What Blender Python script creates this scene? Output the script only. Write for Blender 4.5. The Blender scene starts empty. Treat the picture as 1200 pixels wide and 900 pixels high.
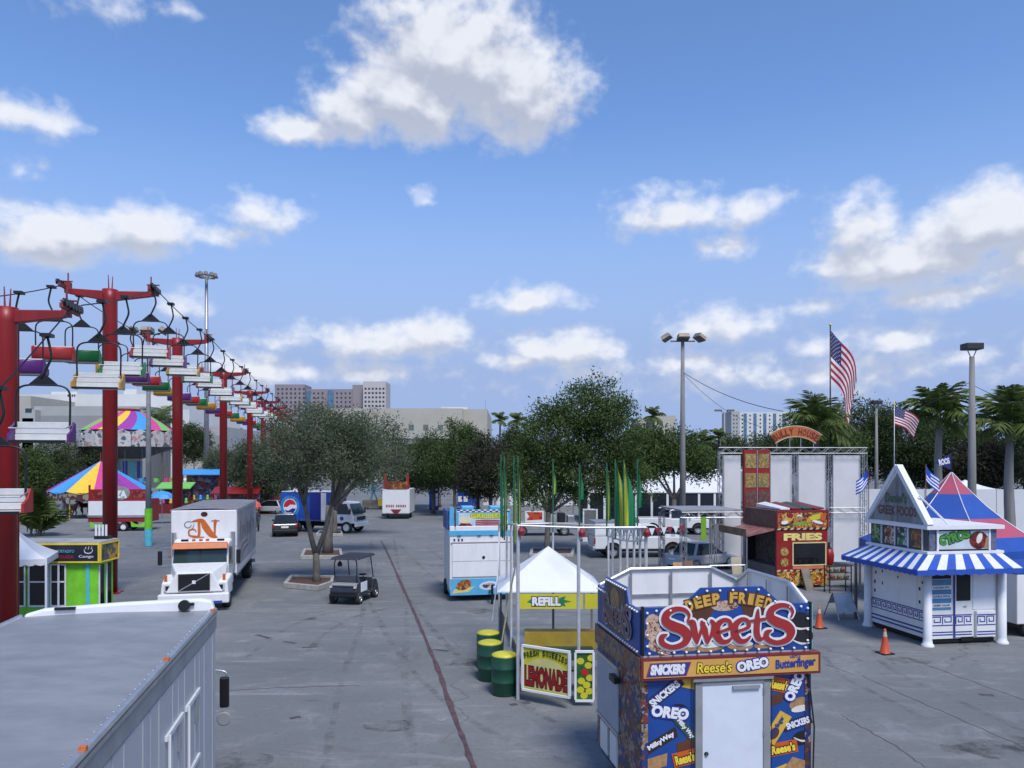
import bpy, math, random
import numpy as np
from mathutils import Vector, Matrix
R = math.radians
random.seed(11)
S = bpy.context.scene
COL = S.collection
# ------------------------------------------------------------------ camera
EYE, FPX, HOR = 5.5, 900.0, 543.0      # eye height, focal length and horizon row of the 1200x900 photograph
def gx(px, d): return (px - 600.0) / FPX * d
def gz(py, d): return EYE - (py - HOR) / FPX * d
def gd(py): return EYE * FPX / (py - HOR)
cd = bpy.data.cameras.new('camera'); cam = bpy.data.objects.new('camera', cd); COL.objects.link(cam)
cam.location = (0, 0, EYE); cam.rotation_euler = (R(90), 0, 0)
cd.sensor_width = 36; cd.lens = 27; cd.shift_y = 93 / 1200; cd.clip_start = .1; cd.clip_end = 6000
S.camera = cam
S.render.resolution_x, S.render.resolution_y = 1024, 768
# ------------------------------------------------------------------ light and sky
SUN_EL, SUN_AZ = R(56), R(158)           # azimuth clockwise from +Y: behind the camera, to the right
W = bpy.data.worlds.new('World'); S.world = W; W.use_nodes = True
nt = W.node_tree; nt.nodes.clear()
class NX:
    def __init__(s, nt): s.nt = nt
    def put(s, sock, v):
        if hasattr(v, 'is_linked') or hasattr(v, 'links'): s.nt.links.new(v, sock)
        else: sock.default_value = v
    def m(s, op, a, b=None, c=None, clamp=False):
        n = s.nt.nodes.new('ShaderNodeMath'); n.operation = op; n.use_clamp = clamp
        for i, v in enumerate((a, b, c)):
            if v is not None: s.put(n.inputs[i], v)
        return n.outputs[0]
    def ss(s, v, a, b, lo=0., hi=1.):
        n = s.nt.nodes.new('ShaderNodeMapRange'); n.interpolation_type = 'SMOOTHSTEP'
        for i, q in enumerate((v, a, b, lo, hi)): s.put(n.inputs[i], q)
        return n.outputs[0]
    def comb(s, x, y, z):
        n = s.nt.nodes.new('ShaderNodeCombineXYZ')
        for i, q in enumerate((x, y, z)): s.put(n.inputs[i], q)
        return n.outputs[0]
    def noise(s, vec, scale, detail=4, rough=.55, dist=0):
        n = s.nt.nodes.new('ShaderNodeTexNoise'); n.inputs['Scale'].default_value = scale
        n.inputs['Detail'].default_value = detail; n.inputs['Roughness'].default_value = rough; n.inputs['Distortion'].default_value = dist
        if vec is not None: s.nt.links.new(vec, n.inputs['Vector'])
        return n.outputs['Fac']
    def mix(s, f, a, b, bt='MIX'):
        n = s.nt.nodes.new('ShaderNodeMix'); n.data_type = 'RGBA'; n.blend_type = bt
        s.put(n.inputs[0], f)
        for k, q in ((6, a), (7, b)):
            if isinstance(q, (tuple, list)): q = (*q[:3], 1)
            s.put(n.inputs[k], q)
        return n.outputs[2]
g = NX(nt)
tc = nt.nodes.new('ShaderNodeTexCoord'); sep = nt.nodes.new('ShaderNodeSeparateXYZ')
nt.links.new(tc.outputs['Generated'], sep.inputs[0])
dx, dy, dz = sep.outputs
az0 = g.m('ARCTAN2', dx, dy); el = g.m('ARCSINE', dz)
# the cumulus field of the view goes on round the whole horizon (folded every 80 degrees)
az = g.m('SUBTRACT', g.m('PINGPONG', g.m('ADD', az0, R(40)), R(80)), R(40))
CLOUDS = [(530,72,150,92,1.35),(600,112,120,82,1.3),(478,120,118,70,1.3),(350,154,74,25,1.05),(420,134,76,46,1.2),(555,45,90,60,1.2),
 (95,276,175,44,1.1),(40,286,130,38,1.0),(175,270,95,40,1.0),(310,254,66,32,.68),(36,138,86,32,.78),(235,275,80,24,.6),
 (1160,264,150,64,1.3),(1060,310,150,52,1.2),(1010,270,70,54,1.05),(1240,300,140,80,1.2),(1120,345,180,26,.75),
 (790,252,110,36,.86),(878,246,56,34,.82),(850,290,60,18,.5),(622,353,70,26,1.0),(655,412,96,33,1.0),(605,424,56,20,.8),
 (440,402,130,34,.9),(515,396,70,34,.95),(345,402,66,22,.7),(300,436,80,34,.8),(420,438,150,22,.65),
 (850,384,90,38,.8),(900,440,460,44,.5),(960,408,66,24,.75),(1046,400,76,26,.75),(800,425,84,28,.72),(1130,420,90,24,.66),(700,440,90,20,.55),
 (214,360,46,24,.72),(216,14,34,17,.5),(502,236,28,19,.5),(22,200,36,22,.42),(120,10,70,26,.45),(950,360,60,16,.45)]
def vm(op, a, b=None, c=None):
    n = nt.nodes.new('ShaderNodeVectorMath'); n.operation = op
    for i, v in enumerate((a, b, c)):
        if v is not None: g.put(n.inputs[i], v)
    return n.outputs['Value'] if op == 'LENGTH' else n.outputs[0]
def field(az, el):
    P = g.comb(az, el, g.m('MULTIPLY', el, -1.)); best = None
    for cx, cy, rx, ry, st in CLOUDS:
        a0 = math.atan((cx - 600) / FPX); c = math.cos(a0)
        e0 = math.atan((HOR - cy) / FPX * c); ra = rx / FPX * c * c; rb = ry / FPX * c
        q = vm('MAXIMUM', vm('MULTIPLY_ADD', P, (1 / ra, 1 / rb, 1.3 / rb), (-a0 / ra, -e0 / rb, 1.3 * e0 / rb)), (-99., 0., 0.))
        q = g.m('MULTIPLY_ADD', vm('LENGTH', q), -st, st)
        best = q if best is None else g.m('MAXIMUM', best, q)
    return g.m('MAXIMUM', best, -.9)
def cvec(az, el): return g.comb(az, g.m('MULTIPLY', el, 1.3), g.m('MULTIPLY', az0, .15))
def nlow(v): return g.m('MULTIPLY', g.m('SUBTRACT', g.noise(v, 15., 3, .55), .5), 1.0)
v0 = cvec(az, el); el2 = g.m('ADD', el, .026); az2 = g.m('ADD', az, .006); v1 = cvec(az2, el2)
n0 = nlow(v0); b0 = g.m('ADD', field(az, el), n0); b1 = g.m('ADD', field(az2, el2), nlow(v1))
nh = g.m('MULTIPLY', g.m('SUBTRACT', g.noise(v0, 30., 8, .62, .15), .5), .85)
f0 = g.m('ADD', b0, nh)
dens = g.m('MULTIPLY', g.ss(f0, .0, .80), .93)
lit = g.ss(g.m('ADD', g.m('SUBTRACT', b0, b1), g.m('MULTIPLY', nh, .75)), -.20, .46)
thick = g.ss(b0, .1, .9)
lit = g.m('ADD', g.m('MULTIPLY', lit, .78), g.m('MULTIPLY', g.m('SUBTRACT', 1., thick), .30), clamp=True)
sky = nt.nodes.new('ShaderNodeTexSky'); sky.sky_type = 'NISHITA'; sky.sun_disc = False
sky.sun_elevation = SUN_EL; sky.sun_rotation = SUN_AZ; sky.air_density = 1.0; sky.dust_density = .15; sky.ozone_density = 3.0; sky.altitude = 0
CLO, CHI = (3.0, 3.25, 3.95), (5.9, 6.0, 6.3)
skyc = g.mix(1.0, sky.outputs[0], (.86, 1.0, 1.20), 'MULTIPLY')
skyc = g.mix(g.ss(el, .10, .44, 1., 0.), skyc, (2.15, 2.9, 4.7))      # pale haze towards the horizon, all the way round
cl = g.mix(lit, CLO, CHI)
out = g.mix(dens, skyc, cl)
bg = nt.nodes.new('ShaderNodeBackground'); nt.links.new(out, bg.inputs[0]); bg.inputs[1].default_value = .1
wo = nt.nodes.new('ShaderNodeOutputWorld'); nt.links.new(bg.outputs[0], wo.inputs[0])
sd = bpy.data.lights.new('sun', 'SUN'); sd.energy = 2.1; sd.angle = R(18); sd.color = (1, .96, .9)
sun = bpy.data.objects.new('sun', sd); COL.objects.link(sun); sun.location = (30, -60, 80)
sv = Vector((math.sin(SUN_AZ) * math.cos(SUN_EL), math.cos(SUN_AZ) * math.cos(SUN_EL), math.sin(SUN_EL)))
sun.rotation_euler = sv.to_track_quat('Z', 'Y').to_euler()
S.view_settings.view_transform = 'Standard'; S.view_settings.look = 'None'; S.view_settings.gamma = 1; S.view_settings.use_curve_mapping = False
S.view_settings.exposure = 0.72
S.cycles.max_bounces = 6; S.cycles.diffuse_bounces = 3; S.cycles.glossy_bounces = 3; S.cycles.transmission_bounces = 4
# ------------------------------------------------------------------ materials
def lin(r, g_, b): return tuple(((c / 255) / 12.92 if c / 255 < .04045 else ((c / 255 + .055) / 1.055) ** 2.4) for c in (r, g_, b))
MATS = {}
def mat(name, col, rough=.55, metal=0., var=.14, vs=2.5, bump=0., bs=30., dirt=.12, ds=1.2, alpha=None, coat=0., stretch=(1, 1, 1), dcol=(.10, .09, .08)):
    if name in MATS: return MATS[name]
    m = bpy.data.materials.new(name); m.use_nodes = True; t = m.node_tree; b = t.nodes['Principled BSDF']; h = NX(t)
    geo = t.nodes.new('ShaderNodeNewGeometry'); mp = t.nodes.new('ShaderNodeMapping'); t.links.new(geo.outputs['Position'], mp.inputs[0]); mp.inputs['Scale'].default_value = stretch
    P_ = mp.outputs[0]
    n1 = h.noise(P_, vs, 5, .6)
    c = h.mix(h.ss(n1, .3, .7), tuple(x * (1 - var) for x in col), tuple(min(.9, x * (1 + var * .6)) for x in col))
    if dirt:
        n2 = h.noise(P_, ds, 7, .68)
        c = h.mix(h.m('MULTIPLY', h.ss(n2, .5, .78), dirt * 2.2, clamp=True), c, dcol)
    t.links.new(c, b.inputs['Base Color'])
    n3 = h.noise(P_, vs * 2.3, 4, .6)
    t.links.new(h.m('ADD', rough - .08, h.m('MULTIPLY', n3, .16), clamp=True), b.inputs['Roughness'])
    b.inputs['Metallic'].default_value = metal
    if coat: b.inputs['Coat Weight'].default_value = coat
    if bump:
        bn = t.nodes.new('ShaderNodeBump'); bn.inputs['Strength'].default_value = bump; bn.inputs['Distance'].default_value = .02
        t.links.new(h.noise(P_, bs, 4, .6), bn.inputs['Height']); t.links.new(bn.outputs[0], b.inputs['Normal'])
    MATS[name] = m; return m
def paint(r, g_, b, rough=.45, k=1., **kw):
    return mat('paint_%d_%d_%d_%d' % (r, g_, b, int(rough * 100)), tuple(x * k for x in lin(r, g_, b)), rough, **kw)
WHITE = mat('white_paint', (.72, .72, .72), .4, var=.05, dirt=.10, ds=.9, stretch=(1.4, 1.4, .35), dcol=(.28, .26, .23))
WHITE2 = mat('white_vinyl', (.74, .75, .78), .5, var=.04, dirt=.05, dcol=(.35, .34, .32))
RED = mat('red_tower_paint', (.25, .008, .009), .42, var=.2, vs=1.5, dirt=.14, ds=.8, stretch=(1.5, 1.5, .25))
BLACK = mat('black_plastic', (.007, .007, .008), .45, var=.2, dirt=0)
DARK = mat('dark_interior', (.008, .009, .011), .7, var=.3, dirt=0)
RUB = mat('tyre_rubber', (.022, .022, .024), .85, bump=.2, dirt=.25, dcol=(.09, .085, .08))
STEEL = mat('galvanised_steel', (.42, .43, .45), .42, .75, var=.16, vs=5, dirt=.12)
ALU = mat('brushed_aluminium', (.55, .56, .58), .38, .85, var=.12, vs=4, dirt=.1)
GREYP = mat('grey_paint', (.28, .29, .3), .6, var=.14)
CONC = mat('concrete', (.36, .35, .33), .9, var=.2, vs=4, bump=.4, bs=22, dirt=.2, dcol=(.12, .11, .10))
POLEC = mat('pole_concrete', (.22, .215, .21), .85, var=.16, vs=3, bump=.2, dirt=.2, stretch=(2, 2, .3))
BARK = mat('bark', (.135, .122, .108), .95, var=.35, vs=9, bump=.8, bs=18, dirt=.2, stretch=(1, 1, .3))
BULB = mat('bulb_glass', (.85, .85, .82), .15, var=.02, dirt=0)
def glass(name, col=(.012, .015, .018), rough=.06):
    m = mat(name, col, rough, var=.3, vs=.8, dirt=.05); m.node_tree.nodes['Principled BSDF'].inputs['Specular IOR Level'].default_value = .5; return m
GLASS = glass('window_glass')
def leafmat(name, a, b, tr=.3):
    m = bpy.data.materials.new(name); m.use_nodes = True; t = m.node_tree; p = t.nodes['Principled BSDF']; h = NX(t)
    geo = t.nodes.new('ShaderNodeNewGeometry')
    f = h.m('ADD', h.m('MULTIPLY', h.ss(h.noise(geo.outputs['Position'], .9, 3), .35, .65), .5), h.m('MULTIPLY', h.ss(h.noise(geo.outputs['Position'], 9, 2), .3, .7), .5))
    c = h.mix(f, a, b); t.links.new(c, p.inputs['Base Color']); p.inputs['Roughness'].default_value = .6; p.inputs['Specular IOR Level'].default_value = .15
    tl = t.nodes.new('ShaderNodeBsdfTranslucent'); t.links.new(c, tl.inputs[0])
    mx = t.nodes.new('ShaderNodeMixShader'); mx.inputs[0].default_value = tr
    t.links.new(p.outputs[0], mx.inputs[1]); t.links.new(tl.outputs[0], mx.inputs[2])
    t.links.new(mx.outputs[0], t.nodes['Material Output'].inputs[0]); MATS[name] = m; return m
LEAF_OLIVE = leafmat('leaf_olive', (.062, .086, .046), (.175, .205, .118), .38)
LEAF_GREEN = leafmat('leaf_green', (.032, .064, .018), (.115, .165, .048))
LEAF_DARK = leafmat('leaf_dark', (.028, .050, .018), (.085, .115, .040))
LEAF_BROWN = leafmat('leaf_brownish', (.030, .034, .020), (.082, .080, .048))
LEAF_PALM = leafmat('leaf_palm', (.045, .080, .020), (.16, .205, .065))
def mgraphic(name, cols, scale=3., rough=.45):
    """busy printed vinyl graphic: cells of several flat print colours"""
    m = bpy.data.materials.new(name); m.use_nodes = True; t = m.node_tree; b = t.nodes['Principled BSDF']; h = NX(t)
    geo = t.nodes.new('ShaderNodeTexCoord'); nz = t.nodes.new('ShaderNodeTexNoise'); nz.inputs['Scale'].default_value = scale * .8; t.links.new(geo.outputs['Object'], nz.inputs['Vector'])
    add = t.nodes.new('ShaderNodeVectorMath'); add.operation = 'MULTIPLY_ADD'; t.links.new(nz.outputs['Color'], add.inputs[0]); add.inputs[1].default_value = (.5, .5, .5); t.links.new(geo.outputs['Object'], add.inputs[2])
    vo = t.nodes.new('ShaderNodeTexVoronoi'); vo.inputs['Scale'].default_value = scale; t.links.new(add.outputs[0], vo.inputs['Vector'])
    sx = t.nodes.new('ShaderNodeSeparateColor'); t.links.new(vo.outputs['Color'], sx.inputs[0])
    rp = t.nodes.new('ShaderNodeValToRGB'); rp.color_ramp.interpolation = 'CONSTANT'
    el_ = rp.color_ramp.elements; el_[0].position = 0; el_[0].color = (*cols[0], 1)
    for i, c in enumerate(cols[1:]):
        if i == 0: e = el_[1]; e.position = 1 / len(cols)
        else: e = el_.new((i + 1) / len(cols))
        e.color = (*c, 1)
    t.links.new(sx.outputs[0], rp.inputs[0])
    c = h.mix(h.ss(h.noise(geo.outputs['Object'], scale * 4, 4), .35, .7), rp.outputs[0], (.3, .25, .2), 'MULTIPLY')
    t.links.new(h.mix(.55, c, rp.outputs[0]), b.inputs['Base Color']); b.inputs['Roughness'].default_value = rough; MATS[name] = m; return m
# ------------------------------------------------------------------ mesh helpers
class Fr:
    """flat frame: origin, right and up vectors; n points out of the face"""
    def __init__(s, o, r=(1, 0, 0), u=(0, 0, 1)):
        s.o = Vector(o); s.r = Vector(r).normalized(); s.u = Vector(u).normalized(); s.n = s.r.cross(s.u).normalized()
    def p(s, x, y, z=0.): return s.o + s.r * x + s.u * y + s.n * z
    def sub(s, x, y, a=0., z=0.):
        c, q = math.cos(R(a)), math.sin(R(a)); return Fr(s.p(x, y, z), s.r * c + s.u * q, s.u * c - s.r * q)
class MB:
    def __init__(s): s.v = []; s.f = []; s.m = []
    def add(s, vs, fs, mi=0):
        k = len(s.v); s.v += [tuple(v) for v in vs]; s.f += [tuple(i + k for i in f) for f in fs]; s.m += [mi] * len(fs); return s
    def bx(s, x0, x1, y0, y1, z0, z1, mi=0):
        v = [(x, y, z) for z in (z0, z1) for y in (y0, y1) for x in (x0, x1)]
        return s.add(v, [(0, 2, 3, 1), (4, 5, 7, 6), (0, 1, 5, 4), (2, 6, 7, 3), (0, 4, 6, 2), (1, 3, 7, 5)], mi)
    def hexa(s, v, mi=0):   # 8 points, bottom 4 ccw then top 4 ccw
        return s.add(v, [(3, 2, 1, 0), (4, 5, 6, 7), (0, 1, 5, 4), (1, 2, 6, 5), (2, 3, 7, 6), (3, 0, 4, 7)], mi)
    def fb(s, fr, x0, x1, y0, y1, z0, z1, mi=0):
        return s.hexa([fr.p(x0, y0, z0), fr.p(x1, y0, z0), fr.p(x1, y1, z0), fr.p(x0, y1, z0), fr.p(x0, y0, z1), fr.p(x1, y0, z1), fr.p(x1, y1, z1), fr.p(x0, y1, z1)], mi)
    def prism(s, fr, pts, z0, z1, mi=0):
        n = len(pts); v = [fr.p(x, y, z0) for x, y in pts] + [fr.p(x, y, z1) for x, y in pts]
        return s.add(v, [tuple(range(n))[::-1], tuple(range(n, 2 * n))] + [(i, (i + 1) % n, n + (i + 1) % n, n + i) for i in range(n)], mi)
    def quad(s, a, b, c, d, mi=0): return s.add([a, b, c, d], [(0, 1, 2, 3)], mi)
    def tri(s, a, b, c, mi=0): return s.add([a, b, c], [(0, 1, 2)], mi)
    def tube(s, pts, r, n=8, mi=0, cap=True):
        pts = [Vector(p) for p in pts]; rs = r if isinstance(r, (list, tuple)) else [r] * len(pts); k = len(s.v); prev = None
        for i, p in enumerate(pts):
            t = (pts[min(i + 1, len(pts) - 1)] - pts[max(i - 1, 0)]).normalized()
            a = prev - t * prev.dot(t) if prev is not None else t.cross(Vector((0, 0, 1)) if abs(t.z) < .9 else Vector((1, 0, 0)))
            a = a.normalized(); prev = a; b = t.cross(a)
            for j in range(n):
                w = 2 * math.pi * j / n; s.v.append(tuple(p + (a * math.cos(w) + b * math.sin(w)) * rs[i]))
        for i in range(len(pts) - 1):
            for j in range(n):
                q = k + i * n; s.f.append((q + j, q + (j + 1) % n, q + n + (j + 1) % n, q + n + j)); s.m.append(mi)
        if cap:
            s.f.append(tuple(k + j for j in range(n))[::-1]); s.f.append(tuple(k + (len(pts) - 1) * n + j for j in range(n))); s.m += [mi, mi]
        return s
    def cyl(s, a, b, r0, r1=None, n=12, mi=0): return s.tube([a, b], [r0, r0 if r1 is None else r1], n, mi)
    def lathe(s, prof, n=16, c=(0, 0, 0), mi=None, axis='z'):
        k = len(s.v)
        for r, z in prof:
            for j in range(n):
                w = 2 * math.pi * j / n; p = (r * math.cos(w), r * math.sin(w), z)
                if axis == 'x': p = (p[2], p[0], p[1])
                if axis == 'y': p = (p[0], p[2], p[1])
                s.v.append((p[0] + c[0], p[1] + c[1], p[2] + c[2]))
        for i in range(len(prof) - 1):
            for j in range(n):
                q = k + i * n; s.f.append((q + j, q + (j + 1) % n, q + n + (j + 1) % n, q + n + j)); s.m.append((mi(i, j) if callable(mi) else (mi or 0)))
        return s
    def grid(s, fn, nu, nv, mi=0):
        k = len(s.v)
        for i in range(nu + 1):
            for j in range(nv + 1): s.v.append(tuple(fn(i / nu, j / nv)))
        for i in range(nu):
            for j in range(nv):
                a = k + i * (nv + 1) + j; s.f.append((a, a + nv + 1, a + nv + 2, a + 1)); s.m.append(mi(i / nu, j / nv) if callable(mi) else mi)
        return s
    def build(s, name, mats, parent=None, smooth=False, bevel=0., solid=0.):
        me = bpy.data.meshes.new(name); me.from_pydata(s.v, [], s.f)
        for m in (mats if isinstance(mats, (list, tuple)) else [mats]): me.materials.append(m)
        if any(s.m): me.polygons.foreach_set('material_index', s.m)
        if smooth: me.polygons.foreach_set('use_smooth', [True] * len(me.polygons))
        me.update(); o = bpy.data.objects.new(name, me); COL.objects.link(o)
        if parent: o.parent = parent
        if solid:
            q = o.modifiers.new('solid', 'SOLIDIFY'); q.thickness = solid; q.offset = 0
        if bevel:
            q = o.modifiers.new('bevel', 'BEVEL'); q.width = bevel; q.segments = 2; q.limit_method = 'ANGLE'; q.angle_limit = R(35)
        return o
def thing(name, label, cat, loc=(0, 0, 0), rz=0., group=None):
    o = bpy.data.objects.new(name, None); COL.objects.link(o); o.empty_display_size = .3
    o.location = loc; o.rotation_euler = (0, 0, R(rz)); o['label'] = label; o['category'] = cat
    if group: o['group'] = group
    return o
def tag(o, label, cat, group=None, kind=None):
    if label: o['label'] = label
    if cat: o['category'] = cat
    if group: o['group'] = group
    if kind: o['kind'] = kind
    return o
KIDS = {}
def copy_tree(o, loc=None, rz=None, label=None, scale=None):
    c = o.copy(); COL.objects.link(c)
    for ch in o.children:
        d = ch.copy(); COL.objects.link(d); d.parent = c
        for e in ch.children:
            h = e.copy(); COL.objects.link(h); h.parent = d
    if loc is not None: c.location = loc
    if rz is not None: c.rotation_euler = (0, 0, R(rz))
    if label: c['label'] = label
    if scale is not None: c.scale = (scale,) * 3 if isinstance(scale, (int, float)) else scale
    return c
def share(o, parent, loc=(0, 0, 0), rot=(0, 0, 0), scale=(1, 1, 1)):
    c = o.copy(); COL.objects.link(c); c.parent = parent; c.location = loc; c.rotation_euler = rot; c.scale = scale; return c
ZC = [0.]
def txt(parent, name, s, fr, x, y, w, h, m, z=.006, bold=0., shear=0., thick=.003, space=1., fitw=None):
    """lettering fitted into the box (x, y, w, h) of a frame; bold grows the strokes (fraction of the size)"""
    cu = bpy.data.curves.new('t', 'FONT'); cu.body = s; cu.size = 1; cu.offset = 0; cu.shear = shear; cu.space_character = space; cu.resolution_u = 3
    o = bpy.data.objects.new('t', cu); me0 = bpy.data.meshes.new_from_object(o)
    co = np.zeros(len(me0.vertices) * 3); me0.vertices.foreach_get('co', co); co = co.reshape(-1, 3); mn, mx = co.min(0), co.max(0)
    if bold:
        cu.offset = bold; bpy.data.meshes.remove(me0); me0 = bpy.data.meshes.new_from_object(o)
        co = np.zeros(len(me0.vertices) * 3); me0.vertices.foreach_get('co', co); co = co.reshape(-1, 3)
    k = np.array([w / (mx[0] - mn[0]), h / (mx[1] - mn[1])])
    ZC[0] = (ZC[0] + .0006) % .003
    mb = MB(); n = len(co); xy = (co[:, :2] - mn[:2]) * k + np.array([x, y])
    mb.v = [tuple(fr.p(a, b, z + thick + ZC[0])) for a, b in xy]
    for p in me0.polygons: mb.f.append(tuple(p.vertices)); mb.m.append(0)
    bpy.data.objects.remove(o); bpy.data.curves.remove(cu); bpy.data.meshes.remove(me0)
    return mb.build(name, m, parent)
def smooth_path(pts, n=6):
    P = [Vector((*p, 0)[:3]) for p in pts]; out = []
    for i in range(len(P) - 1):
        a, b, c, d = P[max(i - 1, 0)], P[i], P[i + 1], P[min(i + 2, len(P) - 1)]
        for k in range(n):
            t = k / n; out.append(.5 * ((2 * b) + (c - a) * t + (2 * a - 5 * b + 4 * c - d) * t * t + (3 * b - a - 3 * c + d) * t ** 3))
    return out + [P[-1]]
def stroke(mb, fr, pts, ws, z, n=7, grow=0., mi=0):
    """brush stroke: a ribbon of changing width with round ends"""
    P = smooth_path(pts, n); m = len(P); W_ = []
    for i in range(m):
        t = i / (m - 1) * (len(ws) - 1); a = int(min(t, len(ws) - 2)); W_.append(ws[a] + (ws[a + 1] - ws[a]) * (t - a) + 2 * grow)
    L, Q = [], []
    for i, p in enumerate(P):
        t = (P[min(i + 1, m - 1)] - P[max(i - 1, 0)]).normalized(); q = Vector((-t.y, t.x, 0)) * W_[i] / 2
        L.append(p + q); Q.append(p - q)
    k = len(mb.v)
    for i in range(m): mb.v += [tuple(fr.p(L[i].x, L[i].y, z)), tuple(fr.p(Q[i].x, Q[i].y, z))]
    for i in range(m - 1):
        a = k + 2 * i; mb.f.append((a + 1, a + 3, a + 2, a)); mb.m.append(mi)
    for e, sg in ((0, -1), (m - 1, 1)):
        p = P[e]; t = (P[min(e + 1, m - 1)] - P[max(e - 1, 0)]).normalized() * sg; q = Vector((-t.y, t.x, 0)); r = W_[e] / 2
        ids = []
        for j in range(7):
            w = math.pi * j / 6 - math.pi / 2; v = p + t * r * math.cos(w) + q * r * math.sin(w); ids.append(len(mb.v)); mb.v.append(tuple(fr.p(v.x, v.y, z)))
        mb.f.append(tuple(ids)); mb.m.append(mi)
def ell(cx, cy, rx, ry, n=18, a=0.):
    c, s_ = math.cos(R(a)), math.sin(R(a))
    return [(cx + rx * math.cos(t) * c - ry * math.sin(t) * s_, cy + rx * math.cos(t) * s_ + ry * math.sin(t) * c) for t in [2 * math.pi * i / n for i in range(n)]]
def rrect(cx, cy, w, h, a=0., sk=0.):
    c, s_ = math.cos(R(a)), math.sin(R(a)); return [(cx + x * c - y * s_, cy + x * s_ + y * c) for x, y in ((-w / 2 - sk, -h / 2), (w / 2 - sk, -h / 2), (w / 2 + sk, h / 2), (-w / 2 + sk, h / 2))]
FRONT = lambda o=(0, 0, 0): Fr(o, (1, 0, 0), (0, 0, 1))
LEFTF = lambda o: Fr(o, (0, -1, 0), (0, 0, 1))
RIGHTF = lambda o: Fr(o, (0, 1, 0), (0, 0, 1))
BACKF = lambda o: Fr(o, (-1, 0, 0), (0, 0, 1))
def wheel(parent, c, r, w, axis='x', rimm=None, name='wheel'):
    t = MB().lathe([(r * .62, -w * .5), (r * .9, -w * .5), (r, -w * .36), (r, w * .36), (r * .9, w * .5), (r * .62, w * .5), (r * .55, w * .2), (r * .55, -w * .2), (r * .62, -w * .5)], 20, c, axis=axis)
    o = t.build(name, RUB, parent, smooth=True)
    MB().lathe([(0, -w * .3), (r * .3, -w * .42), (r * .36, -w * .28), (r * .56, -w * .3), (r * .64, -w * .47), (r * .64, w * .47), (r * .56, w * .3), (r * .36, w * .28), (r * .3, w * .42), (0, w * .3)], 16, c, axis=axis).build('rim', rimm or ALU, o)
    return o
U = Vector((-.206, .979, 0)).normalized()     # along the midway
STREET = math.degrees(math.atan2(-U.x, U.y))   # heading of the midway, degrees left of +Y
# ------------------------------------------------------------------ ground
def gp(px, py): d = gd(py); return (gx(px, d), d)
def ground_mat():
    m = bpy.data.materials.new('asphalt'); m.use_nodes = True; t = m.node_tree; b = t.nodes['Principled BSDF']; h = NX(t)
    geo = t.nodes.new('ShaderNodeNewGeometry'); P_ = geo.outputs['Position']
    big = h.noise(P_, .10, 6, .6); mid = h.noise(P_, .8, 7, .7, .6); fine = h.noise(P_, 35, 3, .7)
    c = h.mix(h.ss(big, .32, .68), (.150, .158, .162), (.205, .212, .215))
    c = h.mix(h.m('MULTIPLY', h.ss(mid, .50, .72), .55), c, (.29, .29, .295))
    c = h.mix(h.m('MULTIPLY', h.ss(h.noise(P_, .45, 8, .75, 1.2), .56, .74), .55), c, (.10, .103, .11))
    mp = t.nodes.new('ShaderNodeMapping'); t.links.new(P_, mp.inputs[0]); mp.inputs['Scale'].default_value = (.35, 1.6, 1); mp.inputs['Rotation'].default_value = (0, 0, R(-9))
    st = h.noise(mp.outputs[0], .9, 6, .7, .4)
    c = h.mix(h.m('MULTIPLY', h.ss(st, .54, .70), .6), c, (.32, .32, .325))
    c = h.mix(h.m('MULTIPLY', h.ss(h.noise(mp.outputs[0], 2.3, 5, .6), .64, .74), .6), c, (.07, .07, .073))
    vo = t.nodes.new('ShaderNodeTexVoronoi'); vo.feature = 'DISTANCE_TO_EDGE'; vo.inputs['Scale'].default_value = .13
    wv = t.nodes.new('ShaderNodeVectorMath'); wv.operation = 'MULTIPLY_ADD'
    nzc = t.nodes.new('ShaderNodeTexNoise'); nzc.inputs['Scale'].default_value = .7; t.links.new(P_, nzc.inputs['Vector'])
    t.links.new(nzc.outputs['Color'], wv.inputs[0]); wv.inputs[1].default_value = (1.6, 1.6, 0); t.links.new(P_, wv.inputs[2]); t.links.new(wv.outputs[0], vo.inputs['Vector'])
    ck = h.ss(vo.outputs['Distance'], .0, .006, 1., 0.)
    c = h.mix(h.m('MULTIPLY', h.m('MULTIPLY', ck, h.ss(big, .45, .6)), .5), c, (.05, .05, .052))
    c = h.mix(h.m('MULTIPLY', h.ss(h.noise(mp.outputs[0], .35, 7, .7, 1.5), .52, .66), .5), c, (.125, .130, .138))
    c = h.mix(h.m('MULTIPLY', h.ss(h.noise(mp.outputs[0], 5.5, 4, .7), .60, .74), .5), c, (.30, .305, .31))
    c = h.mix(h.m('MULTIPLY', h.ss(h.noise(P_, 7, 6, .75), .5, .66), .38), c, (.115, .118, .124))
    c = h.mix(h.m('MULTIPLY', h.ss(h.noise(P_, 11, 5, .75), .56, .7), .4), c, (.30, .30, .30))
    c = h.mix(h.m('MULTIPLY', fine, .35), c, h.mix(.5, c, (.04, .04, .04)))
    t.links.new(c, b.inputs['Base Color']); b.inputs['Roughness'].default_value = .88; b.inputs['Specular IOR Level'].default_value = .3
    bn = t.nodes.new('ShaderNodeBump'); bn.inputs['Strength'].default_value = .25; bn.inputs['Distance'].default_value = .01
    t.links.new(h.noise(P_, 60, 3, .7), bn.inputs['Height']); t.links.new(bn.outputs[0], b.inputs['Normal'])
    return m
ground = MB().quad((-2500, -200, 0), (2500, -200, 0), (2500, 3500, 0), (-2500, 3500, 0)).build('ground', ground_mat()); ground['kind'] = 'structure'
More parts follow.
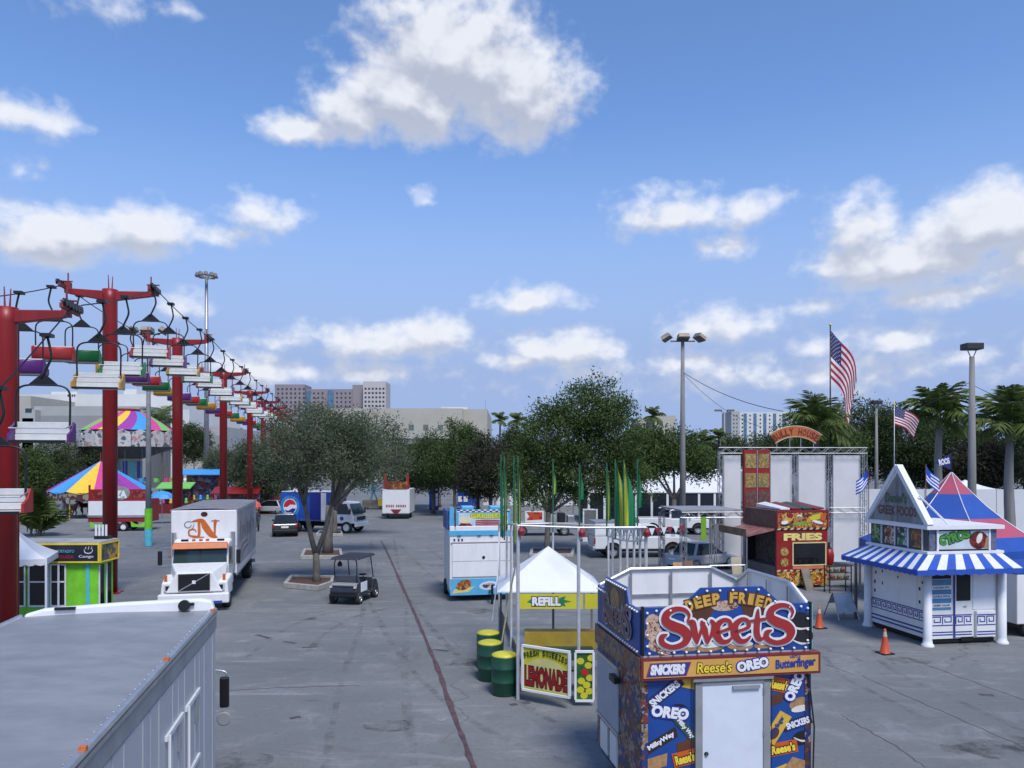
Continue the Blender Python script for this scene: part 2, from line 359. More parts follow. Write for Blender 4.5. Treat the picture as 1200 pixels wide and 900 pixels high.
def gstrip(name, pts, w, z, m, jit=.0, parent=None, n=8):
    P = smooth_path(pts, n); mb = MB(); k = 0
    for i, p in enumerate(P):
        t = (P[min(i + 1, len(P) - 1)] - P[max(i - 1, 0)]).normalized(); q = Vector((-t.y, t.x, 0)); ww = w * random.uniform(.6, 1.3) if jit else w
        o = Vector((random.uniform(-jit, jit), random.uniform(-jit, jit), 0)); mb.v += [tuple(p + o + q * ww / 2 + Vector((0, 0, z))), tuple(p + o - q * ww / 2 + Vector((0, 0, z)))]
    for i in range(len(P) - 1): mb.f.append((2 * i + 1, 2 * i + 3, 2 * i + 2, 2 * i)); mb.m.append(0)
    return mb.build(name, m, parent)
LINER = mat('line_dark_red', (.10, .055, .062), .8, var=.35, vs=4, dirt=.3, ds=3)
CRK = mat('crack_tar', (.075, .075, .077), .9, var=.3)
hl = gstrip('cable_cover', [gp(*q) for q in ((557, 905), (541, 862), (527, 825), (513, 784), (497, 745), (482, 710), (466, 675), (455, 650), (447, 634))], .115, .018, LINER, .01, n=6)
tag(hl, 'thin dark red cable strip running along the open asphalt past the golf cart', 'cable strip')
for pts in ([(1010, 792), (1060, 815), (1130, 845), (1215, 882)], [(1060, 770), (1110, 788), (1160, 806), (1230, 832)], [(985, 838), (1010, 852), (1050, 875), (1085, 900)],
            [(963, 777), (1000, 790)], [(256, 810), (330, 806), (420, 803)], [(320, 730), (350, 727), (368, 724)], [(305, 745), (318, 748)]):
    gstrip('pavement_crack', [gp(*q) for q in pts], .024, .004, CRK, .03, ground)
for a, b in (((300, 744), (316, 748)), ((333, 752), (347, 754)), ((355, 759), (372, 758)), ((360, 726), (370, 725)), ((598, 826), (606, 825)), ((612, 824), (620, 823)), ((1148, 814), (1164, 815)), ((508, 761), (526, 763)), ((340, 842), (352, 840))):
    gstrip('asphalt_patch', [gp(*a), gp(*b)], .16, .004, CRK, .02, ground, 3)
def worn(name, col, amt=.5):
    m = bpy.data.materials.new(name); m.use_nodes = True; t = m.node_tree; b = t.nodes['Principled BSDF']; h = NX(t); b.inputs['Base Color'].default_value = (*col, 1); b.inputs['Roughness'].default_value = .9
    geo = t.nodes.new('ShaderNodeNewGeometry'); tr = t.nodes.new('ShaderNodeBsdfTransparent'); mx = t.nodes.new('ShaderNodeMixShader')
    t.links.new(h.m('MULTIPLY', h.ss(h.noise(geo.outputs['Position'], 1.3, 7, .75), .42, .66), amt), mx.inputs[0]); t.links.new(tr.outputs[0], mx.inputs[1]); t.links.new(b.outputs[0], mx.inputs[2]); t.links.new(mx.outputs[0], t.nodes['Material Output'].inputs[0]); return m
TYRE = worn('tyre_mark', (.09, .09, .092), .28); STAIN = worn('oil_stain', (.08, .078, .076), .5); FADED = worn('faded_paint', (.5, .5, .48), .4)
for pts in ([(380, 905), (400, 800), (425, 720), (432, 660), (436, 630)], [(700, 905), (560, 850), (470, 770), (430, 700)], [(290, 770), (330, 740), (380, 720), (470, 705)], [(1190, 900), (1060, 830), (985, 790), (960, 760)], [(470, 640), (500, 670), (560, 715)]):
    for dx_ in (0, 1.55): gstrip('tyre_mark', [(gp(*q)[0] + dx_, gp(*q)[1] + .2 * dx_) for q in pts], .19, .003 + .0005 * (dx_ > 0), TYRE, .01, ground, 7)
rs = random.Random(9)
for k in range(46):
    px_, py_ = rs.uniform(255, 1190), 610 + 285 * rs.random() ** 1.4
    if py_ > 760 and 560 < px_ < 960: continue
    c_ = gp(px_, py_); r_ = rs.uniform(.12, .55); n_ = 12
    MB().add([(c_[0] + r_ * rs.uniform(.6, 1.2) * math.cos(2 * math.pi * i / n_) * 1.3, c_[1] + r_ * rs.uniform(.6, 1.2) * math.sin(2 * math.pi * i / n_), .0022 + .00002 * k) for i in range(n_)], [tuple(range(n_))]).build('stain', STAIN if k % 3 else FADED, ground)
for pts in ([(560, 660), (700, 668), (800, 675)], [(440, 690), (520, 692)], [(960, 700), (1020, 716), (1060, 728)]): gstrip('faded_bay_line', [gp(*q) for q in pts], .1, .0045, FADED, .005, ground)
# ------------------------------------------------------------------ far buildings
def bld(label, name='building', cat='building'): return thing(name, label, cat)
def slab(par, name, px0, px1, ytop, d, dep, m, ybot=None, z0=0.):
    x0, x1 = gx(px0, d), gx(px1, d)
    return MB().bx(x0, x1, d, d + dep, z0 if ybot is None else gz(ybot, d), gz(ytop, d)).build(name, m, par)
def windows(par, d, cols, rows, w, h, m, name='window', prot=.06):
    first = None
    for x in cols:
        for y in rows:
            if first is None:
                first = MB().bx(-w / 2, w / 2, -prot, prot, -h / 2, h / 2).build(name, m, par); first.location = (gx(x, d), d, gz(y, d)); first0 = first
            else: share(first0, par, (gx(x, d), d, gz(y, d)))
cream = mat('cream_stucco', (.42, .40, .34), .9, var=.06, vs=.2, dirt=.08, ds=.08)
greyb = mat('grey_stucco', (.27, .28, .28), .9, var=.06, vs=.2, dirt=.08, ds=.08)
greyl = mat('pale_grey_stucco', (.38, .39, .38), .9, var=.05, vs=.2, dirt=.06, ds=.08)
whiteb = mat('white_stucco', (.62, .62, .60), .9, var=.05, vs=.2, dirt=.05, ds=.08)
hot = mat('hotel_taupe', (.27, .235, .245), .9, var=.06, vs=.05, dirt=.05, ds=.03)
hotl = mat('hotel_pale', (.50, .46, .45), .9, var=.05, vs=.05, dirt=.04, ds=.03)
WFAR = glass('far_glass', (.035, .05, .08), .25); WBLUE = glass('far_blue_glass', (.10, .19, .30), .2)
b = bld('wide grey and white exhibition hall behind the swing ride')
slab(b, 'wall', 40, 173, 487, 170, 60, greyb); slab(b, 'upper_wall', 40, 173, 476, 170.05, 58, greyl, 487.02); slab(b, 'penthouse', 22, 205, 462, 196, 40, whiteb)
slab(b, 'side_wing', 26, 41, 480, 168, 30, greyl); slab(b, 'stair_block', 18, 36, 464, 178, 20, cream); slab(b, 'low_wing', 2, 39, 490, 168, 20, greyl)
slab(b, 'roof_unit', 145, 160, 456, 200, 6, whiteb); slab(b, 'roof_unit', 60, 90, 459, 200, 6, whiteb)
windows(b, 168, (33.5,), (481,), 1.4, .9, WFAR); windows(b, 196, (80, 82.5, 85, 87.5), (463.5,), .35, .5, WFAR)
b = bld('pale flat-roofed hall with a cream service block right of the swing ride')
slab(b, 'wall', 205, 262, 500, 150, 40, greyl); slab(b, 'service_block', 215, 238, 509, 138, 8, cream); slab(b, 'upper_wall', 200, 222, 480, 160, 30, whiteb); slab(b, 'canopy', 240, 330, 535, 132, 16, greyl, 540)
windows(b, 150, (226, 231), (493,), .1, .1, WFAR); slab(b, 'dark_opening', 238, 258, 512, 149.8, .1, DARK, 545)
b = bld('tall taupe hotel block with rows of small windows and a pale end tower')
slab(b, 'wing', 322, 357, 450.5, 520, 18, hot); slab(b, 'wing', 357, 426, 456, 524, 14, hot); slab(b, 'end_tower', 425.5, 452, 447, 518, 20, hotl); slab(b, 'roof_cap', 413, 426, 451, 523, 8, hot)
slab(b, 'glass_strip', 358, 364, 457.5, 523.6, .6, WBLUE, 500); slab(b, 'glass_strip', 384, 391, 457.5, 523.6, .6, WBLUE, 500)
ry = [456 + 5.05 * i for i in range(7)]
windows(b, 520, [326 + 5.0 * i for i in range(7)], ry, 1.25, 1.35, WFAR); windows(b, 524, [368 + 5.0 * i for i in range(3)] + [395 + 5. * i for i in range(6)], [q + 5 for q in ry[:6]], 1.2, 1.3, WFAR); windows(b, 518, [428.4 + 4.2 * i for i in range(6)], [q - .5 for q in ry], 1.35, 1.35, WFAR)
b = bld('long cream warehouse with three square windows behind the trees')
slab(b, 'wall', 380, 542, 478.5, 230, 60, cream); slab(b, 'end_wall', 542, 571, 479.5, 234, 50, cream); slab(b, 'cornice', 380, 541, 511, 229.6, .5, greyl, 514); slab(b, 'roof_unit', 517, 548, 477, 250, 8, whiteb)
windows(b, 230, (465, 482, 499, 516), (501,), 1.55, 1.7, mat('far_shutter', (.12, .15, .14), .6)); windows(b, 234, (569,), (474,), .12, 3., STEEL, 'antenna')
b = bld('white and blue apartment tower rising behind the food stands')
slab(b, 'wall', 866, 930, 483, 540, 20, whiteb); slab(b, 'end_wall', 857, 867, 482, 536, 24, greyl)
for x in (873.5, 885, 896.5, 908, 919): slab(b, 'glass_strip', x - 1.7, x + 1.7, 484.5, 539.6, .6, WBLUE, 530)
windows(b, 540, (870, 879, 891, 902, 914, 925), [487 + 4.6 * i for i in range(8)], 1.0, 1.2, WFAR); windows(b, 536, (860, 863.5), [487 + 4.6 * i for i in range(8)], .8, 1.1, WFAR)
b = bld('small cream house top showing between the palms'); slab(b, 'wall', 765, 792, 487, 150, 10, cream); slab(b, 'tower', 748, 757, 489, 152, 8, cream); slab(b, 'window', 770, 774, 492, 149.9, .1, WFAR, 496)
# ------------------------------------------------------------------ trees
RNG = np.random.default_rng(5)
def leaf_mesh(name, cents, per, sig, ls, m, rng, droop=0.):
    C_ = np.repeat(cents, per, axis=0); n = len(C_)
    P = C_ + rng.normal(0, 1, (n, 3)) * sig * np.array([1, 1, .75])
    a = rng.normal(0, 1, (n, 3)); a[:, 2] -= droop; a /= np.linalg.norm(a, axis=1)[:, None]
    q = rng.normal(0, 1, (n, 3)); b_ = np.cross(a, q); b_ /= np.linalg.norm(b_, axis=1)[:, None]
    L = ls * rng.uniform(.6, 1.35, (n, 1)); w = L * .38
    V = np.stack([P - a * L * .5, P + b_ * w * .5, P + a * L * .5, P - b_ * w * .5], 1).reshape(-1, 3)
    me = bpy.data.meshes.new(name); me.vertices.add(4 * n); me.vertices.foreach_set('co', V.ravel()); me.loops.add(4 * n); me.loops.foreach_set('vertex_index', np.arange(4 * n, dtype=np.int32))
    me.polygons.add(n); me.polygons.foreach_set('loop_start', np.arange(0, 4 * n, 4, dtype=np.int32)); me.polygons.foreach_set('loop_total', np.full(n, 4, dtype=np.int32)); me.materials.append(m); me.update(calc_edges=True); me.validate()
    o = bpy.data.objects.new(name, me); COL.objects.link(o); return o
def tree(label, px, d, ells, m, clumps=150, per=55, ls=.13, tr=.17, fork=None, seed=1, group=None, name='tree', twig=True, sig=.3, lean=0., bend=0., stems=None):
    rng = np.random.default_rng(seed); x0 = gx(px, d)
    t = thing(name, label, 'tree', (x0, d, 0), 0, group)
    E = [((gx(cx, d) - x0), rng.uniform(-.35, .35) * rx / FPX * d, gz(cy, d), rx / FPX * d, ry / FPX * d) for cx, cy, rx, ry in ells]
    vol = np.array([e[3] * e[3] * e[4] for e in E]); vol = vol / vol.sum(); C_ = []; own = []
    for _ in range(clumps):
        i = rng.choice(len(E), p=vol); e = E[i]; v = rng.normal(0, 1, 3); v /= np.linalg.norm(v); r = rng.uniform(.25, 1) ** .45
        r *= 1 + .12 * math.sin(5 * v[0] + 3 * v[2] + i)
        C_.append((e[0] + v[0] * r * e[3], e[1] + v[1] * r * e[3], max(e[2] + v[2] * r * e[4], 1.6))); own.append(i)
    C_ = np.array(C_)
    cr = leaf_mesh('crown', C_, per, sig, ls, m, rng); cr.parent = t
    fz = gz(fork, d) if fork else max(1.6, min(e[2] - e[4] for e in E) - .2)
    mb = MB(); fx = lean * fz
    mb.tube([(0, 0, -.05), (fx * .1 + bend * .3, 0, fz * .3), (fx * .55 + bend * .5, .02, fz * .65), (fx, 0, fz)], [tr * 1.35, tr * 1.02, tr * .95, tr * .9], 10)
    heads = []
    ST = [Vector((gx(a, d) - x0, (.25 if i else -.15), gz(b_, d))) for i, (a, b_) in enumerate(stems or ())]
    for q in ST: s_ = Vector((fx, 0, fz - .15)); mb.tube([s_, s_.lerp(q, .4) + Vector((q.x * .12, 0, .1)), q], [tr * .78, tr * .7, tr * .58], 9)
    for e in E:
        c = Vector((e[0], e[1], e[2])); s_ = min(ST, key=lambda q: abs(q.x - c.x)) - Vector((0, 0, .12)) if ST else Vector((fx, 0, fz - .1)); mid = s_.lerp(c, .5) + Vector((rng.uniform(-.2, .2), rng.uniform(-.2, .2), .1 * (c - s_).length))
        mb.tube([s_, s_.lerp(mid, .5), mid, c, c + Vector((0, 0, e[4] * .5))], [tr * .62, tr * .5, tr * .38, tr * .22, tr * .06], 7); heads.append((s_, mid, c))
    if twig:
        for i, p in enumerate(C_):
            s_, mid, c = heads[own[i]]; q = Vector(p); u = rng.uniform(.3, 1); a = mid.lerp(c, u)
            mb.tube([a, a.lerp(q, .55) + Vector((0, 0, .12)), q + (q - a) * .12], [tr * .11, tr * .06, .006], 3, cap=False)
    mb.build('trunk', BARK, t, smooth=True)
    return t
tree('olive-green tree with forked trunk in the planter beside the golf cart', 371, 34.9, [(372, 522, 58, 46), (336, 532, 34, 38), (415, 536, 38, 36), (388, 504, 42, 28), (328, 512, 20, 26), (350, 552, 32, 22), (412, 554, 32, 20), (432, 514, 24, 28)], LEAF_OLIVE, 520, 66, .12, .16, 648, 3, lean=-.02, sig=.3, stems=((358, 588), (388, 590)))
tree('sparse olive tree whose trunk stands in the square planter behind the forked tree', 384, 46, [(442, 512, 34, 30), (465, 535, 24, 26), (408, 520, 30, 30), (425, 548, 30, 22)], LEAF_OLIVE, 210, 46, .15, .27, 592, 4, lean=.05, sig=.34)
tree('slim olive tree in the small kerbed planter by the blue drinks truck', 392, 58, [(450, 538, 26, 32), (425, 538, 24, 30), (396, 528, 26, 32)], LEAF_OLIVE, 130, 50, .18, .2, 598, 6, sig=.4)
for k, (px, d, es, m) in enumerate([(483, 92, [(478, 548, 30, 30), (495, 555, 22, 24)], LEAF_DARK), (508, 84, [(508, 540, 30, 34), (522, 552, 24, 26)], LEAF_DARK), (515, 96, [(500, 538, 26, 26)], LEAF_GREEN), (533, 80, [(540, 530, 30, 36), (548, 514, 20, 16), (522, 545, 24, 26)], LEAF_GREEN), (575, 72, [(575, 548, 34, 36), (560, 560, 24, 24)], LEAF_BROWN), (598, 88, [(605, 530, 26, 30)], LEAF_DARK), (560, 90, [(562, 555, 26, 26)], LEAF_DARK)]):
    lab = ('dark shade tree in the grove beyond the white and red trailer', 'fresh green shade tree in the grove beyond the white and red trailer', 'brownish thin-leaved tree in the grove above the turquoise food trailer')[[LEAF_DARK, LEAF_GREEN, LEAF_BROWN].index(m)]
    lab = ('dark round tree just right of the white and red snack trailer', 'dark tree whose trunk stands beside the blue vending machine', 'green tree behind the blue vending machine', 'tall fresh green tree in front of the cream warehouse windows', 'brownish thin-leaved tree above the turquoise food trailer', 'dark tree below the two fan palms', 'dark low tree over the blue ride booth')[k]
    tree(lab, px, d, es, m, 230, 64, .27, .2, 575, 20 + k, 'grove of shade trees down the midway', sig=.42)
tree('large dark green tree in a planter behind the lemonade stand', 641, 46, [(690, 482, 48, 34), (655, 512, 48, 40), (724, 508, 36, 42), (630, 552, 36, 40), (690, 550, 56, 40), (735, 560, 30, 34), (610, 565, 26, 30), (705, 462, 26, 18)], LEAF_GREEN, 560, 82, .2, .17, 600, 41, lean=.03, sig=.36)
tree('leafy green tree spreading over the white tent roof', 790, 62, [(790, 528, 40, 28), (822, 545, 22, 18), (762, 532, 30, 32), (745, 535, 24, 30)], LEAF_GREEN, 340, 75, .25, .2, 585, 42, sig=.42)
tree('dark tree between the two far palms and the apartment tower', 850, 105, [(850, 530, 34, 18), (880, 528, 26, 18), (820, 535, 22, 18)], LEAF_DARK, 200, 60, .34, .2, 555, 43, sig=.55)
for k, (px, d, es, m) in enumerate([(958, 78, [(950, 512, 36, 30), (975, 530, 34, 28)], LEAF_GREEN), (1012, 84, [(1010, 502, 38, 34), (1020, 535, 40, 28)], LEAF_DARK), (1062, 80, [(1058, 512, 40, 34), (1075, 545, 44, 26)], LEAF_DARK), (1128, 76, [(1125, 530, 38, 34), (1105, 550, 30, 24)], LEAF_DARK), (1165, 70, [(1160, 545, 32, 28)], LEAF_BROWN), (1200, 78, [(1195, 515, 36, 44), (1215, 545, 30, 30)], LEAF_DARK), (930, 90, [(925, 530, 30, 24)], LEAF_DARK), (1290, 80, [(1280, 525, 60, 40)], LEAF_DARK)]):
    lab = ('green tree in the belt of trees behind the white screen wall', 'dark tree in the belt of trees behind the white screen wall', 'brownish grey tree in the belt of trees above the white fence')[[LEAF_GREEN, LEAF_DARK, LEAF_BROWN].index(m)]
    lab = ('green tree under the large stars and stripes', 'dark tall tree behind the wooden-coloured lamp post', 'dark tree behind the small stars and stripes', 'dark tree between the royal palm and the single-box lamp post', 'brownish grey tree above the white fence', 'dark tree behind the palm at the end of the white fence', 'dark tree behind the orange arched sign', 'wide dark tree past the end of the white fence')[k]
    tree(lab, px, d, es, m, 300, 66, .31, .2, 580, 60 + k, 'belt of trees behind the stands', sig=.5)
for k, (px, d, es, m) in enumerate([(75, 96, [(62, 540, 34, 26), (95, 540, 34, 26), (50, 560, 30, 24)], LEAF_DARK), (120, 110, [(118, 535, 24, 24)], LEAF_BROWN), (30, 80, [(28, 560, 24, 34)], LEAF_GREEN), (228, 125, [(228, 520, 22, 22)], LEAF_DARK), (262, 96, [(258, 548, 24, 22), (282, 545, 22, 24)], LEAF_OLIVE), (300, 84, [(298, 548, 22, 30), (318, 560, 18, 22)], LEAF_OLIVE), (-60, 90, [(-60, 540, 60, 40)], LEAF_DARK)]):
    lab = {LEAF_DARK: 'dark leafy tree below the grey exhibition hall', LEAF_BROWN: 'thin brown tree under the rim of the swing ride', LEAF_GREEN: 'bushy green tree behind the nearest red tower', LEAF_OLIVE: 'small olive tree among the red sky ride towers'}[m]
    lab = ('dark leafy tree below the grey exhibition hall wall', 'thin brown tree under the rim of the swing ride', 'bushy green tree behind the shortest red tower', 'dark tree beside the cream service block', 'small olive tree over the orange-fronted game booth', 'small olive tree just left of the forked planter tree', 'wide dark tree out past the exhibition hall')[k]
    tree(lab, px, d, es, m, 230, 60, .29, .18, 580, 80 + k, 'trees on the ride side of the midway', sig=.45)
# palms
def frond_mesh(L, n=22, w=.5, droop=1.0, seed=0):
    rng = random.Random(seed); mb = MB(); pts = []
    for i in range(9):
        t = i / 8; a = droop * t ** 1.4; pts.append(Vector((L * (math.sin(a) / max(a, .01) if a > .01 else 1) * t, 0, L * t * (.25 - .62 * droop * t * t))))
    mb.tube(pts, [.03, .028, .025, .022, .02, .016, .012, .009, .005], 4)
    for i in range(n):
        t = .14 + .85 * i / n; k = t * 8; j = int(min(k, 7)); p = pts[j].lerp(pts[j + 1], k - j); tg = (pts[j + 1] - pts[j]).normalized()
        for sd_ in (-1, 1):
            l = w * math.sin(math.pi * (.12 + .82 * t)) * rng.uniform(.8, 1.15)
            e = p + tg * l * .5 + Vector((0, sd_ * l * .75, -l * rng.uniform(.25, .8))); ww = tg * .07
            mid = p.lerp(e, .5) + Vector((0, 0, .05))
            mb.add([p - ww * .5, p + ww * .5, mid + ww, e, mid - ww], [(0, 1, 2, 4), (4, 2, 3)])
    return mb
FROND = {}
def palm(label, px, d, ycrown, rpx, nf=15, shaft=True, tr=.16, seed=0, droop=1.0, name='palm_tree', group=None, spread=(-12, 84)):
    rng = random.Random(seed); x = gx(px, d); zc = gz(ycrown, d); L = rpx / FPX * d
    t = thing(name, label, 'palm', (x, d, 0), 0, group)
    mb = MB(); nseg = 14; top = zc - (L * .35 if shaft else 0)
    mb.tube([(.04 * math.sin(i * .5), 0, top * i / nseg - .03 * (i == 0)) for i in range(nseg + 1)], [tr * (1.25 - .45 * (i / nseg) + .12 * math.sin(math.pi * i / nseg) + .02 * (i % 2)) for i in range(nseg + 1)], 10)
    mb.build('trunk', POLEC if shaft else BARK, t, smooth=True)
    if shaft: MB().tube([(0, 0, top - .02), (0, 0, top + L * .12), (0, 0, zc + .1)], [tr * .85, tr * 1.05, tr * .5], 10).build('crownshaft', mat('palm_shaft', (.10, .13, .04), .5, var=.2), t, smooth=True)
    key = (round(L, 1), droop)
    for i in range(nf):
        az_ = 360 * i / nf * 1.0 + rng.uniform(-14, 14); up = spread[0] + (spread[1] - spread[0]) * ((i * 7) % nf) / nf
        if key not in FROND:
            o = frond_mesh(L, 26, L * .36, droop, 3).build('frond', LEAF_PALM, t); FROND[key] = o; c = o
        else: c = share(FROND[key], t)
        c.location = (0, 0, zc); c.rotation_euler = (0, -R(up), R(az_)); s_ = rng.uniform(.85, 1.1); c.scale = (s_, s_, s_)
    return t
palm('royal palm with smooth grey trunk left of the single-box lamp post', 1100, 48, 486, 46, 24, seed=2, tr=.22, droop=.6, spread=(-28, 80))
palm('royal palm with grey trunk rising from behind the pink and blue tent', 1183, 42, 498, 54, 23, seed=3, tr=.23, droop=.62, spread=(-28, 80))
palm('bushy palm under the big flag behind the orange arched sign', 958, 66, 500, 48, 30, shaft=False, seed=5, tr=.2, droop=.65, spread=(-30, 80))
for px, d, y, r, sd_ in ((586, 126, 492, 13, 7), (606, 122, 493, 14, 8), (766, 112, 488, 16, 9), (824, 96, 518, 18, 10), (190, 118, 496, 28, 11), (842, 100, 512, 14, 12), (1215, 66, 495, 40, 13)):
    palm({7: 'slender fan palm beside the end of the cream warehouse', 8: 'fan palm next to the big dark green tree', 9: 'palm in front of the small cream house', 10: 'short palm left of the far two-headed lamp', 11: 'dark palm right of the striped swing ride roof', 12: 'small palm at the foot of the apartment tower', 13: 'palm behind the white fence'}[sd_], px, d, y, r, 15, shaft=False, seed=sd_, tr=.16, droop=.7, spread=(-35, 80))
ar = thing('areca_palm', 'clump of feathery green palm leaves by the striped carousel tent', 'palm', (gx(42, 58), 58, 0))
rr = random.Random(4)
for i in range(26):
    k_ = list(FROND)[0]; c = share(FROND[k_], ar, (rr.uniform(-.6, .6), rr.uniform(-.5, .5), rr.uniform(.1, 1.4)), (0, -R(rr.uniform(35, 85)), R(rr.uniform(0, 360))), (rr.uniform(.8, 1.35),) * 3); c.name = 'frond'
for i in range(7):
    a = rr.uniform(0, 6.28); MB().tube([(.3 * math.cos(a), .3 * math.sin(a), 0), (.5 * math.cos(a), .5 * math.sin(a), 1.5)], [.05, .03], 6).build('stem', BARK, ar)
# ------------------------------------------------------------------ planters
def planter(label, pts, h=.24, z0=0.):
    t = thing('tree_planter', label, 'planter'); C_ = Vector((sum(p[0] for p in pts) / len(pts), sum(p[1] for p in pts) / len(pts), 0)); t.location = C_
    n = len(pts); P = [Vector((*p, 0)) - C_ for p in pts]
    for i in range(n):
        a, b_ = P[i], P[(i + 1) % n]; ai, bi = a * .86, b_ * .86
        MB().hexa([a, b_, bi, ai, a + Vector((0, 0, h)), b_ + Vector((0, 0, h)), bi + Vector((0, 0, h)), ai + Vector((0, 0, h))]).build('kerb_stone', CONC, t, bevel=.025)
    mb = MB(); mb.add([p * .865 + Vector((0, 0, h * .6)) for p in P], [tuple(range(n))]); mb.build('soil', mat('mulch', (.10, .05, .035), .95, var=.4, vs=14, bump=.6), t)
    return t
def ccw(pts): 
    a = sum(pts[i][0] * pts[(i + 1) % len(pts)][1] - pts[(i + 1) % len(pts)][0] * pts[i][1] for i in range(len(pts))); return pts if a > 0 else pts[::-1]
planter('five-sided concrete kerb planter around the forked tree', ccw([gp(332, 689), gp(373, 693), gp(390, 687), gp(392, 680), gp(340, 679)]))
planter('rectangular concrete kerb planter behind the forked tree', ccw([gp(352, 656), gp(402, 656), gp(400, 647), gp(356, 647)]))
planter('low kerb planter beside the blue drinks truck', ccw([gp(370, 629), gp(402, 629), gp(400, 624.5), gp(374, 624.5)]))
planter('red-edged kerb planter under the large dark green tree', ccw([gp(620, 653), gp(672, 653), gp(674, 645), gp(622, 645)]), .2)
# ------------------------------------------------------------------ sky ride
V_ = Vector((U.y, -U.x, 0)); P1 = Vector((gx(129, 32.6), 32.6, 0))
def lineP(d, off=0.): return P1 + U * ((d - 32.6) / U.y) + V_ * off
TOW = [(22.8, 10.0), (32.6, 12.75), (45.3, 12.65), (61.7, 12.5), (78, 12.4), (90, 12.3), (100, 12.2), (108, 12.2), (116, 12.2)]
def tower(zt, full=True):
    t = thing('sky_ride_tower', 'tall red steel sky ride tower with crossarm and sheave wheels', 'tower', group='red towers of the sky ride')
    MB().tube([(0, 0, 0), (0, 0, zt - .3), (0, 0, zt + .12)], [.29, .29, .31], 14).build('column', RED, t, smooth=True)
    MB().bx(-.42, .42, -.42, .42, 0, .05).build('base_plate', RED, t)
    for s_ in (-1, 1):
        MB().hexa([(s_ * .2, -.14, zt - .34), (s_ * 1.6, -.1, zt - .12), (s_ * 1.6, .1, zt - .12), (s_ * .2, .14, zt - .34), (s_ * .2, -.14, zt + .05), (s_ * 1.6, -.1, zt + .1), (s_ * 1.6, .1, zt + .1), (s_ * .2, .14, zt + .05)]).build('arm', RED, t, bevel=.02)
        a = MB(); a.bx(s_ * 1.72 - .05, s_ * 1.72 + .05, -.75, .75, zt + .06, zt + .2); a.bx(s_ * 1.62 - .12, s_ * 1.62 + .12, -.1, .1, zt - .1, zt + .35); a.cyl((s_ * 1.45, 0, zt + .4), (s_ * 1.95, 0, zt + .4), .03, n=6); a.cyl((s_ * 1.62, 0, zt + .3), (s_ * 1.62, 0, zt + .75), .03, n=6)
        sh = a.build('sheave_frame', mat('sheave_red', (.22, .03, .03), .6), t)
        for k in range(6): MB().lathe([(0, -.05), (.12, -.05), (.1, 0), (.12, .05), (0, .05)], 12, (s_ * 1.8, -.65 + .26 * k, zt + .24), axis='x').build('sheave_wheel', BLACK, sh)
    a = MB(); a.cyl((-.05, 0, zt + .1), (-.07, 0, zt + .75), .03, .015, 6); a.cyl((.06, .05, zt + .1), (.09, .05, zt + .7), .03, .015, 6); a.build('mast_tip', RED, t)
    la = MB()
    for x in (-.16, .16): la.cyl((x, .42, .6), (x, .42, zt - .4), .018, n=5)
    for k in range(int((zt - 1.2) / .35)): la.cyl((-.16, .42, .8 + .35 * k), (.16, .42, .8 + .35 * k), .012, n=4)
    la.build('ladder', RED, t)
    return t
t0 = tower(10.0); t0.location = lineP(22.8); t0.rotation_euler = (0, 0, R(STREET)); t0['label'] = 'shortest red sky ride tower standing beside the white canopy tent'; del t0['group']
tp = tower(12.75); tp.location = lineP(32.6); tp.rotation_euler = (0, 0, R(STREET))
ORD = ['first', 'second', 'third', 'fourth', 'fifth', 'sixth', 'seventh', 'eighth', 'ninth', 'tenth', 'eleventh', 'twelfth']
tp['label'] = 'tall red sky ride tower, first one past the short tower by the canopy tent'
for k, (d, z) in enumerate(TOW[2:]): copy_tree(tp, lineP(d), STREET, 'tall red sky ride tower, %s one past the short tower by the canopy tent' % ORD[k + 1])
tp_z = 12.75
def zcab(d, side):
    T = [(14.0, 5.1), (18.5, 7.6), (22.8, 10.25)] + [(a, 13.0) for a, b_ in TOW[1:]] if side > 0 else [(14., 7.5), (22.8, 10.25)] + [(a, 13.0) for a, b_ in TOW[1:]]
    if d >= T[-1][0]: return T[-1][1]
    for (a, za), (b_, zb) in zip(T, T[1:]):
        if a <= d <= b_:
            u = (d - a) / (b_ - a); return za + (zb - za) * u - 4 * u * (1 - u) * .012 * (b_ - a) * (1 if a > 20 else .3)
    return T[0][1]
for side, nm in ((1.8, 'outer'), (-1.8, 'inner')):
    ds = list(np.arange(14.0, 116.1, 1.2))
    c = MB().tube([lineP(d, side) + Vector((0, 0, zcab(d, side))) for d in ds], .022, 5).build('haul_cable', BLACK)
    tag(c, 'black steel haul cable carrying the %s sky ride chairs' % ('white-fronted' if side > 0 else 'colour-backed'), 'cable')
CH = {'purple': (.10, .018, .16), 'red': (.38, .02, .02), 'green': (.008, .16, .035), 'yellow': (.50, .26, .025)}
CHW = mat('chair_white', (.60, .61, .60), .5, var=.07, vs=5, dirt=.14, dcol=(.3, .28, .25))
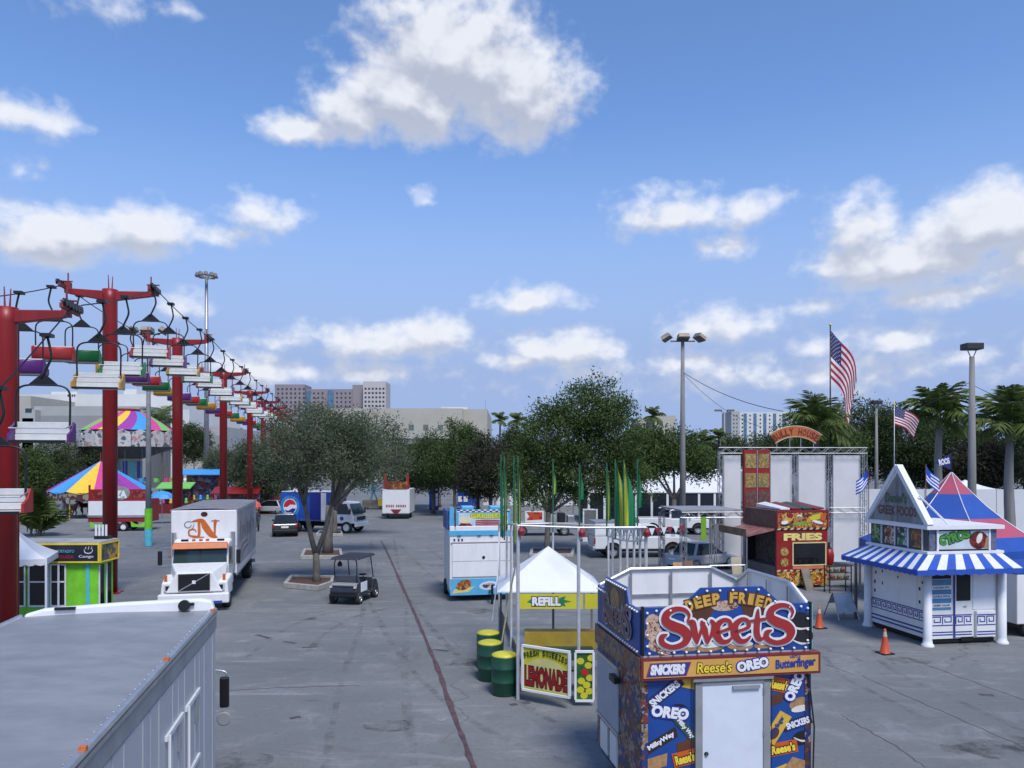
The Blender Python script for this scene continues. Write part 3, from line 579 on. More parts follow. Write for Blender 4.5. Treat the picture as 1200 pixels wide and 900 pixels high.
def chair(cn):
    t = thing('sky_ride_chair', '', 'chair'); c = -.1
    MB().tube(smooth_path([(0, 0, .03), (.07, 0, -.3), (.1, 0, -.58), (-.02, 0, -.9), (c - .05, 0, -1.16)], 4), .035, 6).build('hanger_rod', BLACK, t, smooth=True)
    MB().bx(-.14, .14, -.16, .16, -.02, .07).build('cable_grip', BLACK, t)
    MB().prism(Fr((c, .02, 0), (1, 0, 0), (0, 0, 1)), [(-.4, -1.36), (.4, -1.36), (.05, -1.04), (-.05, -1.04)], -.02, .02).build('gusset_plate', BLACK, t)
    MB().tube(smooth_path([(c - .67, 0, -2.5), (c - .68, 0, -1.75), (c - .63, 0, -1.48), (c - .42, 0, -1.36), (c, 0, -1.35), (c + .42, 0, -1.36), (c + .63, 0, -1.48), (c + .68, 0, -1.75), (c + .67, 0, -2.5)], 4), .028, 6).build('hoop_frame', BLACK, t, smooth=True)
    m = mat('chair_' + cn, CH[cn], .4, var=.12, dirt=.1)
    def sh(u, v):
        w = -.7 + 1.9 * v; return (c - .72 + 1.44 * u, .22 + .12 * math.cos(w) * 1.0 - .1, -2.62 - .3 * math.sin(w))
    MB().grid(sh, 2, 10).build('back_shell', m, t, smooth=True, solid=.03)
    for k in range(3): MB().bx(c - .7, c + .7, .05 - .03 * k, .08 - .03 * k, -2.52 - .17 * k, -2.36 - .17 * k).build('back_slat', CHW, t, bevel=.012)
    MB().bx(c - .7, c + .7, -.42, .02, -2.93, -2.88).build('seat_pan', CHW, t, bevel=.015)
    for s_ in (-1, 1): MB().prism(Fr((c + s_ * .735, 0, 0), (0, 1, 0), (0, 0, 1)), [(-.35, -2.93), (.2, -2.93), (.2, -2.42), (.08, -2.36), (-.12, -2.62), (-.35, -2.72)], -.03, .03).build('side_panel', m, t)
    MB().tube([(c - .72, -.02, -2.45), (c - .7, -.4, -2.55), (c + .7, -.4, -2.55), (c + .72, -.02, -2.45)], .018, 5).build('safety_bar', STEEL, t)
    MB().bx(c - .7, c + .7, -.45, -.42, -2.95, -2.88).build('front_edge', BLACK, t)
    return t
proto = {}; NCH = {}
def put_chair(cn, d, side):
    if cn in proto: o = copy_tree(proto[cn])
    else: o = proto[cn] = chair(cn)
    lab = 'sky ride chair with white slatted front and %s sides' % cn if side > 0 else 'sky ride chair with rounded %s back shell' % cn
    o.location = lineP(d, side) + Vector((0, 0, zcab(d, side))); o.rotation_euler = (0, 0, R(STREET + (0 if side > 0 else 180)))
    NCH[(cn, side)] = NCH.get((cn, side), -1) + 1; o['label'] = lab + ', %s past the canopy tent' % ORD[NCH[(cn, side)]]; o['group'] = ('white-fronted chairs' if side > 0 else 'colour-backed chairs') + ' on the sky ride, %s ones' % cn
bpy.context.view_layer.update()
rc = ['red', 'purple', 'yellow', 'green']
for k, d in enumerate([17.9, 20.8, 25.5, 28.2, 32.2, 35.4, 38.6, 42.2, 46, 50, 54, 58.5, 63] + list(np.arange(67.5, 112, 4.6))): put_chair(rc[k % 4], d, 1.8)
lc = ['purple', 'red', 'green', 'yellow']
for k, d in enumerate([28.3, 31.3, 34.5, 39.0, 42.8, 45.4, 47.6, 50.2, 54, 57, 60, 64] + list(np.arange(68, 112, 4.6))): put_chair(lc[k % 4], d, -1.8)
bpy.context.view_layer.update()
# ------------------------------------------------------------------ foreground box truck, heading down the midway
SIL = mat('truck_roof_sheet', (.285, .29, .30), .5, .25, var=.16, vs=1.6, bump=.35, bs=2.6, dirt=.22, ds=1.1, dcol=(.17, .17, .18), stretch=(.8, 1.4, 1))
SIDE = mat('truck_side_sheet', (.50, .51, .53), .4, .1, var=.05, vs=2, dirt=.12, ds=1., stretch=(1, 1, .3), dcol=(.25, .24, .22))
AMB = mat('amber_lens', (.55, .12, .015), .25, var=.1, dirt=0); TAIL = mat('red_lens', (.35, .01, .01), .2, var=.1, dirt=0); HEAD = mat('headlight_lens', (.5, .52, .55), .12, var=.2, dirt=0)
t = thing('box_truck', 'long grey-roofed box truck parked in front with its side mirror sticking out', 'truck', (-4.12, 10.65, 0), STREET)
L0 = -13.0
MB().bx(-2.43, -.0, L0, 0, .95, 3.44).build('cargo_body', SIDE, t)
def rf(u, v):
    x = -2.40 + 2.37 * u; y = L0 + .03 + (-L0 - .06) * v; return (x, y, 3.465 + .03 * math.sin(math.pi * u) + .004 * math.sin(y * 9) + .006 * math.sin(y * 1.7 + x * 2))
MB().grid(rf, 12, 60).build('roof_sheet', SIL, t, smooth=True)
RVT = MB().lathe([(.011, 0), (.008, .005), (0, .006)], 6).build('rivet', ALU, t); RVT.location = (-.06, -.6, 3.468)
for k in range(44): share(RVT, t, (-.05, -.15 - .16 * k, 3.4745))
MB().tube([(.0, L0, 3.47), (.0, 0, 3.47)], .035, 8).build('roof_rail', ALU, t); MB().bx(-.002, .022, L0, 0, 3.22, 3.43).build('roof_rail', GREYP, t); MB().tube([(-2.43, L0, 3.47), (-2.43, 0, 3.47)], .035, 8).build('roof_rail', ALU, t)
MB().bx(.0, .03, L0, 0, 3.4, 3.44).build('drip_edge', ALU, t)
FP = [(-2.38, 3.5), (-2.15, 3.565), (-1.2, 3.61), (-.2, 3.63), (-.04, 3.6), (-.01, 3.5)]; a = MB().prism(FRONT((0, .1, 0)), [(-.01, 3.44), (-.01, 3.5)][:1] + [(x, z) for x, z in FP[::-1]] + [(-2.38, 3.44)], 0, .13); a.build('front_fairing', WHITE2, t, bevel=.03)
for x, w in ((-2.0, .25), (-.42, .16)):
    MB().bx(x, x + w, -.07, -.02, 3.55, 3.585).build('clamp', BLACK, t)
MB().lathe([(0, -.03), (.075, -.03), (.075, .03), (0, .03)], 14, (-.38, -.1, 3.56), axis='y').build('marker_lamp', BLACK, t)
for y in (-.25, -2.9, -5.4): MB().bx(-.015, .035, y - .025, y + .025, 3.49, 3.525).build('marker_lamp', AMB, t)
for k in range(11):
    y1 = -.04 - 1.18 * k; MB().bx(.001, .014, y1 - 1.15, y1, 1.0, 3.2).build('side_panel', SIDE, t, bevel=.004)
for k in range(22):
    y = -.3 - .59 * k; MB().bx(.014, .02, y - .007, y + .007, 1.02, 3.2).build('side_rib', SIDE, t)
for yh in (-2.0, -2.95, -5.2):
    MB().cyl((.05, yh, 1.05), (.05, yh, 2.75), .016, n=6).build('door_bar', WHITE, t)
    for z in (2.7, 1.9, 1.1): MB().bx(.014, .04, yh - .05, yh + .75, z, z + .05).build('hinge', WHITE, t); 
    for z in (2.4, 1.6): MB().bx(.014, .05, yh + .5, yh + .58, z, z + .28).build('latch', ALU, t)
CABW = WHITE
MB().hexa([(-2.2, .25, .5), (-.6, .25, .5), (-.6, 2.2, .5), (-2.2, 2.2, .5), (-2.1, .25, 2.55), (-.68, .25, 2.55), (-.7, 1.75, 2.5), (-2.05, 1.75, 2.5)]).build('cab', CABW, t, bevel=.05)
MB().hexa([(-2.12, 2.15, .5), (-.65, 2.15, .5), (-.7, 3.3, .5), (-2.0, 3.3, .5), (-2.1, 2.0, 1.5), (-.68, 2.0, 1.5), (-.75, 3.2, 1.25), (-1.95, 3.2, 1.25)]).build('hood', CABW, t, bevel=.06)
MB().quad((-2.02, 2.16, 1.56), (-.74, 2.16, 1.56), (-.76, 1.815, 2.4), (-1.98, 1.815, 2.4)).build('windshield', GLASS, t)
MB().quad((-.612, .9, 1.5), (-.612, 1.95, 1.5), (-.69, 1.7, 2.35), (-.665, .9, 2.35)).build('side_window', GLASS, t)
MB().bx(-2.3, -.6, 3.2, 3.42, .35, .7).build('bumper', WHITE, t, bevel=.04)
MB().prism(RIGHTF((-.66, 0, 0)), [(.9 + .62 * math.cos(w) + 1.8, .55 + .62 * math.sin(w)) for w in np.linspace(0, math.pi, 9)], 0, .12).build('fender', WHITE, t, bevel=.03)
for x in (-.7, -2.1):
    wheel(t, (x, 2.7, .48), .48, .28)
    for y in (-9.6, -10.8): wheel(t, (x + (.35 if x > -1 else -.1), y, .48), .48, .3)
MB().bx(-2.0, -.45, L0 + .2, 2.2, .62, .94).build('chassis', BLACK, t)
mr = MB().bx(-.16, -.02, 1.38, 1.46, 1.68, 2.16).build('mirror', BLACK, t, bevel=.025)
MB().lathe([(0, -.012), (.095, -.012), (.11, 0), (.095, .012), (0, .012)], 18, (-.1, 1.42, 1.5), axis='y').build('convex_mirror', GREYP, mr)
MB().tube(smooth_path([(-.66, 1.5, 2.2), (-.3, 1.46, 2.26), (-.08, 1.42, 2.24), (-.06, 1.42, 2.15)], 4), .014, 6).build('mirror_arm', ALU, mr); MB().tube([(-.62, 1.5, 1.6), (-.1, 1.43, 1.62)], .012, 6).build('mirror_arm', ALU, mr)
# ------------------------------------------------------------------ white delivery truck with the swash N
t = thing('delivery_truck', 'white box truck with an orange swash letter above its orange sun visor', 'truck', (gx(227, 28.4), 28.4, 0), 13.5)
ORG = mat('orange_paint', (.52, .12, .02), .45)
MB().bx(-1.24, 1.24, 2.5, 11.0, 1.05, 3.62).build('cargo_body', WHITE, t, bevel=.03)
GS = mat('grey_wrap', (.33, .34, .36), .5, var=.35, vs=1.3, dirt=.25, ds=1.5)
MB().bx(1.241, 1.252, 2.6, 10.9, 1.3, 3.5).build('side_wrap', mat('side_wrap_grey', (.40, .41, .44), .45, var=.25, vs=.8, dirt=.2), t)
MB().grid(lambda u, v: (-1.22 + 2.44 * u, 2.54 + 8.42 * v, 3.63 + .05 * math.sin(math.pi * u)), 6, 12).build('roof_sheet', mat('dull_roof', (.22, .22, .24), .6, var=.25, dirt=.3), t, smooth=True)
for x in (-1.24, 1.24): MB().tube([(x, 2.5, 3.62), (x, 11.0, 3.62)], .035, 6).build('roof_rail', ALU, t)
f = FRONT((0, 2.5, 0)); q = MB()
for gcol, gr, z in ((0, .0, .006),):
    stroke(q, f, [(-.42, 3.18), (-.1, 3.2), (.05, 2.95), (.25, 2.66), (.44, 2.52), (.42, 2.42)], [.06, .17, .26, .24, .12, .03], .007); stroke(q, f, [(-.2, 3.12), (-.19, 2.8), (-.22, 2.58), (-.42, 2.55)], [.1, .11, .1, .05], .010); stroke(q, f, [(.42, 3.18), (.4, 2.95), (.4, 2.62)], [.13, .09, .07], .012)
    stroke(q, f, [(.28, 3.19), (.56, 3.19)], [.04, .04], .014); stroke(q, f, [(-.4, 2.54), (-.02, 2.54)], [.04, .04], .015); stroke(q, f, [(-.3, 2.58), (-.55, 2.62), (-.56, 2.82), (-.38, 2.86), (-.3, 2.76)], [.05, .07, .06, .05, .03], .016)
q.build('letter_n', ORG, t)
q = MB(); stroke(q, f, [(-.42, 3.15), (-.66, 3.16), (-.74, 3.02), (-.62, 2.92), (-.5, 2.98), (-.5, 3.06)], [.03, .03, .035, .035, .03, .02], .008); stroke(q, f, [(-.38, 3.08), (-.44, 2.9), (-.6, 2.8)], [.02, .03, .02], .009); q.build('swash', mat('slate', (.12, .14, .17), .5), t)
MB().prism(f, ell(0, 3.46, .13, .1), .004, .012).build('roof_badge', paint(70, 20, 30), t)
MB().hexa([(-1.05, 1.35, .7), (1.05, 1.35, .7), (1.12, 2.45, .7), (-1.12, 2.45, .7), (-1.02, 1.65, 2.35), (1.02, 1.65, 2.35), (1.08, 2.45, 2.5), (-1.08, 2.45, 2.5)]).build('cab', WHITE, t, bevel=.05)
ws = MB().quad((-.98, 1.435, 1.62), (.98, 1.435, 1.62), (.96, 1.60, 2.16), (-.96, 1.60, 2.16)).build('windshield', glass('truck_glass', (.025, .045, .045)), t)
MB().hexa([(-.02, 1.41, 1.62), (.02, 1.41, 1.62), (.02, 1.45, 1.62), (-.02, 1.45, 1.62), (-.02, 1.57, 2.16), (.02, 1.57, 2.16), (.02, 1.62, 2.16), (-.02, 1.62, 2.16)]).build('mullion', BLACK, ws)
MB().hexa([(-1.04, 1.36, 2.19), (1.04, 1.36, 2.19), (1.04, 1.6, 2.19), (-1.04, 1.6, 2.19), (-.98, 1.5, 2.42), (.98, 1.5, 2.42), (.98, 1.66, 2.42), (-.98, 1.66, 2.42)]).build('sun_visor', ORG, t, bevel=.02)
for x in (-.72, -.32, -.06, .18, .6): MB().bx(x, x + (.26 if abs(x) > .5 else .12), 1.62, 1.74, 2.46, 2.54).build('roof_lamp', AMB if abs(x) < .5 else BLACK, t)
MB().hexa([(-1.0, .12, .7), (1.0, .12, .7), (1.1, 1.4, .7), (-1.1, 1.4, .7), (-.62, .16, 1.45), (.62, .16, 1.45), (1.02, 1.42, 1.66), (-1.02, 1.42, 1.66)]).build('hood', WHITE, t, bevel=.05)
gr = MB().bx(-.55, .55, .06, .12, .78, 1.4).build('grille', mat('grille_black', (.03, .03, .035), .5), t)
for k in range(9): MB().bx(-.53, .53, .04, .06, .82 + .065 * k, .845 + .065 * k).build('grille_bar', BLACK, gr)
q = MB(); stroke(q, FRONT((0, .038, 0)), [(-.5, .8), (.5, 1.38)], [.035, .035], .002); q.build('diagonal_bar', ALU, gr); MB().bx(-.06, .06, .02, .04, 1.04, 1.16).build('badge', WHITE2, gr)
for s_ in (-1, 1):
    fe = MB().hexa([(s_ * .62, .2, .55), (s_ * 1.2, .2, .55), (s_ * 1.22, 1.3, .55), (s_ * .62, 1.3, .55), (s_ * .66, .25, 1.12), (s_ * 1.15, .25, 1.08), (s_ * 1.2, 1.3, 1.25), (s_ * .66, 1.3, 1.3)]).build('fender', WHITE, t, bevel=.06)
    MB().bx(s_ * .74 - .0, s_ * 1.06, .16, .2, .76, 1.0).build('headlight', HEAD, fe); MB().bx(s_ * .78, s_ * 1.0, .15, .16, .8, .96).build('headlight_lens', BLACK, fe)
    MB().bx(s_ * 1.02 - .05, s_ * 1.02 + .05, .3, .34, 1.12, 1.34).build('turn_signal', AMB, t)
    m_ = MB().bx(s_ * 1.42 - .08, s_ * 1.42 + .08, 1.3, 1.4, 1.6, 2.15).build('mirror', BLACK, t, bevel=.03); MB().tube([(s_ * 1.05, 1.6, 2.25), (s_ * 1.42, 1.36, 2.25), (s_ * 1.42, 1.36, 2.12)], .016, 5).build('mirror_arm', ALU, m_); MB().tube([(s_ * 1.05, 1.6, 1.5), (s_ * 1.42, 1.36, 1.58)], .016, 5).build('mirror_arm', ALU, m_)
    MB().cyl((s_ * 1.1, 2.35, 1.2), (s_ * 1.1, 2.35, 2.75), .09, n=10).build('exhaust_stack', ALU, t)
    wheel(t, (s_ * 1.05, .85, .5), .5, .28); wheel(t, (s_ * 1.02, 8.6, .5), .5, .4)
MB().quad((1.09, 1.55, 1.55), (1.115, 2.3, 1.55), (1.085, 2.3, 2.2), (1.05, 1.7, 2.2)).build('side_window', GLASS, t)
MB().bx(-1.24, 1.24, -.06, .14, .3, .68).build('bumper', WHITE, t, bevel=.05); MB().bx(.3, 1.0, -.075, -.06, .32, .4).build('licence_strip', paint(40, 70, 160), t)
MB().bx(-.8, .8, .5, 10.9, .72, 1.04).build('chassis', BLACK, t); MB().bx(1.2, 1.255, 2.5, 11.0, .98, 1.06).build('side_skirt', ALU, t); MB().bx(-1.2, 1.2, 10.9, 11.1, .45, .62).build('rear_bar', STEEL, t)
q = MB(); f = RIGHTF((1.255, 2.5, 0))
stroke(q, f, [(1.2, 1.7), (2.2, 2.0), (4.2, 2.05)], [.03, .09, .03], .004); stroke(q, f, [(1.5, 1.5), (2.8, 1.75), (4.6, 1.8)], [.03, .08, .03], .006); q.build('swoosh', paint(120, 40, 50), t)
q = MB()
for k in range(9): stroke(q, f, [(1.0 + .75 * k, 2.3), (1.1 + .75 * k, 2.75), (1.3 + .75 * k, 3.1 - .3 * (k % 3))], [.14, .2, .06], .005)
q.build('script_graphic', mat('slate2', (.10, .105, .125), .5), t)
# ------------------------------------------------------------------ cars
def car(label, loc, rz, col, L=4.6, Wd=1.86, Hh=1.7, name='parked_car', cat='car', suv=True, group=None, metal=0.):
    t = thing(name, label, cat, loc, rz, group); a = L / 2; w = Wd / 2
    pm = mat('car_' + '_'.join('%d' % (c * 100) for c in col), col, .25, metal, var=.05, dirt=.06, coat=.6)
    RF = RIGHTF((0, 0, 0)); rear = -a + (.12 if suv else .75)
    MB().prism(RF, [(-a, .32), (-a - .02, .62), (-a + .05, Hh * .58), (a * .45, Hh * .58), (a - .2, Hh * .5), (a, Hh * .36), (a - .02, .3)], -w, w).build('body', pm, t, bevel=.09)
    zb, zt = Hh * .565, Hh; c = [(-w + .07, rear - .02, zb), (w - .07, rear - .02, zb), (w - .07, a * .48, zb), (-w + .07, a * .48, zb), (-w + .27, rear + (.16 if suv else .35), zt), (w - .27, rear + (.16 if suv else .35), zt), (w - .25, a * .08, zt), (-w + .25, a * .08, zt)]
    MB().hexa(c).build('cabin', pm, t, bevel=.06)
    C_ = [Vector(v) for v in c]
    def pane(ids, nm, out, ins=.12):
        P = [C_[i] for i in ids]; m_ = sum(P, Vector()) / 4; MB().quad(*[m_ + (p - m_) * (1 - ins) + Vector(out) * .012 for p in P]).build(nm, GLASS, t)
    pane((0, 1, 5, 4), 'rear_window', (0, -1, .2)); pane((2, 3, 7, 6), 'windshield', (0, 1, .3)); pane((1, 2, 6, 5), 'side_window', (1, 0, .2)); pane((3, 0, 4, 7), 'side_window', (-1, 0, .2))
    for s_ in (-1, 1):
        MB().bx(s_ * (w - .1) - .09, s_ * (w - .1) + .09, -a - .045, -a + .03, Hh * .43, Hh * .56).build('tail_light', TAIL, t, bevel=.02)
        MB().bx(s_ * (w - .22) - .16, s_ * (w - .22) + .16, a - .06, a + .025, Hh * .36, Hh * .44).build('headlight', HEAD, t, bevel=.02)
        for y in (-a * .6, a * .62): wheel(t, (s_ * (w - .12), y, .34), .34, .24)
        MB().bx(s_ * (w + .06) - .07, s_ * (w + .06) + .07, a * .36, a * .44, Hh * .58, Hh * .66).build('mirror', pm, t, bevel=.02)
    MB().bx(-.26, .26, -a - .035, -a - .02, Hh * .40, Hh * .48).build('number_plate', WHITE2, t)
    MB().bx(-w + .04, w - .04, -a - .08, -a + .1, .3, .55).build('bumper', BLACK if suv else pm, t, bevel=.04); MB().bx(-w + .06, w - .06, a - .12, a + .04, .26, .46).build('bumper', BLACK, t, bevel=.04)
    return t
d = gd(630); car('black sport utility vehicle seen from behind near the blue drinks truck', (gx(328, 58), 59.5, 0), STREET + 3, (.012, .012, .014))
car('silver car parked under the far red towers', (gx(316, 84), 84, 0), STREET + 70, (.42, .43, .45), suv=False, Hh=1.5)
# ------------------------------------------------------------------ blue drinks truck
t = thing('beverage_truck', 'blue beverage truck with round red white and blue emblem and white cab', 'truck', (gx(383, 62), 62, 0), -106)
BLU = mat('drink_blue', (.012, .075, .40), .4, var=.12, dirt=.06); BLD = mat('drink_blue_dark', (.01, .022, .22), .4, var=.12); CY = mat('drink_cyan', (.03, .22, .55), .4, var=.15)
MB().bx(-1.15, 1.15, -3.5, 1.15, .85, 3.2).build('cargo_body', BLD, t, bevel=.04)
f = RIGHTF((1.15, -3.5, 0)); bays = [(.04, 1.7, BLU), (1.74, 2.65, BLU), (2.69, 3.6, BLD), (3.64, 4.1, WHITE), (4.13, 4.6, BLU)]
for k, (x0, x1, m_) in enumerate(bays):
    o = MB().fb(f, x0, x1, .9, 3.15, .003, .03).build('bay_door', m_, t, bevel=.01)
    if k == 0:
        for rr_, mm, z in ((.88, CY, .034), (.62, WHITE2, .038),): MB().prism(f, ell(.87, 2.05, rr_, rr_), .03, z).build('emblem_ring', mm, o)
        MB().prism(f, [(.87 + .56 * math.cos(w), 2.05 + .56 * math.sin(w)) for w in np.linspace(.25, math.pi + .1, 14)] + [(.6, 2.0), (.9, 2.2)], .038, .044).build('emblem_red', paint(200, 30, 40), o); MB().prism(f, [(.87 + .56 * math.cos(w), 2.05 + .56 * math.sin(w)) for w in np.linspace(math.pi + .5, 2 * math.pi - .3, 14)] + [(1.1, 1.9), (.7, 1.7)], .038, .044).build('emblem_blue', BLD, o)
    MB().fb(f, x0 + .05, x1 - .05, .95, 1.0, .03, .045).build('handle', ALU, o)
MB().bx(-1.1, 1.1, -3.45, 1.1, 3.21, 3.26).build('roof_sheet', WHITE, t); MB().lathe([(0, .0), (.5, 0), (.42, .2), (0, .24)], 12, (.2, -2.4, 3.25)).build('roof_vent', WHITE2, t)
MB().hexa([(-1.05, 1.35, .75), (1.05, 1.35, .75), (1.02, 3.05, .75), (-1.02, 3.05, .75), (-1.0, 1.35, 2.45), (1.0, 1.35, 2.45), (.95, 2.45, 2.4), (-.95, 2.45, 2.4)]).build('cab', WHITE, t, bevel=.07)
MB().quad((-.93, 2.92, 1.5), (.93, 2.92, 1.5), (.88, 2.52, 2.3), (-.88, 2.52, 2.3)).build('windshield', glass('truck_glass', (.05, .10, .10)), t)
MB().quad((1.052, 1.5, 1.5), (1.045, 2.65, 1.5), (.99, 2.3, 2.3), (1.0, 1.5, 2.3)).build('side_window', GLASS, t)
MB().bx(-.7, .7, 3.03, 3.08, 1.0, 1.3).build('grille', BLACK, t); MB().bx(-1.05, 1.05, 3.0, 3.2, .5, .85).build('bumper', WHITE, t, bevel=.04)
for s_ in (-1, 1):
    MB().bx(s_ * .88 - .14, s_ * .88 + .14, 3.0, 3.07, 1.0, 1.25).build('headlight', HEAD, t); wheel(t, (s_ * .95, 2.3, .46), .46, .28, rimm=WHITE2); wheel(t, (s_ * .95, -2.2, .46), .46, .4, rimm=WHITE2)
    MB().bx(s_ * 1.28 - .06, s_ * 1.28 + .06, 2.7, 2.78, 1.5, 1.95).build('mirror', BLACK, t)
MB().bx(-.7, .7, -3.4, 3.0, .5, .84).build('chassis', BLACK, t); MB().prism(RIGHTF((1.05, 0, 0)), ell(1.9, 1.15, .16, .16), 0, .008).build('door_emblem', BLU, t)
# ------------------------------------------------------------------ golf cart (rear to the camera)
t = thing('golf_cart', 'black golf cart with flat canopy roof driving away on the asphalt', 'golf cart', (gx(414, 30.6), 30.9, 0), -12)
CART = mat('cart_black', (.02, .022, .03), .35, var=.15, coat=.3)
MB().prism(RIGHTF((0, 0, 0)), [(-1.1, .3), (-1.14, .52), (-1.05, .78), (-.45, .86), (-.35, .55), (.35, .34), (.5, .36), (.62, .86), (1.0, .72), (1.15, .4), (1.1, .26), (-1.0, .26)], -.56, .56).build('body', CART, t, bevel=.05)
MB().bx(-.5, .5, -.62, .0, .62, .76).build('seat', mat('seat_grey', (.06, .07, .09), .6), t, bevel=.04); MB().hexa([(-.5, -.7, .78), (.5, -.7, .78), (.5, -.58, .78), (-.5, -.58, .78), (-.48, -.82, 1.12), (.48, -.82, 1.12), (.48, -.74, 1.12), (-.48, -.74, 1.12)]).build('seat_back', mat('seat_grey2', (.09, .10, .12), .6), t, bevel=.03)
MB().bx(-.52, .52, -1.13, -.72, .72, .82).build('rear_deck', GREYP, t, bevel=.04)
MB().hexa([(-.6, -1.05, 1.74), (.6, -1.05, 1.74), (.6, .75, 1.74), (-.6, .75, 1.74), (-.52, -.98, 1.84), (.52, -.98, 1.84), (.52, .68, 1.84), (-.52, .68, 1.84)]).build('canopy', mat('canopy_navy', (.03, .03, .045), .5), t, bevel=.03)
for s_ in (-1, 1):
    MB().tube(smooth_path([(s_ * .46, -.85, .78), (s_ * .47, -.88, 1.3), (s_ * .46, -.88, 1.62), (s_ * .4, -.86, 1.745)], 3), .022, 6).build('roof_strut', BLACK, t); MB().tube([(s_ * .52, .66, .84), (s_ * .5, .42, 1.745)], .022, 6).build('roof_strut', BLACK, t)
    for y in (-.82, .78): wheel(t, (s_ * .52, y, .24), .24, .2)
    MB().bx(s_ * .5 - .05, s_ * .5 + .05, -1.16, -1.1, .66, .74).build('tail_light', mat('pale_lens', (.6, .5, .5), .2), t); MB().bx(s_ * .565 - .012, s_ * .565 + .012, -.7, -.1, .45, .82).build('side_panel', WHITE2, t, bevel=.01)
MB().lathe([(.15, -.02), (.18, 0), (.15, .02), (.13, 0), (.15, -.02)], 14, (.25, .2, 1.02)).build('steering_wheel', BLACK, t); MB().cyl((.25, .45, .7), (.25, .2, 1.02), .02, n=6).build('steering_column', BLACK, t)
MB().lathe([(0, 0), (.09, .0), (.1, .1), (.03, .2), (0, .2)], 10, (-.28, -.8, 1.46)).build('hanging_lamp', BLACK, t); MB().cyl((-.28, -.8, 1.64), (-.28, -.8, 1.745), .01, n=4).build('lamp_cord', BLACK, t)
MB().bx(-.55, .55, -1.22, -1.12, .32, .42).build('bumper', BLACK, t, bevel=.02)
# ------------------------------------------------------------------ coffee kiosk and white canopy
LIME = paint(120, 205, 45, .5); YEL = paint(235, 205, 60, .5); NAVY = paint(28, 32, 48, .4); TEAL = paint(90, 190, 205, .5); CREAMT = paint(225, 205, 150, .5)
t = thing('coffee_kiosk', 'lime green coffee kiosk with dark menu sign in a yellow frame', 'kiosk', (gx(116, 26.6) - 3.6, 26.6, 0), 1)
MB().bx(0.05, 3.45, .15, 1.2, .0, 2.05).build('wall', LIME, t)
MB().bx(0, 3.6, 0, 1.3, 2.05, 2.72).build('sign_box', NAVY, t); MB().bx(-.05, 3.62, -.02, 1.35, 2.72, 2.78).build('roof', mat('kiosk_roof', (.4, .4, .38), .7), t)
f = FRONT((0, 0, 0)); rf_ = RIGHTF((3.6, 0, 0))
for fr, w in ((f, 3.6), (rf_, 1.3)):
    for x0, x1, y0, y1 in ((0, w, 2.05, 2.1), (0, w, 2.67, 2.73), (0, .05, 2.1, 2.67), (w - .06, w, 2.1, 2.67)): MB().fb(fr, x0, x1, y0, y1, .002, .035).build('sign_frame', YEL, t)
MB().fb(f, 0.06, 1.9, 2.32, 2.66, .003, .012).build('menu_panel', paint(90, 40, 40), t); MB().fb(rf_, .1, 1.2, 2.12, 2.65, .003, .01).build('menu_panel', mgraphic('food_photo', [lin(60, 60, 70), lin(90, 90, 100), lin(200, 150, 60), lin(80, 110, 60)], 4), t)
txt(t, 'lettering', 'COFFEE', f, .9, 2.14, .98, .2, CREAMT, .016, .03); txt(t, 'lettering', 'CORTADITO', f, 2.1, 2.40, .62, .1, paint(120, 190, 220), .006); txt(t, 'lettering', 'COLADA', f, 2.1, 2.2, .6, .12, paint(190, 50, 50), .006); txt(t, 'lettering', 'Congo', f, 2.88, 2.2, .5, .12, WHITE2, .006, .01)
q = MB(); stroke(q, f, [(3.06, 2.5), (3.1, 2.4), (3.25, 2.38), (3.34, 2.45), (3.34, 2.52)], [.02, .03, .03, .02, .02], .008); stroke(q, f, [(3.1, 2.53), (3.13, 2.6)], [.02, .015], .009); stroke(q, f, [(3.2, 2.52), (3.23, 2.62)], [.02, .015], .009); stroke(q, f, [(3.3, 2.53), (3.33, 2.61)], [.02, .015], .009); q.build('cup_drawing', WHITE2, t)
for x0, x1 in ((0.15, .95), (1.1, 1.75), (1.85, 2.35)):
    o = MB().fb(f, x0, x1, .55, 1.98, -.14, -.12).build('window', GLASS, t)
    for a in ((x0, x1, .5, .56), (x0, x1, 1.95, 2.0), (x0, x1, 1.35, 1.4), (x0 - .03, x0 + .02, .5, 2.), (x1 - .02, x1 + .03, .5, 2.)): MB().fb(f, *a, -.12, -.09).build('window_frame', WHITE2, o)
MB().fb(f, 3.05, 3.17, .1, 2.04, -.15, -.12).build('corner_strip', TEAL, t)
for x in (.25, .75):
    o = MB().fb(RIGHTF((3.45, 0, 0)), x, x + .3, .5, 1.95, .002, .02).build('window', GLASS, t); MB().fb(RIGHTF((3.45, 0, 0)), x - .05, x, .5, 1.95, .002, .035).build('window_frame', WHITE2, o)
q = MB()
for k in range(4): q.cyl((3.0 + .12 * k, .9, 2.78), (3.0 + .12 * k, .9, 3.3), .04, n=8)
q.build('vent_pipe', WHITE2, t); MB().bx(2.95, 3.45, .85, 1.15, 2.78, 2.9).build('vent_base', BLACK, t)
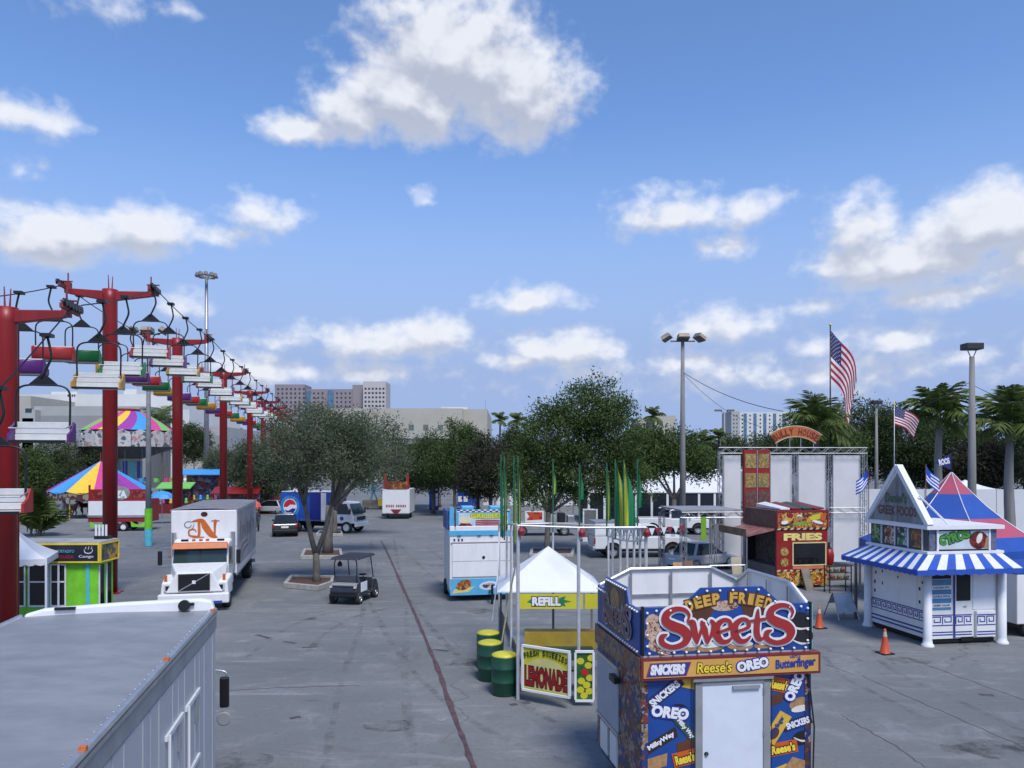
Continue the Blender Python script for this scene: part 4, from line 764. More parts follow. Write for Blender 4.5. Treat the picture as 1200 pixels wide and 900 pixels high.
def popup(label, loc, rz, w, dp, eave, peak, m, name='canopy_tent', val=.25, scallop=True, legm=WHITE2, posts=((0, 0), (1, 0), (0, 1), (1, 1))):
    t = thing(name, label, 'tent', loc, rz); A = Vector((w / 2, dp / 2, peak)); c = [Vector((0, 0, eave)), Vector((w, 0, eave)), Vector((w, dp, eave)), Vector((0, dp, eave))]
    for i in range(4):
        a, b_ = c[i], c[(i + 1) % 4]
        def fn(u, v, a=a, b_=b_):
            e = a.lerp(b_, u); p = e.lerp(A, v); p.z -= (.12 if scallop else .015) * math.sin(math.pi * v) * (peak - eave); return p
        MB().grid(fn, 6, 8).build('roof_panel', m, t, smooth=True)
        n = 8; pts = []; fr = Fr(a, (b_ - a), (0, 0, 1)); L = (b_ - a).length
        lo = [(L * (k / (n * 4)), -val * (.75 + .25 * abs(math.sin(math.pi * k / 4)) if scallop else 1)) for k in range(n * 4 + 1)]
        MB().prism(fr, lo + [(L, 0), (0, 0)], -.006, .006).build('valance', m, t)
    for px_, py_ in posts: MB().bx(px_ * w - .03, px_ * w + .03, py_ * dp - .03, py_ * dp + .03, 0, eave).build('leg', legm, t)
    return t
TENT = mat('tent_white', (.70, .71, .74), .6, var=.04, vs=1, bump=.1, bs=3, dirt=.06, dcol=(.4, .4, .4))
popup('small white canopy tent beside the lime green kiosk', (gx(52, 24.0) - 2.3 * math.cos(R(22)) - .28, 24.0 - 2.3 * math.sin(R(22)) + .55, 0), 22, 2.3, 2.3, 2.45, 3.42, TENT, val=.22)
# ------------------------------------------------------------------ lamps
def lamp(label, px, d, ytop, kind, r=.16, m=POLEC, group=None):
    z = gz(ytop, d); t = thing('lamp_post', label, 'lamp post', (gx(px, d), d, 0), 0, group)
    MB().tube([(0, 0, 0), (0, 0, z * .5), (0, 0, z)], [r * 1.25, r, r * .62], 12).build('pole', m, t, smooth=True)
    HM = mat('lamp_housing', (.16, .15, .14), .5, var=.2)
    if kind == 3:
        MB().tube([(-.75, 0, z - .1), (.75, 0, z - .1)], .05, 8).build('bracket', m, t)
        for x, rz in ((-.95, -25), (0, 0), (.95, 25)):
            h = MB(); w = .38 if x == 0 else .3; h.hexa([(-w, -.4, -.02), (w, -.4, -.02), (w, .25, -.02), (-w, .25, -.02), (-w * .8, -.3, .3), (w * .8, -.3, .3), (w * .8, .25, .36), (-w * .8, .25, .36)]); o = h.build('floodlight', HM, t, bevel=.02); o.location = (x, -.1, z + .0); o.rotation_euler = (R(-14 if x == 0 else -4), R(x * 32), R(rz))
            g_ = MB().bx(-w * .85, w * .85, -.4, -.395, .02, .22).build('lens', mat('lamp_lens', (.45, .36, .24), .2), o); g_.location = (0, -.02, 0)
    elif kind == 1:
        h = MB().bx(-.4, .4, -.3, .3, z + .32, z + .62).build('lamp_box', mat('lamp_box_dark', (.03, .03, .035), .5), t, bevel=.03)
        for x in (-.22, .22): MB().cyl((x * .2, 0, z - .05), (x, 0, z + .33), .025, n=6).build('lamp_bracket', STEEL, t)
    elif kind == 2:
        for s_ in (-1, 1):
            MB().tube([(0, 0, z - .3), (s_ * .5, 0, z)], .06, 6).build('bracket', m, t); MB().bx(s_ * .9 - .5, s_ * .9 + .5, -.25, .25, z, z + .25).build('lamp_head', HM, t)
    elif kind == 8:
        MB().lathe([(1.0, z - .5), (1.1, z - .4), (1.0, z - .3), (.9, z - .4), (1.0, z - .5)], 16).build('ring', STEEL, t)
        for k in range(10):
            w = k * math.pi / 5; o = MB().lathe([(0, .25), (.2, .22), (.32, -.05), (.42, -.3), (0, -.32)], 10, (1.25 * math.cos(w), 1.25 * math.sin(w), z - .25)).build('flood_head', HM, t)
            MB().cyl((0, 0, z - .9), (1.25 * math.cos(w), 1.25 * math.sin(w), z - .3), .035, n=5).build('arm', STEEL, t)
    return t
l1 = lamp('tall lamp post with three floodlights behind the food stands', 800, 48, 398, 3, .17)
l2 = lamp('tall lamp post with green and blue sleeve at its foot', 174, 51, 390, 3, .16, mat('pole_grey', (.2, .21, .22), .6))
MB().tube([(0, 0, 1.15), (0, 0, 2.5)], .235, 12).build('sleeve', LIME, l2); MB().tube([(0, 0, .02), (0, 0, 1.14)], .235, 12).build('sleeve', TEAL, l2)
lamp("concrete lamp post with one dark box lamp behind the gyros stand", 1139, 36, 418, 1, .175)
lamp('high mast with a crown of floodlights above the sky ride', 242, 112, 320, 8, .32, STEEL)
lamp('far two-headed lamp post by the apartment tower', 849, 112, 482, 2, .16, GREYP)
w_ = lamp('wooden-coloured lamp post with a flat lamp box in front of the tree belt', 1027, 64, 478, 1, .14)
def wire(label, a, b_, sag, r=.012):
    a, b_ = Vector(a), Vector(b_); c = MB().tube([a.lerp(b_, k / 14) - Vector((0, 0, sag * 4 * (k / 14) * (1 - k / 14))) for k in range(15)], r, 4).build('overhead_wire', BLACK); return tag(c, label, 'wire')
wire('slack overhead wire from the three-headed lamp post to the orange arched sign', (gx(800, 48), 48, gz(436, 48)), (gx(918, 40), 40.0, gz(482, 40)), .35, .018)
wire('lower overhead wire leaving the three-headed lamp post', (gx(800, 48), 48, gz(437, 48)), (gx(904, 48), 50, gz(500, 50)), .5, .012)
wire('wire strung from the wooden-coloured lamp post to the single-box lamp post', (gx(1027, 64), 64, gz(486, 64)), (gx(1138, 36), 36, gz(447, 36)), .5, .016)
wire('wire leaving the single-box lamp post toward the white fence', (gx(1141, 36), 36, gz(452, 36)), (gx(1330, 40), 40, gz(500, 40)), .5, .014)
# ------------------------------------------------------------------ flags
FR_ = paint(178, 34, 52, .7); FW = paint(225, 225, 228, .7); FB = paint(40, 45, 100, .7); GB = paint(20, 70, 170, .6)
def usflag(label, base, ztop, z0, px, d, fly, hoist, fold, droop, pr=.05, m=STEEL):
    t = thing('flagpole', label, 'flag', (gx(px, d), d, z0)); MB().tube([(0, 0, 0), (0, 0, ztop - z0)], [pr, pr * .6], 8).build('pole', m, t, smooth=True); MB().lathe([(0, .1), (pr * 1.6, .02), (pr * 1.6, -.05), (0, -.1)], 8, (0, 0, ztop - z0 + .05)).build('finial', YEL, t)
    nu, nv = 26, 13; zt = ztop - z0 - hoist * .12
    def P(u, v):
        x = u * fly * (1 - droop * .45); s_ = math.sin(u * 7 + v * 1.5)
        return Vector((x * (1 - .25 * v * droop) + .02, s_ * fold * (.2 + u) + v * u * .2, zt - v * hoist - droop * u * u * fly * .75 - droop * .35 * u * fly))
    for k in range(13):
        v0, v1 = k / 13, (k + 1) / 13; u0 = .40 if k < 7 else 0
        MB().grid(lambda u, v: P(u0 + (1 - u0) * u, v0 + (v1 - v0) * v), 18, 1).build('stripe', FR_ if k % 2 == 0 else FW, t, smooth=True)
    ca = MB().grid(lambda u, v: P(.40 * u, 7 / 13 * v), 10, 6).build('canton', FB, t, smooth=True); st = MB()
    for i in range(9):
        for j in range(6 - i % 2):
            u, v = .4 * (i + .7) / 9.6, 7 / 13 * (j + .5 + .5 * (i % 2)) / 6; p = P(u, v); du = (P(u + .012, v) - p); dv = (P(u, v + .02) - p); nn = du.cross(dv).normalized()
            for sg in (-1, 1): st.add([p + nn * .012 * sg + du * math.cos(a) * (1 if a_ % 2 == 0 else .42) + dv * math.sin(a) * (1 if a_ % 2 == 0 else .42) for a_, a in enumerate([2 * math.pi * q / 10 for q in range(10)])], [tuple(range(10))])
    st.build('star', FW, ca)
    return t
usflag('large stars and stripes hanging from a tall pole above the tree belt', 0, gz(381, 66), 0, 973, 66, 4.2, 4.0, .6, .92, .09, BLACK)
def banner(parent, x, y, z0, z1, zf, cols, w=.28, fold=.05):
    MB().tube([(x, y, z0), (x, y, z1)], .022, 6).build('banner_pole', mat('green_pole', (.02, .12, .06), .5), parent); rr_ = random.Random(int(x * 100 + y * 37))
    n = len(cols)
    for i, m_ in enumerate(cols):
        def fn(u, v, i=i):
            uu = (i + u) / n; wd = w * (.12 + .55 * v ** .8 * (1.25 - v * .6)); return (x + .02 + wd * uu, y + fold * math.sin(7 * uu + 3 * v), z1 - .05 - (z1 - zf) * v - .35 * uu * (1 - v) + .1 * uu * math.sin(3 * v))
        MB().grid(fn, 4, 8).build('banner', m_, parent, smooth=True)
# ------------------------------------------------------------------ sweets stand
BL = mat('sweets_blue', (.012, .06, .27), .4, var=.1, dirt=.06); NV = mat('sweets_navy', (.012, .018, .06), .4); BRN = mat('choc_brown', (.10, .035, .018), .45, var=.2); TAN = mat('biscuit_tan', (.38, .21, .09), .6, var=.25, vs=14); OBK = mat('cookie_black', (.012, .011, .014), .5, var=.3, vs=20)
LRED = mat('letter_red', (.33, .022, .022), .4, var=.06); DRED = mat('fascia_red', (.17, .02, .025), .45); ORY = mat('fascia_orange', (.62, .34, .08), .45, var=.12, vs=1.5); GOLD = mat('letter_gold', (.62, .36, .06), .4, var=.2, vs=8); WRAPO = mat('wrap_orange', (.55, .10, .015), .4, var=.1); WRAPY = mat('wrap_yellow', (.62, .40, .04), .4, var=.1); WRAPB = mat('wrap_brown', (.035, .018, .014), .4); CREAM = mat('cream_filling', (.70, .68, .62), .5); ROYAL = mat('royal', (.02, .04, .26), .4)
t = thing('sweets_stand', 'blue food stand with big red and white lettering and a plain white door', 'food stand', (gx(752, 11.55), 11.55, 0), 9)
SW, SD = 2.50, 2.5
MB().bx(.02, SW - .02, .02, SD - .02, .35, 2.24).build('wall', BL, t)
MB().bx(-.03, SW + .1, -.08, SD + .05, 2.245, 2.575).build('fascia', DRED, t); MB().bx(.0, SW, .0, SD, 2.576, 2.6).build('roof', mat('roof_grey', (.35, .35, .36), .7), t)
f = FRONT((0, -.08, 0)); MB().fb(f, .0, SW + .06, 2.285, 2.535, .002, .012).build('fascia_panel', ORY, t)
txt(t, 'lettering', 'SNICKERS', f, .10, 2.345, .48, .13, WHITE2, .016, .075, .15); MB().prism(f, [(.05, 2.31), (.60, 2.31), (.66, 2.50), (.11, 2.50)], .012, .0145).build('logo_panel', ROYAL, t); MB().prism(f, [(.03, 2.30), (.61, 2.30), (.68, 2.51), (.09, 2.51)], .0125, .0135).build('logo_edge', paint(150, 50, 60), t)
txt(t, 'lettering', "Reese's", f, .76, 2.34, .5, .15, YEL, .02, .02, .1); txt(t, 'lettering_edge', "Reese's", f, .76, 2.34, .5, .15, WRAPB, .013, .07, .1)
fo = f.sub(1.36, 2.33, 9); txt(t, 'lettering', 'OREO', fo, 0, 0, .45, .135, WHITE2, .02, .06); txt(t, 'lettering_edge', 'OREO', fo, 0, 0, .45, .135, ROYAL, .013, .15)
fo = f.sub(1.92, 2.31, 3); txt(t, 'lettering', 'Butterfinger', fo, 0, 0, .6, .17, ROYAL, .014, .035, .1); txt(t, 'lettering', 'NESTLE', fo, .22, .18, .16, .035, ROYAL, .014, .02)
# signboard on the front
SF = FRONT((0, 0, 0)); zb = 2.605
out_ = [(.02, zb), (SW - .02, zb), (SW - .02, 3.32), (2.05, 3.32), (1.76, 3.6), (.86, 3.6), (.57, 3.32), (.02, 3.32)]
sb = MB().prism(SF, out_, -.05, .0).build('signboard', BL, t)
MB().fb(SF, .0, .03, zb, 3.34, -.05, .02).build('edge_trim', BLACK, sb); MB().fb(SF, SW - .03, SW, zb, 3.34, -.05, .02).build('edge_trim', BLACK, sb)
MB().prism(SF, [(.6, 3.3), (.72, 3.42), (.95, 3.52), (1.1, 3.35), (.95, 3.1), (.7, 3.12)], .002, .005).build('print_chocolate', BRN, sb); MB().prism(SF, [(1.45, 3.3), (1.6, 3.5), (1.85, 3.42), (1.98, 3.28), (1.9, 3.1), (1.5, 3.1)], .002, .005).build('print_chocolate', BRN, sb)
for cx, cy, r1, r2, m_ in ((.16, 3.1, .11, .13, 'a'), (.17, 2.93, .13, .12, 'a'), (.22, 2.76, .13, .1, 'a'), (.32, 2.66, .1, .06, 'a'), (1.2, 3.32, .2, .08, 'a')):
    ZC[0] = (ZC[0] + .0007) % .004; MB().prism(SF, ell(cx, cy, r1, r2), .002, .005 + ZC[0]).build('print_cookie_dough', mgraphic('dough', [lin(190, 160, 140), lin(205, 180, 160), lin(120, 70, 50), lin(200, 170, 150)], 16), sb)
for cx, cy, a, m_, sx in ((.62, 2.72, -8, TAN, .2), (1.0, 2.7, 6, TAN, .22), (1.42, 2.7, -5, TAN, .2), (1.85, 2.72, 10, TAN, .22)):
    MB().prism(SF, ell(cx, cy, sx, .07, 16, a), .002, .006).build('print_biscuit', m_, sb); MB().prism(SF, ell(cx + .03, cy + .035, sx * .85, .045, 16, a), .007, .010).build('print_marshmallow', CREAM, sb)
for cx, cy in ((2.33, 3.05), (2.36, 2.82)):
    MB().prism(SF, ell(cx, cy, .17, .14, 20, -12), .002, .006).build('print_cookie', OBK, sb); q = MB(); stroke(q, SF, [(cx - .17, cy - .05), (cx - .02, cy - .12), (cx + .13, cy - .11)], [.01, .035, .015], .011); q.build('print_cream', CREAM, sb)
# bulbs
bulb0 = MB().lathe([(0, .022), (.014, .016), (.019, 0), (.012, -.012), (0, -.014)], 10).build('bulb', BULB, sb); bp = []
for k in range(14): bp.append((.1 + k * (SW - .2) / 13, zb + .035))
for z in (2.75, 2.92, 3.09, 3.25): bp += [(.07, z), (SW - .07, z)]
bp += [(.2, 3.28), (.4, 3.28), (2.15, 3.28), (2.33, 3.28), (.68, 3.37), (.78, 3.47), (.93, 3.56), (1.12, 3.56), (1.31, 3.56), (1.5, 3.56), (1.69, 3.56), (1.84, 3.47), (1.94, 3.37)]
for k, (x, z) in enumerate(bp):
    o = bulb0 if k == 0 else share(bulb0, sb); o.location = SF.p(x, z, .03); o.rotation_euler = (R(90), 0, 0)
# the word SweetS, brushed strokes with a white edge
def word(fr, par, ox, oy, sc, m1=LRED, m2=WHITE2, z=.02, grow=.07):
    G = {'S': ([[(.66, .66), (.70, .80), (.58, .93), (.36, .95), (.17, .84), (.16, .66), (.32, .54), (.54, .44), (.66, .28), (.56, .09), (.30, .02), (.08, .12), (.06, .28), (.17, .33)]], [[.05, .06, .10, .13, .17, .2, .24, .24, .2, .15, .12, .13, .13, .05]], .72),
         'w': ([[(.0, .62), (.10, .60), (.16, .3), (.22, .04)], [(.22, .04), (.32, .35), (.40, .58)], [(.34, .62), (.42, .4), (.50, .04)], [(.50, .04), (.62, .3), (.66, .55), (.60, .64)]], [[.08, .17, .17, .08], [.07, .09, .08], [.08, .17, .09], [.07, .1, .11, .09]], .70),
         'e': ([[(.08, .30), (.30, .36), (.44, .44), (.40, .60), (.24, .63), (.08, .48), (.07, .24), (.20, .05), (.36, .05), (.48, .16)]], [[.07, .08, .1, .1, .12, .18, .2, .15, .11, .05]], .50),
         't': ([[(.22, .95), (.20, .6), (.19, .25), (.27, .06), (.42, .12)], [(.0, .62), (.42, .66)]], [[.06, .17, .17, .14, .05], [.07, .1]], .42)}
    x = ox; w1, w2 = MB(), MB(); k = 0
    for ch, s_, dy in (('S', 1.38, -.08), ('w', 1.22, .02), ('e', 1.25, .02), ('e', 1.25, .02), ('t', 1.15, .04), ('S', 1.38, -.06)):
        st, ws, adv = G[ch]
        for P, w in zip(st, ws):
            k += 1; pts = [(x + a * sc * s_, oy + dy * sc + b_ * sc * s_) for a, b_ in P]; ww = [q * sc * s_ for q in w]
            stroke(w2, fr, pts, ww, z + .0008 * k, grow=grow * sc); stroke(w1, fr, pts, ww, z + .02 + .0008 * k)
        x += adv * sc * s_ * .96
    o = w2.build('word_edge', m2, par, solid=0); w1.build('word_sweets', m1, par); return x
word(SF, sb, .24, 2.75, .445)
for k, ch in enumerate('DEEP FRIED'):
    if ch == ' ': continue
    u = (k - 4.5) / 4.5; fo = SF.sub(1.26 + .56 * u, 3.37 - .10 * u * u, -17 * u, .012); 
    txt(sb, 'lettering', ch, fo, -.045 if ch != 'I' else -.02, 0, .09 if ch != 'I' else .04, .15, GOLD, .004, .05); txt(sb, 'lettering_edge', ch, fo, -.045 if ch != 'I' else -.02, 0, .09 if ch != 'I' else .04, .15, BRN, -.002, .14)
# door and printed wall
f = FRONT((0, .02, 0))
dr = MB().fb(f, .86, 1.76, .4, 2.13, .02, .05).build('door', mat('door_white', (.62, .66, .74), .4, var=.04, dirt=.06), t, bevel=.01)
for a in ((.76, .86, .36, 2.2), (1.76, 1.86, .36, 2.2), (.76, 1.86, 2.13, 2.22)): MB().fb(f, *a, .003, .065).build('door_frame', mat('frame_grey', (.26, .27, .28), .5), dr)
MB().fb(f, .72, 1.9, 2.19, 2.235, .002, .09).build('drip_cap', ALU, dr); MB().lathe([(0, .06), (.03, .05), (.035, .03), (.02, 0)], 12, f.p(.92, 1.08, .05) + Vector((0, -.03, 0)), axis='y').build('door_knob', BLACK, dr)
def cookie(cx, cy, r, a): MB().prism(f, ell(cx, cy, r, r * .72, 20, a), .002, .006).build('print_cookie', OBK, t); q = MB(); stroke(q, f, [(cx - r * .8, cy + r * .1), (cx, cy - r * .28), (cx + r * .85, cy - r * .25)], [.01, .03, .02], .011); q.build('print_cream', CREAM, t)
zz = [.004]
def bar(cx, cy, w, h, a, m_, s, tm, em=None, sk=.0, fit=.8, fh=.62, bold=.05):
    zz[0] = .004 + (zz[0] + .0013) % .008; fo = f.sub(cx, cy, a); MB().prism(fo, rrect(0, 0, w, h, 0, sk), .002, zz[0]).build('print_wrapper', m_, t)
    if s: txt(t, 'lettering', s, fo, -w * fit / 2, -h * fh / 2, w * fit, h * fh, tm, zz[0] + .002, bold); 
    if s and em: txt(t, 'lettering_edge', s, fo, -w * fit / 2, -h * fh / 2, w * fit, h * fh, em, zz[0] - .002, bold + .09)
cookie(.54, 1.74, .15, -10)
bar(.33, 2.02, .62, .16, 38, WRAPB, 'SNICKERS', WHITE2, ROYAL); bar(.68, 2.16, .2, .16, -15, WRAPY, '', None); fo = f.sub(.14, 1.70, -10); txt(t, 'lettering', 'OREO', fo, 0, 0, .52, .15, WHITE2, .016, .06); txt(t, 'lettering_edge', 'OREO', fo, 0, 0, .52, .15, ROYAL, .010, .16)
bar(.63, 1.47, .44, .12, -52, mat('wrap_green', (.03, .07, .05), .4), 'Milky Way', WHITE2); bar(.28, 1.30, .52, .14, 30, WRAPB, 'MilkyWay', WHITE2, None, .02); bar(.66, 1.2, .32, .2, 24, BRN, '', None, None, .03); bar(.62, 1.02, .34, .22, 12, WRAPO, "Reese's", YEL, WRAPB); bar(.22, .98, .3, .18, 14, TAN, '', None, None, .03); bar(.3, .72, .5, .16, -20, WRAPO, "Reese's", YEL, WRAPB); bar(.5, .52, .4, .14, 35, WRAPB, 'SNICKERS', WHITE2, ROYAL)
bar(2.02, 2.07, .34, .22, -14, WRAPO, "Reese's", YEL, WRAPB); bar(1.96, 1.84, .26, .15, 18, BRN, '', None, None, .03); fo = f.sub(2.22, 1.80, 66); txt(t, 'lettering', 'OREO', fo, 0, 0, .46, .14, WHITE2, .016, .06); txt(t, 'lettering_edge', 'OREO', fo, 0, 0, .46, .14, ROYAL, .010, .16)
MB().prism(f, ell(2.32, 1.76, .15, .09, 16, 20), .002, .0055).build('print_biscuit', TAN, t); MB().prism(f, ell(2.34, 1.68, .14, .05, 16, 10), .006, .009).build('print_marshmallow', CREAM, t)
bar(1.99, 1.40, .2, .5, -32, WRAPY, '', None); MB().prism(f, ell(1.94, 1.32, .07, .1, 14, -32), .012, .015).build('print_biscuit', BRN, t); fo = f.sub(1.99, 1.40, 58, .012); txt(t, 'lettering', 'Butterfinger', fo, -.19, -.03, .38, .09, ROYAL, .003, .03)
bar(2.3, 1.46, .44, .15, 16, WRAPB, 'SNICKERS', WHITE2, ROYAL); cookie(2.36, 1.22, .15, 20); bar(2.08, 1.08, .44, .2, 8, WRAPO, "Reese's", YEL, WRAPB); bar(2.3, .8, .3, .2, -20, TAN, '', None, None, .03); bar(2.02, .7, .3, .18, 20, WRAPY, '', None)
WRAPM = mgraphic('sweets_collage', [lin(70, 50, 50), lin(40, 60, 120), lin(150, 110, 60), lin(35, 50, 110), lin(130, 60, 50), lin(150, 140, 135), lin(90, 60, 50)], 9)
MB().fb(f, .0, .09, .4, 2.23, .0, .012).build('corner_print', WRAPM, t); MB().fb(f, SW - .09, SW - .0, .4, 2.23, .0, .012).build('corner_print', WRAPM, t)
MB().fb(f, .9, 1.72, .42, .72, .051, .055).build('kick_plate', ALU, dr); MB().fb(f, 1.3, 1.7, 2.05, 2.1, .051, .09).build('door_closer', GREYP, dr)
for z in (.6, 1.3, 1.95): MB().cyl(f.p(1.765, z, .06), f.p(1.765, z + .1, .06), .014, n=6).build('hinge', STEEL, dr)
for x in (.72, 1.9): MB().fb(f, x - .004, x + .004, .4, 2.2, .0205, .0225).build('panel_seam', NV, t)
MB().tube([(SW - .05, -.02, 2.2), (SW + .02, -.05, 1.4), (SW + .0, -.04, .5), (SW + .3, -.2, .02)], .012, 5).build('power_cord', BLACK, t)
t.scale = (1.10, 1, 1)
# left side: service hatch, print and side sign
lf = LEFTF((.0, SD, 0)); MB().fb(lf, .02, SD - .02, .4, 2.23, -.02, .004).build('side_print', WRAPM, t)
MB().fb(lf, .0, SD + .05, 2.25, 2.57, .032, .045).build('fascia_panel', mgraphic('fascia_photos', [lin(120, 100, 80), lin(150, 120, 85), lin(140, 80, 50), lin(90, 90, 100), lin(60, 60, 90)], 9), t)
h = MB().fb(lf, .12, 1.38, 1.05, 2.1, .004, .035).build('service_hatch', mat('hatch_grey', (.36, .38, .44), .5, var=.05), t, bevel=.008); MB().fb(lf, .08, 1.42, 2.1, 2.15, .004, .06).build('hinge', ALU, h); MB().fb(lf, .08, 1.42, 1.0, 1.05, .004, .05).build('hatch_rail', ALU, h)
MB().fb(lf, .3, .75, .45, .95, .004, .03).build('cabinet_door', WHITE, t); MB().fb(lf, .9, 1.3, .45, .95, .004, .03).build('cabinet_door', WHITE, t); MB().fb(lf, 1.2, 1.5, 1.9, 2.0, .04, .12).build('latch', BLACK, h)
ls = MB().prism(LEFTF((.02, SD, 0)), [(.1, zb), (SD - .05, zb), (SD - .05, 3.28), (1.95, 3.28), (1.82, 3.52), (.62, 3.52), (.5, 3.3), (.1, 3.3)], .0, .04).build('side_signboard', BL, t)
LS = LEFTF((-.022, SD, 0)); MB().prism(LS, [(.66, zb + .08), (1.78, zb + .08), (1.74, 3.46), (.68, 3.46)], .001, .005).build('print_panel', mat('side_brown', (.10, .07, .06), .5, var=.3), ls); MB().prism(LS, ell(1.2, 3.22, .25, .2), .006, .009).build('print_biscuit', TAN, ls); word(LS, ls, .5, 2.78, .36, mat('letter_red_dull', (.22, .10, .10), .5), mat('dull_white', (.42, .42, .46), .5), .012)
for k in range(20):
    x = .14 + k * (SD - .25) / 19
    for y in (zb + .04, 3.49 if .64 < x < 1.8 else 3.25): o = share(bulb0, ls); o.location = LS.p(x, y, .01); o.rotation_euler = (0, R(-90), 0)
# sign backs on the other two sides: white panels on steel angle frames
for fr, Lb, nm in ((BACKF((SW, SD - .02, 0)), SW, 'rear_signboard'), (RIGHTF((SW - .03, 0, 0)), SD, 'right_signboard')):
    a, b_ = Lb * .22, Lb * .78; o = MB().prism(fr, [(.02, zb), (Lb - .02, zb), (Lb - .02, 3.3), (b_, 3.56), (a, 3.56), (.02, 3.3)], -.02, .03).build(nm, WHITE, t)
    for z in (2.85, 3.08): MB().fb(fr, .02, Lb - .02, z - .02, z + .02, -.06, -.021).build('frame_bar', STEEL, o)
    for x in (Lb * .22, Lb * .5, Lb * .78): MB().fb(fr, x - .02, x + .02, zb, 3.5, -.075, -.0605).build('frame_bar', STEEL, o)
    P = [fr.p(*q, -.05) for q in ((.03, 3.3), (a, 3.57), (b_, 3.57), (Lb - .03, 3.3))]; MB().tube(P, .03, 6).build('top_rail', ALU, o)
    MB().prism(fr, [(.0, zb), (.02, zb), (.02, 3.32), (.0, 3.32)], -.02, .05).build('edge_trim', TEAL, o)
for x in (.4, SW - .4):
    for y in (.5, SD - .5): MB().cyl((x, y, 0), (x, y, .36), .05, n=8).build('jack', STEEL, t)
MB().bx(.05, SW - .05, .05, SD - .05, .28, .349).build('chassis', BLACK, t)
# ------------------------------------------------------------------ lemonade stand
LEMY = mat('lemon_yellow', (.56, .52, .03), .45, var=.05, dirt=.04); LGRN = mat('lemon_green', (.18, .36, .03), .45); DGRN = mat('barrel_green', (.006, .06, .034), .45, var=.15, dirt=.1); GRN = mat('flag_green', (.012, .19, .075), .6); FYEL = mat('flag_yellow', (.55, .55, .03), .6)
t = thing('lemonade_stand', 'lemonade stand of white pipe frames with yellow counter and painted boards', 'food stand', (gx(607, 17.9), 17.9, 0), 0)
PIPE = mat('white_pipe', (.52, .52, .53), .45, .2, var=.12, vs=6, dirt=.2)
def rel(px, d, z=0): return Vector((gx(px, d) - gx(607, 17.9), d - 17.9, z))
PO = [(607, 17.9, 4.05), (678, 17.9, 4.0), (599, 19.4, 3.98), (594, 21.3, 3.8), (585, 23.6, 3.62), (648, 23.6, 3.66), (713, 22.8, 3.64), (718, 21.8, 3.6), (727, 20.8, 3.72), (735, 20.0, 3.78), (743, 19.2, 3.85), (750, 18.5, 3.95), (757, 18.0, 4.0)]
for px, d, z in PO: MB().cyl(rel(px, d), rel(px, d, z), .032 if d > 18 else .042, n=8).build('pipe_post', PIPE, t)
for a, b_ in ((0, 1), (1, 12), (0, 2), (2, 3), (3, 4), (4, 5), (5, 6), (6, 7), (7, 8), (8, 9), (9, 10), (10, 11), (11, 12)):
    p, q = rel(*PO[a]), rel(*PO[b_]); MB().cyl(p, q, .027, n=6).build('pipe_rail', PIPE, t)
tr_ = MB(); P = [rel(*PO[k]) for k in (6, 8, 10, 12)]
for a, b_ in zip(P, P[1:]):
    lo = Vector((0, 0, .3))
    tr_.cyl(a - lo, b_ - lo, .025, n=5)
    for k in range(5): tr_.cyl(a.lerp(b_, k / 5) - lo * (k % 2), a.lerp(b_, (k + 1) / 5) - lo * ((k + 1) % 2), .018, n=4)
tr_.build('truss_brace', PIPE, t)
BRED = mat('bunting_red', (.25, .02, .03), .6)
for px, d, z in ((611, 17.85, 3.93), (682, 17.85, 3.9), (758, 17.9, 3.9)): o = MB().lathe([(0, -.12), (.06, -.11), (.085, 0), (.04, .08), (0, .1)], 10, rel(px, d, z)).build('hanging_lantern', BRED, t)
for k in range(7): p = rel(757 + 7 * k, 18.2 + .15 * k, 3.95); MB().prism(Fr(p), [(-.07, 0), (.07, 0), (0, -.18)], -.003, .003).build('bunting', BRED if k % 2 == 0 else FW, t)
# boards
f = Fr(rel(612, 17.75, .28), rel(668, 17.1) - rel(612, 17.75), (0, 0, 1))
L_ = (rel(668, 17.1) - rel(612, 17.75)).length
bd = MB().fb(f, 0, L_, .0, 1.02, -.03, 0).build('lemonade_board', LEMY, t)
MB().prism(f, [(.04, .06), (L_ - .04, .06), (L_ - .04, .55), (L_ * .75, .72), (L_ * .5, .78), (L_ * .25, .72), (.04, .55)], .002, .006).build('painted_lemon', mat('lemon_pale', (.60, .56, .22), .5, var=.1), bd)
for a in ((0, L_, -.02, .03), (0, L_, .99, 1.04), (-.01, .04, .03, .99), (L_ - .04, L_ + .01, .03, .99)): MB().fb(f, *a, -.035, .03).build('board_frame', WHITE2, bd)
txt(bd, 'lettering', 'LEMONADE', f, .08, .14, L_ - .16, .40, paint(140, 20, 25), .010, .05); txt(bd, 'lettering_edge', 'LEMONADE', f, .08, .14, L_ - .16, .40, BLACK, .006, .09)
for k, ch in enumerate('FRESH SQUEEZED'):
    if ch != ' ': u = (k - 6.5) / 6.5; fo = f.sub(L_ / 2 + u * L_ * .42, .74 + .1 * (1 - u * u), -12 * u, .008); txt(bd, 'lettering', ch, fo, -.03, 0, .055, .12, paint(20, 50, 20), .003, .04)
f2 = Fr(rel(674, 17.4, .12), (1, 0, .0), (0, 0, 1)); b2 = MB().fb(f2, 0, .42, 0, 1.12, -.03, 0).build('lemon_board', mat('leaf_print', (.03, .12, .03), .5, var=.4, vs=9), t)
for a in ((0, .42, -.02, .03), (0, .42, 1.09, 1.14), (-.02, .03, .03, 1.09), (.39, .44, .03, 1.09)): MB().fb(f2, *a, -.035, .03).build('board_frame', WHITE2, b2)
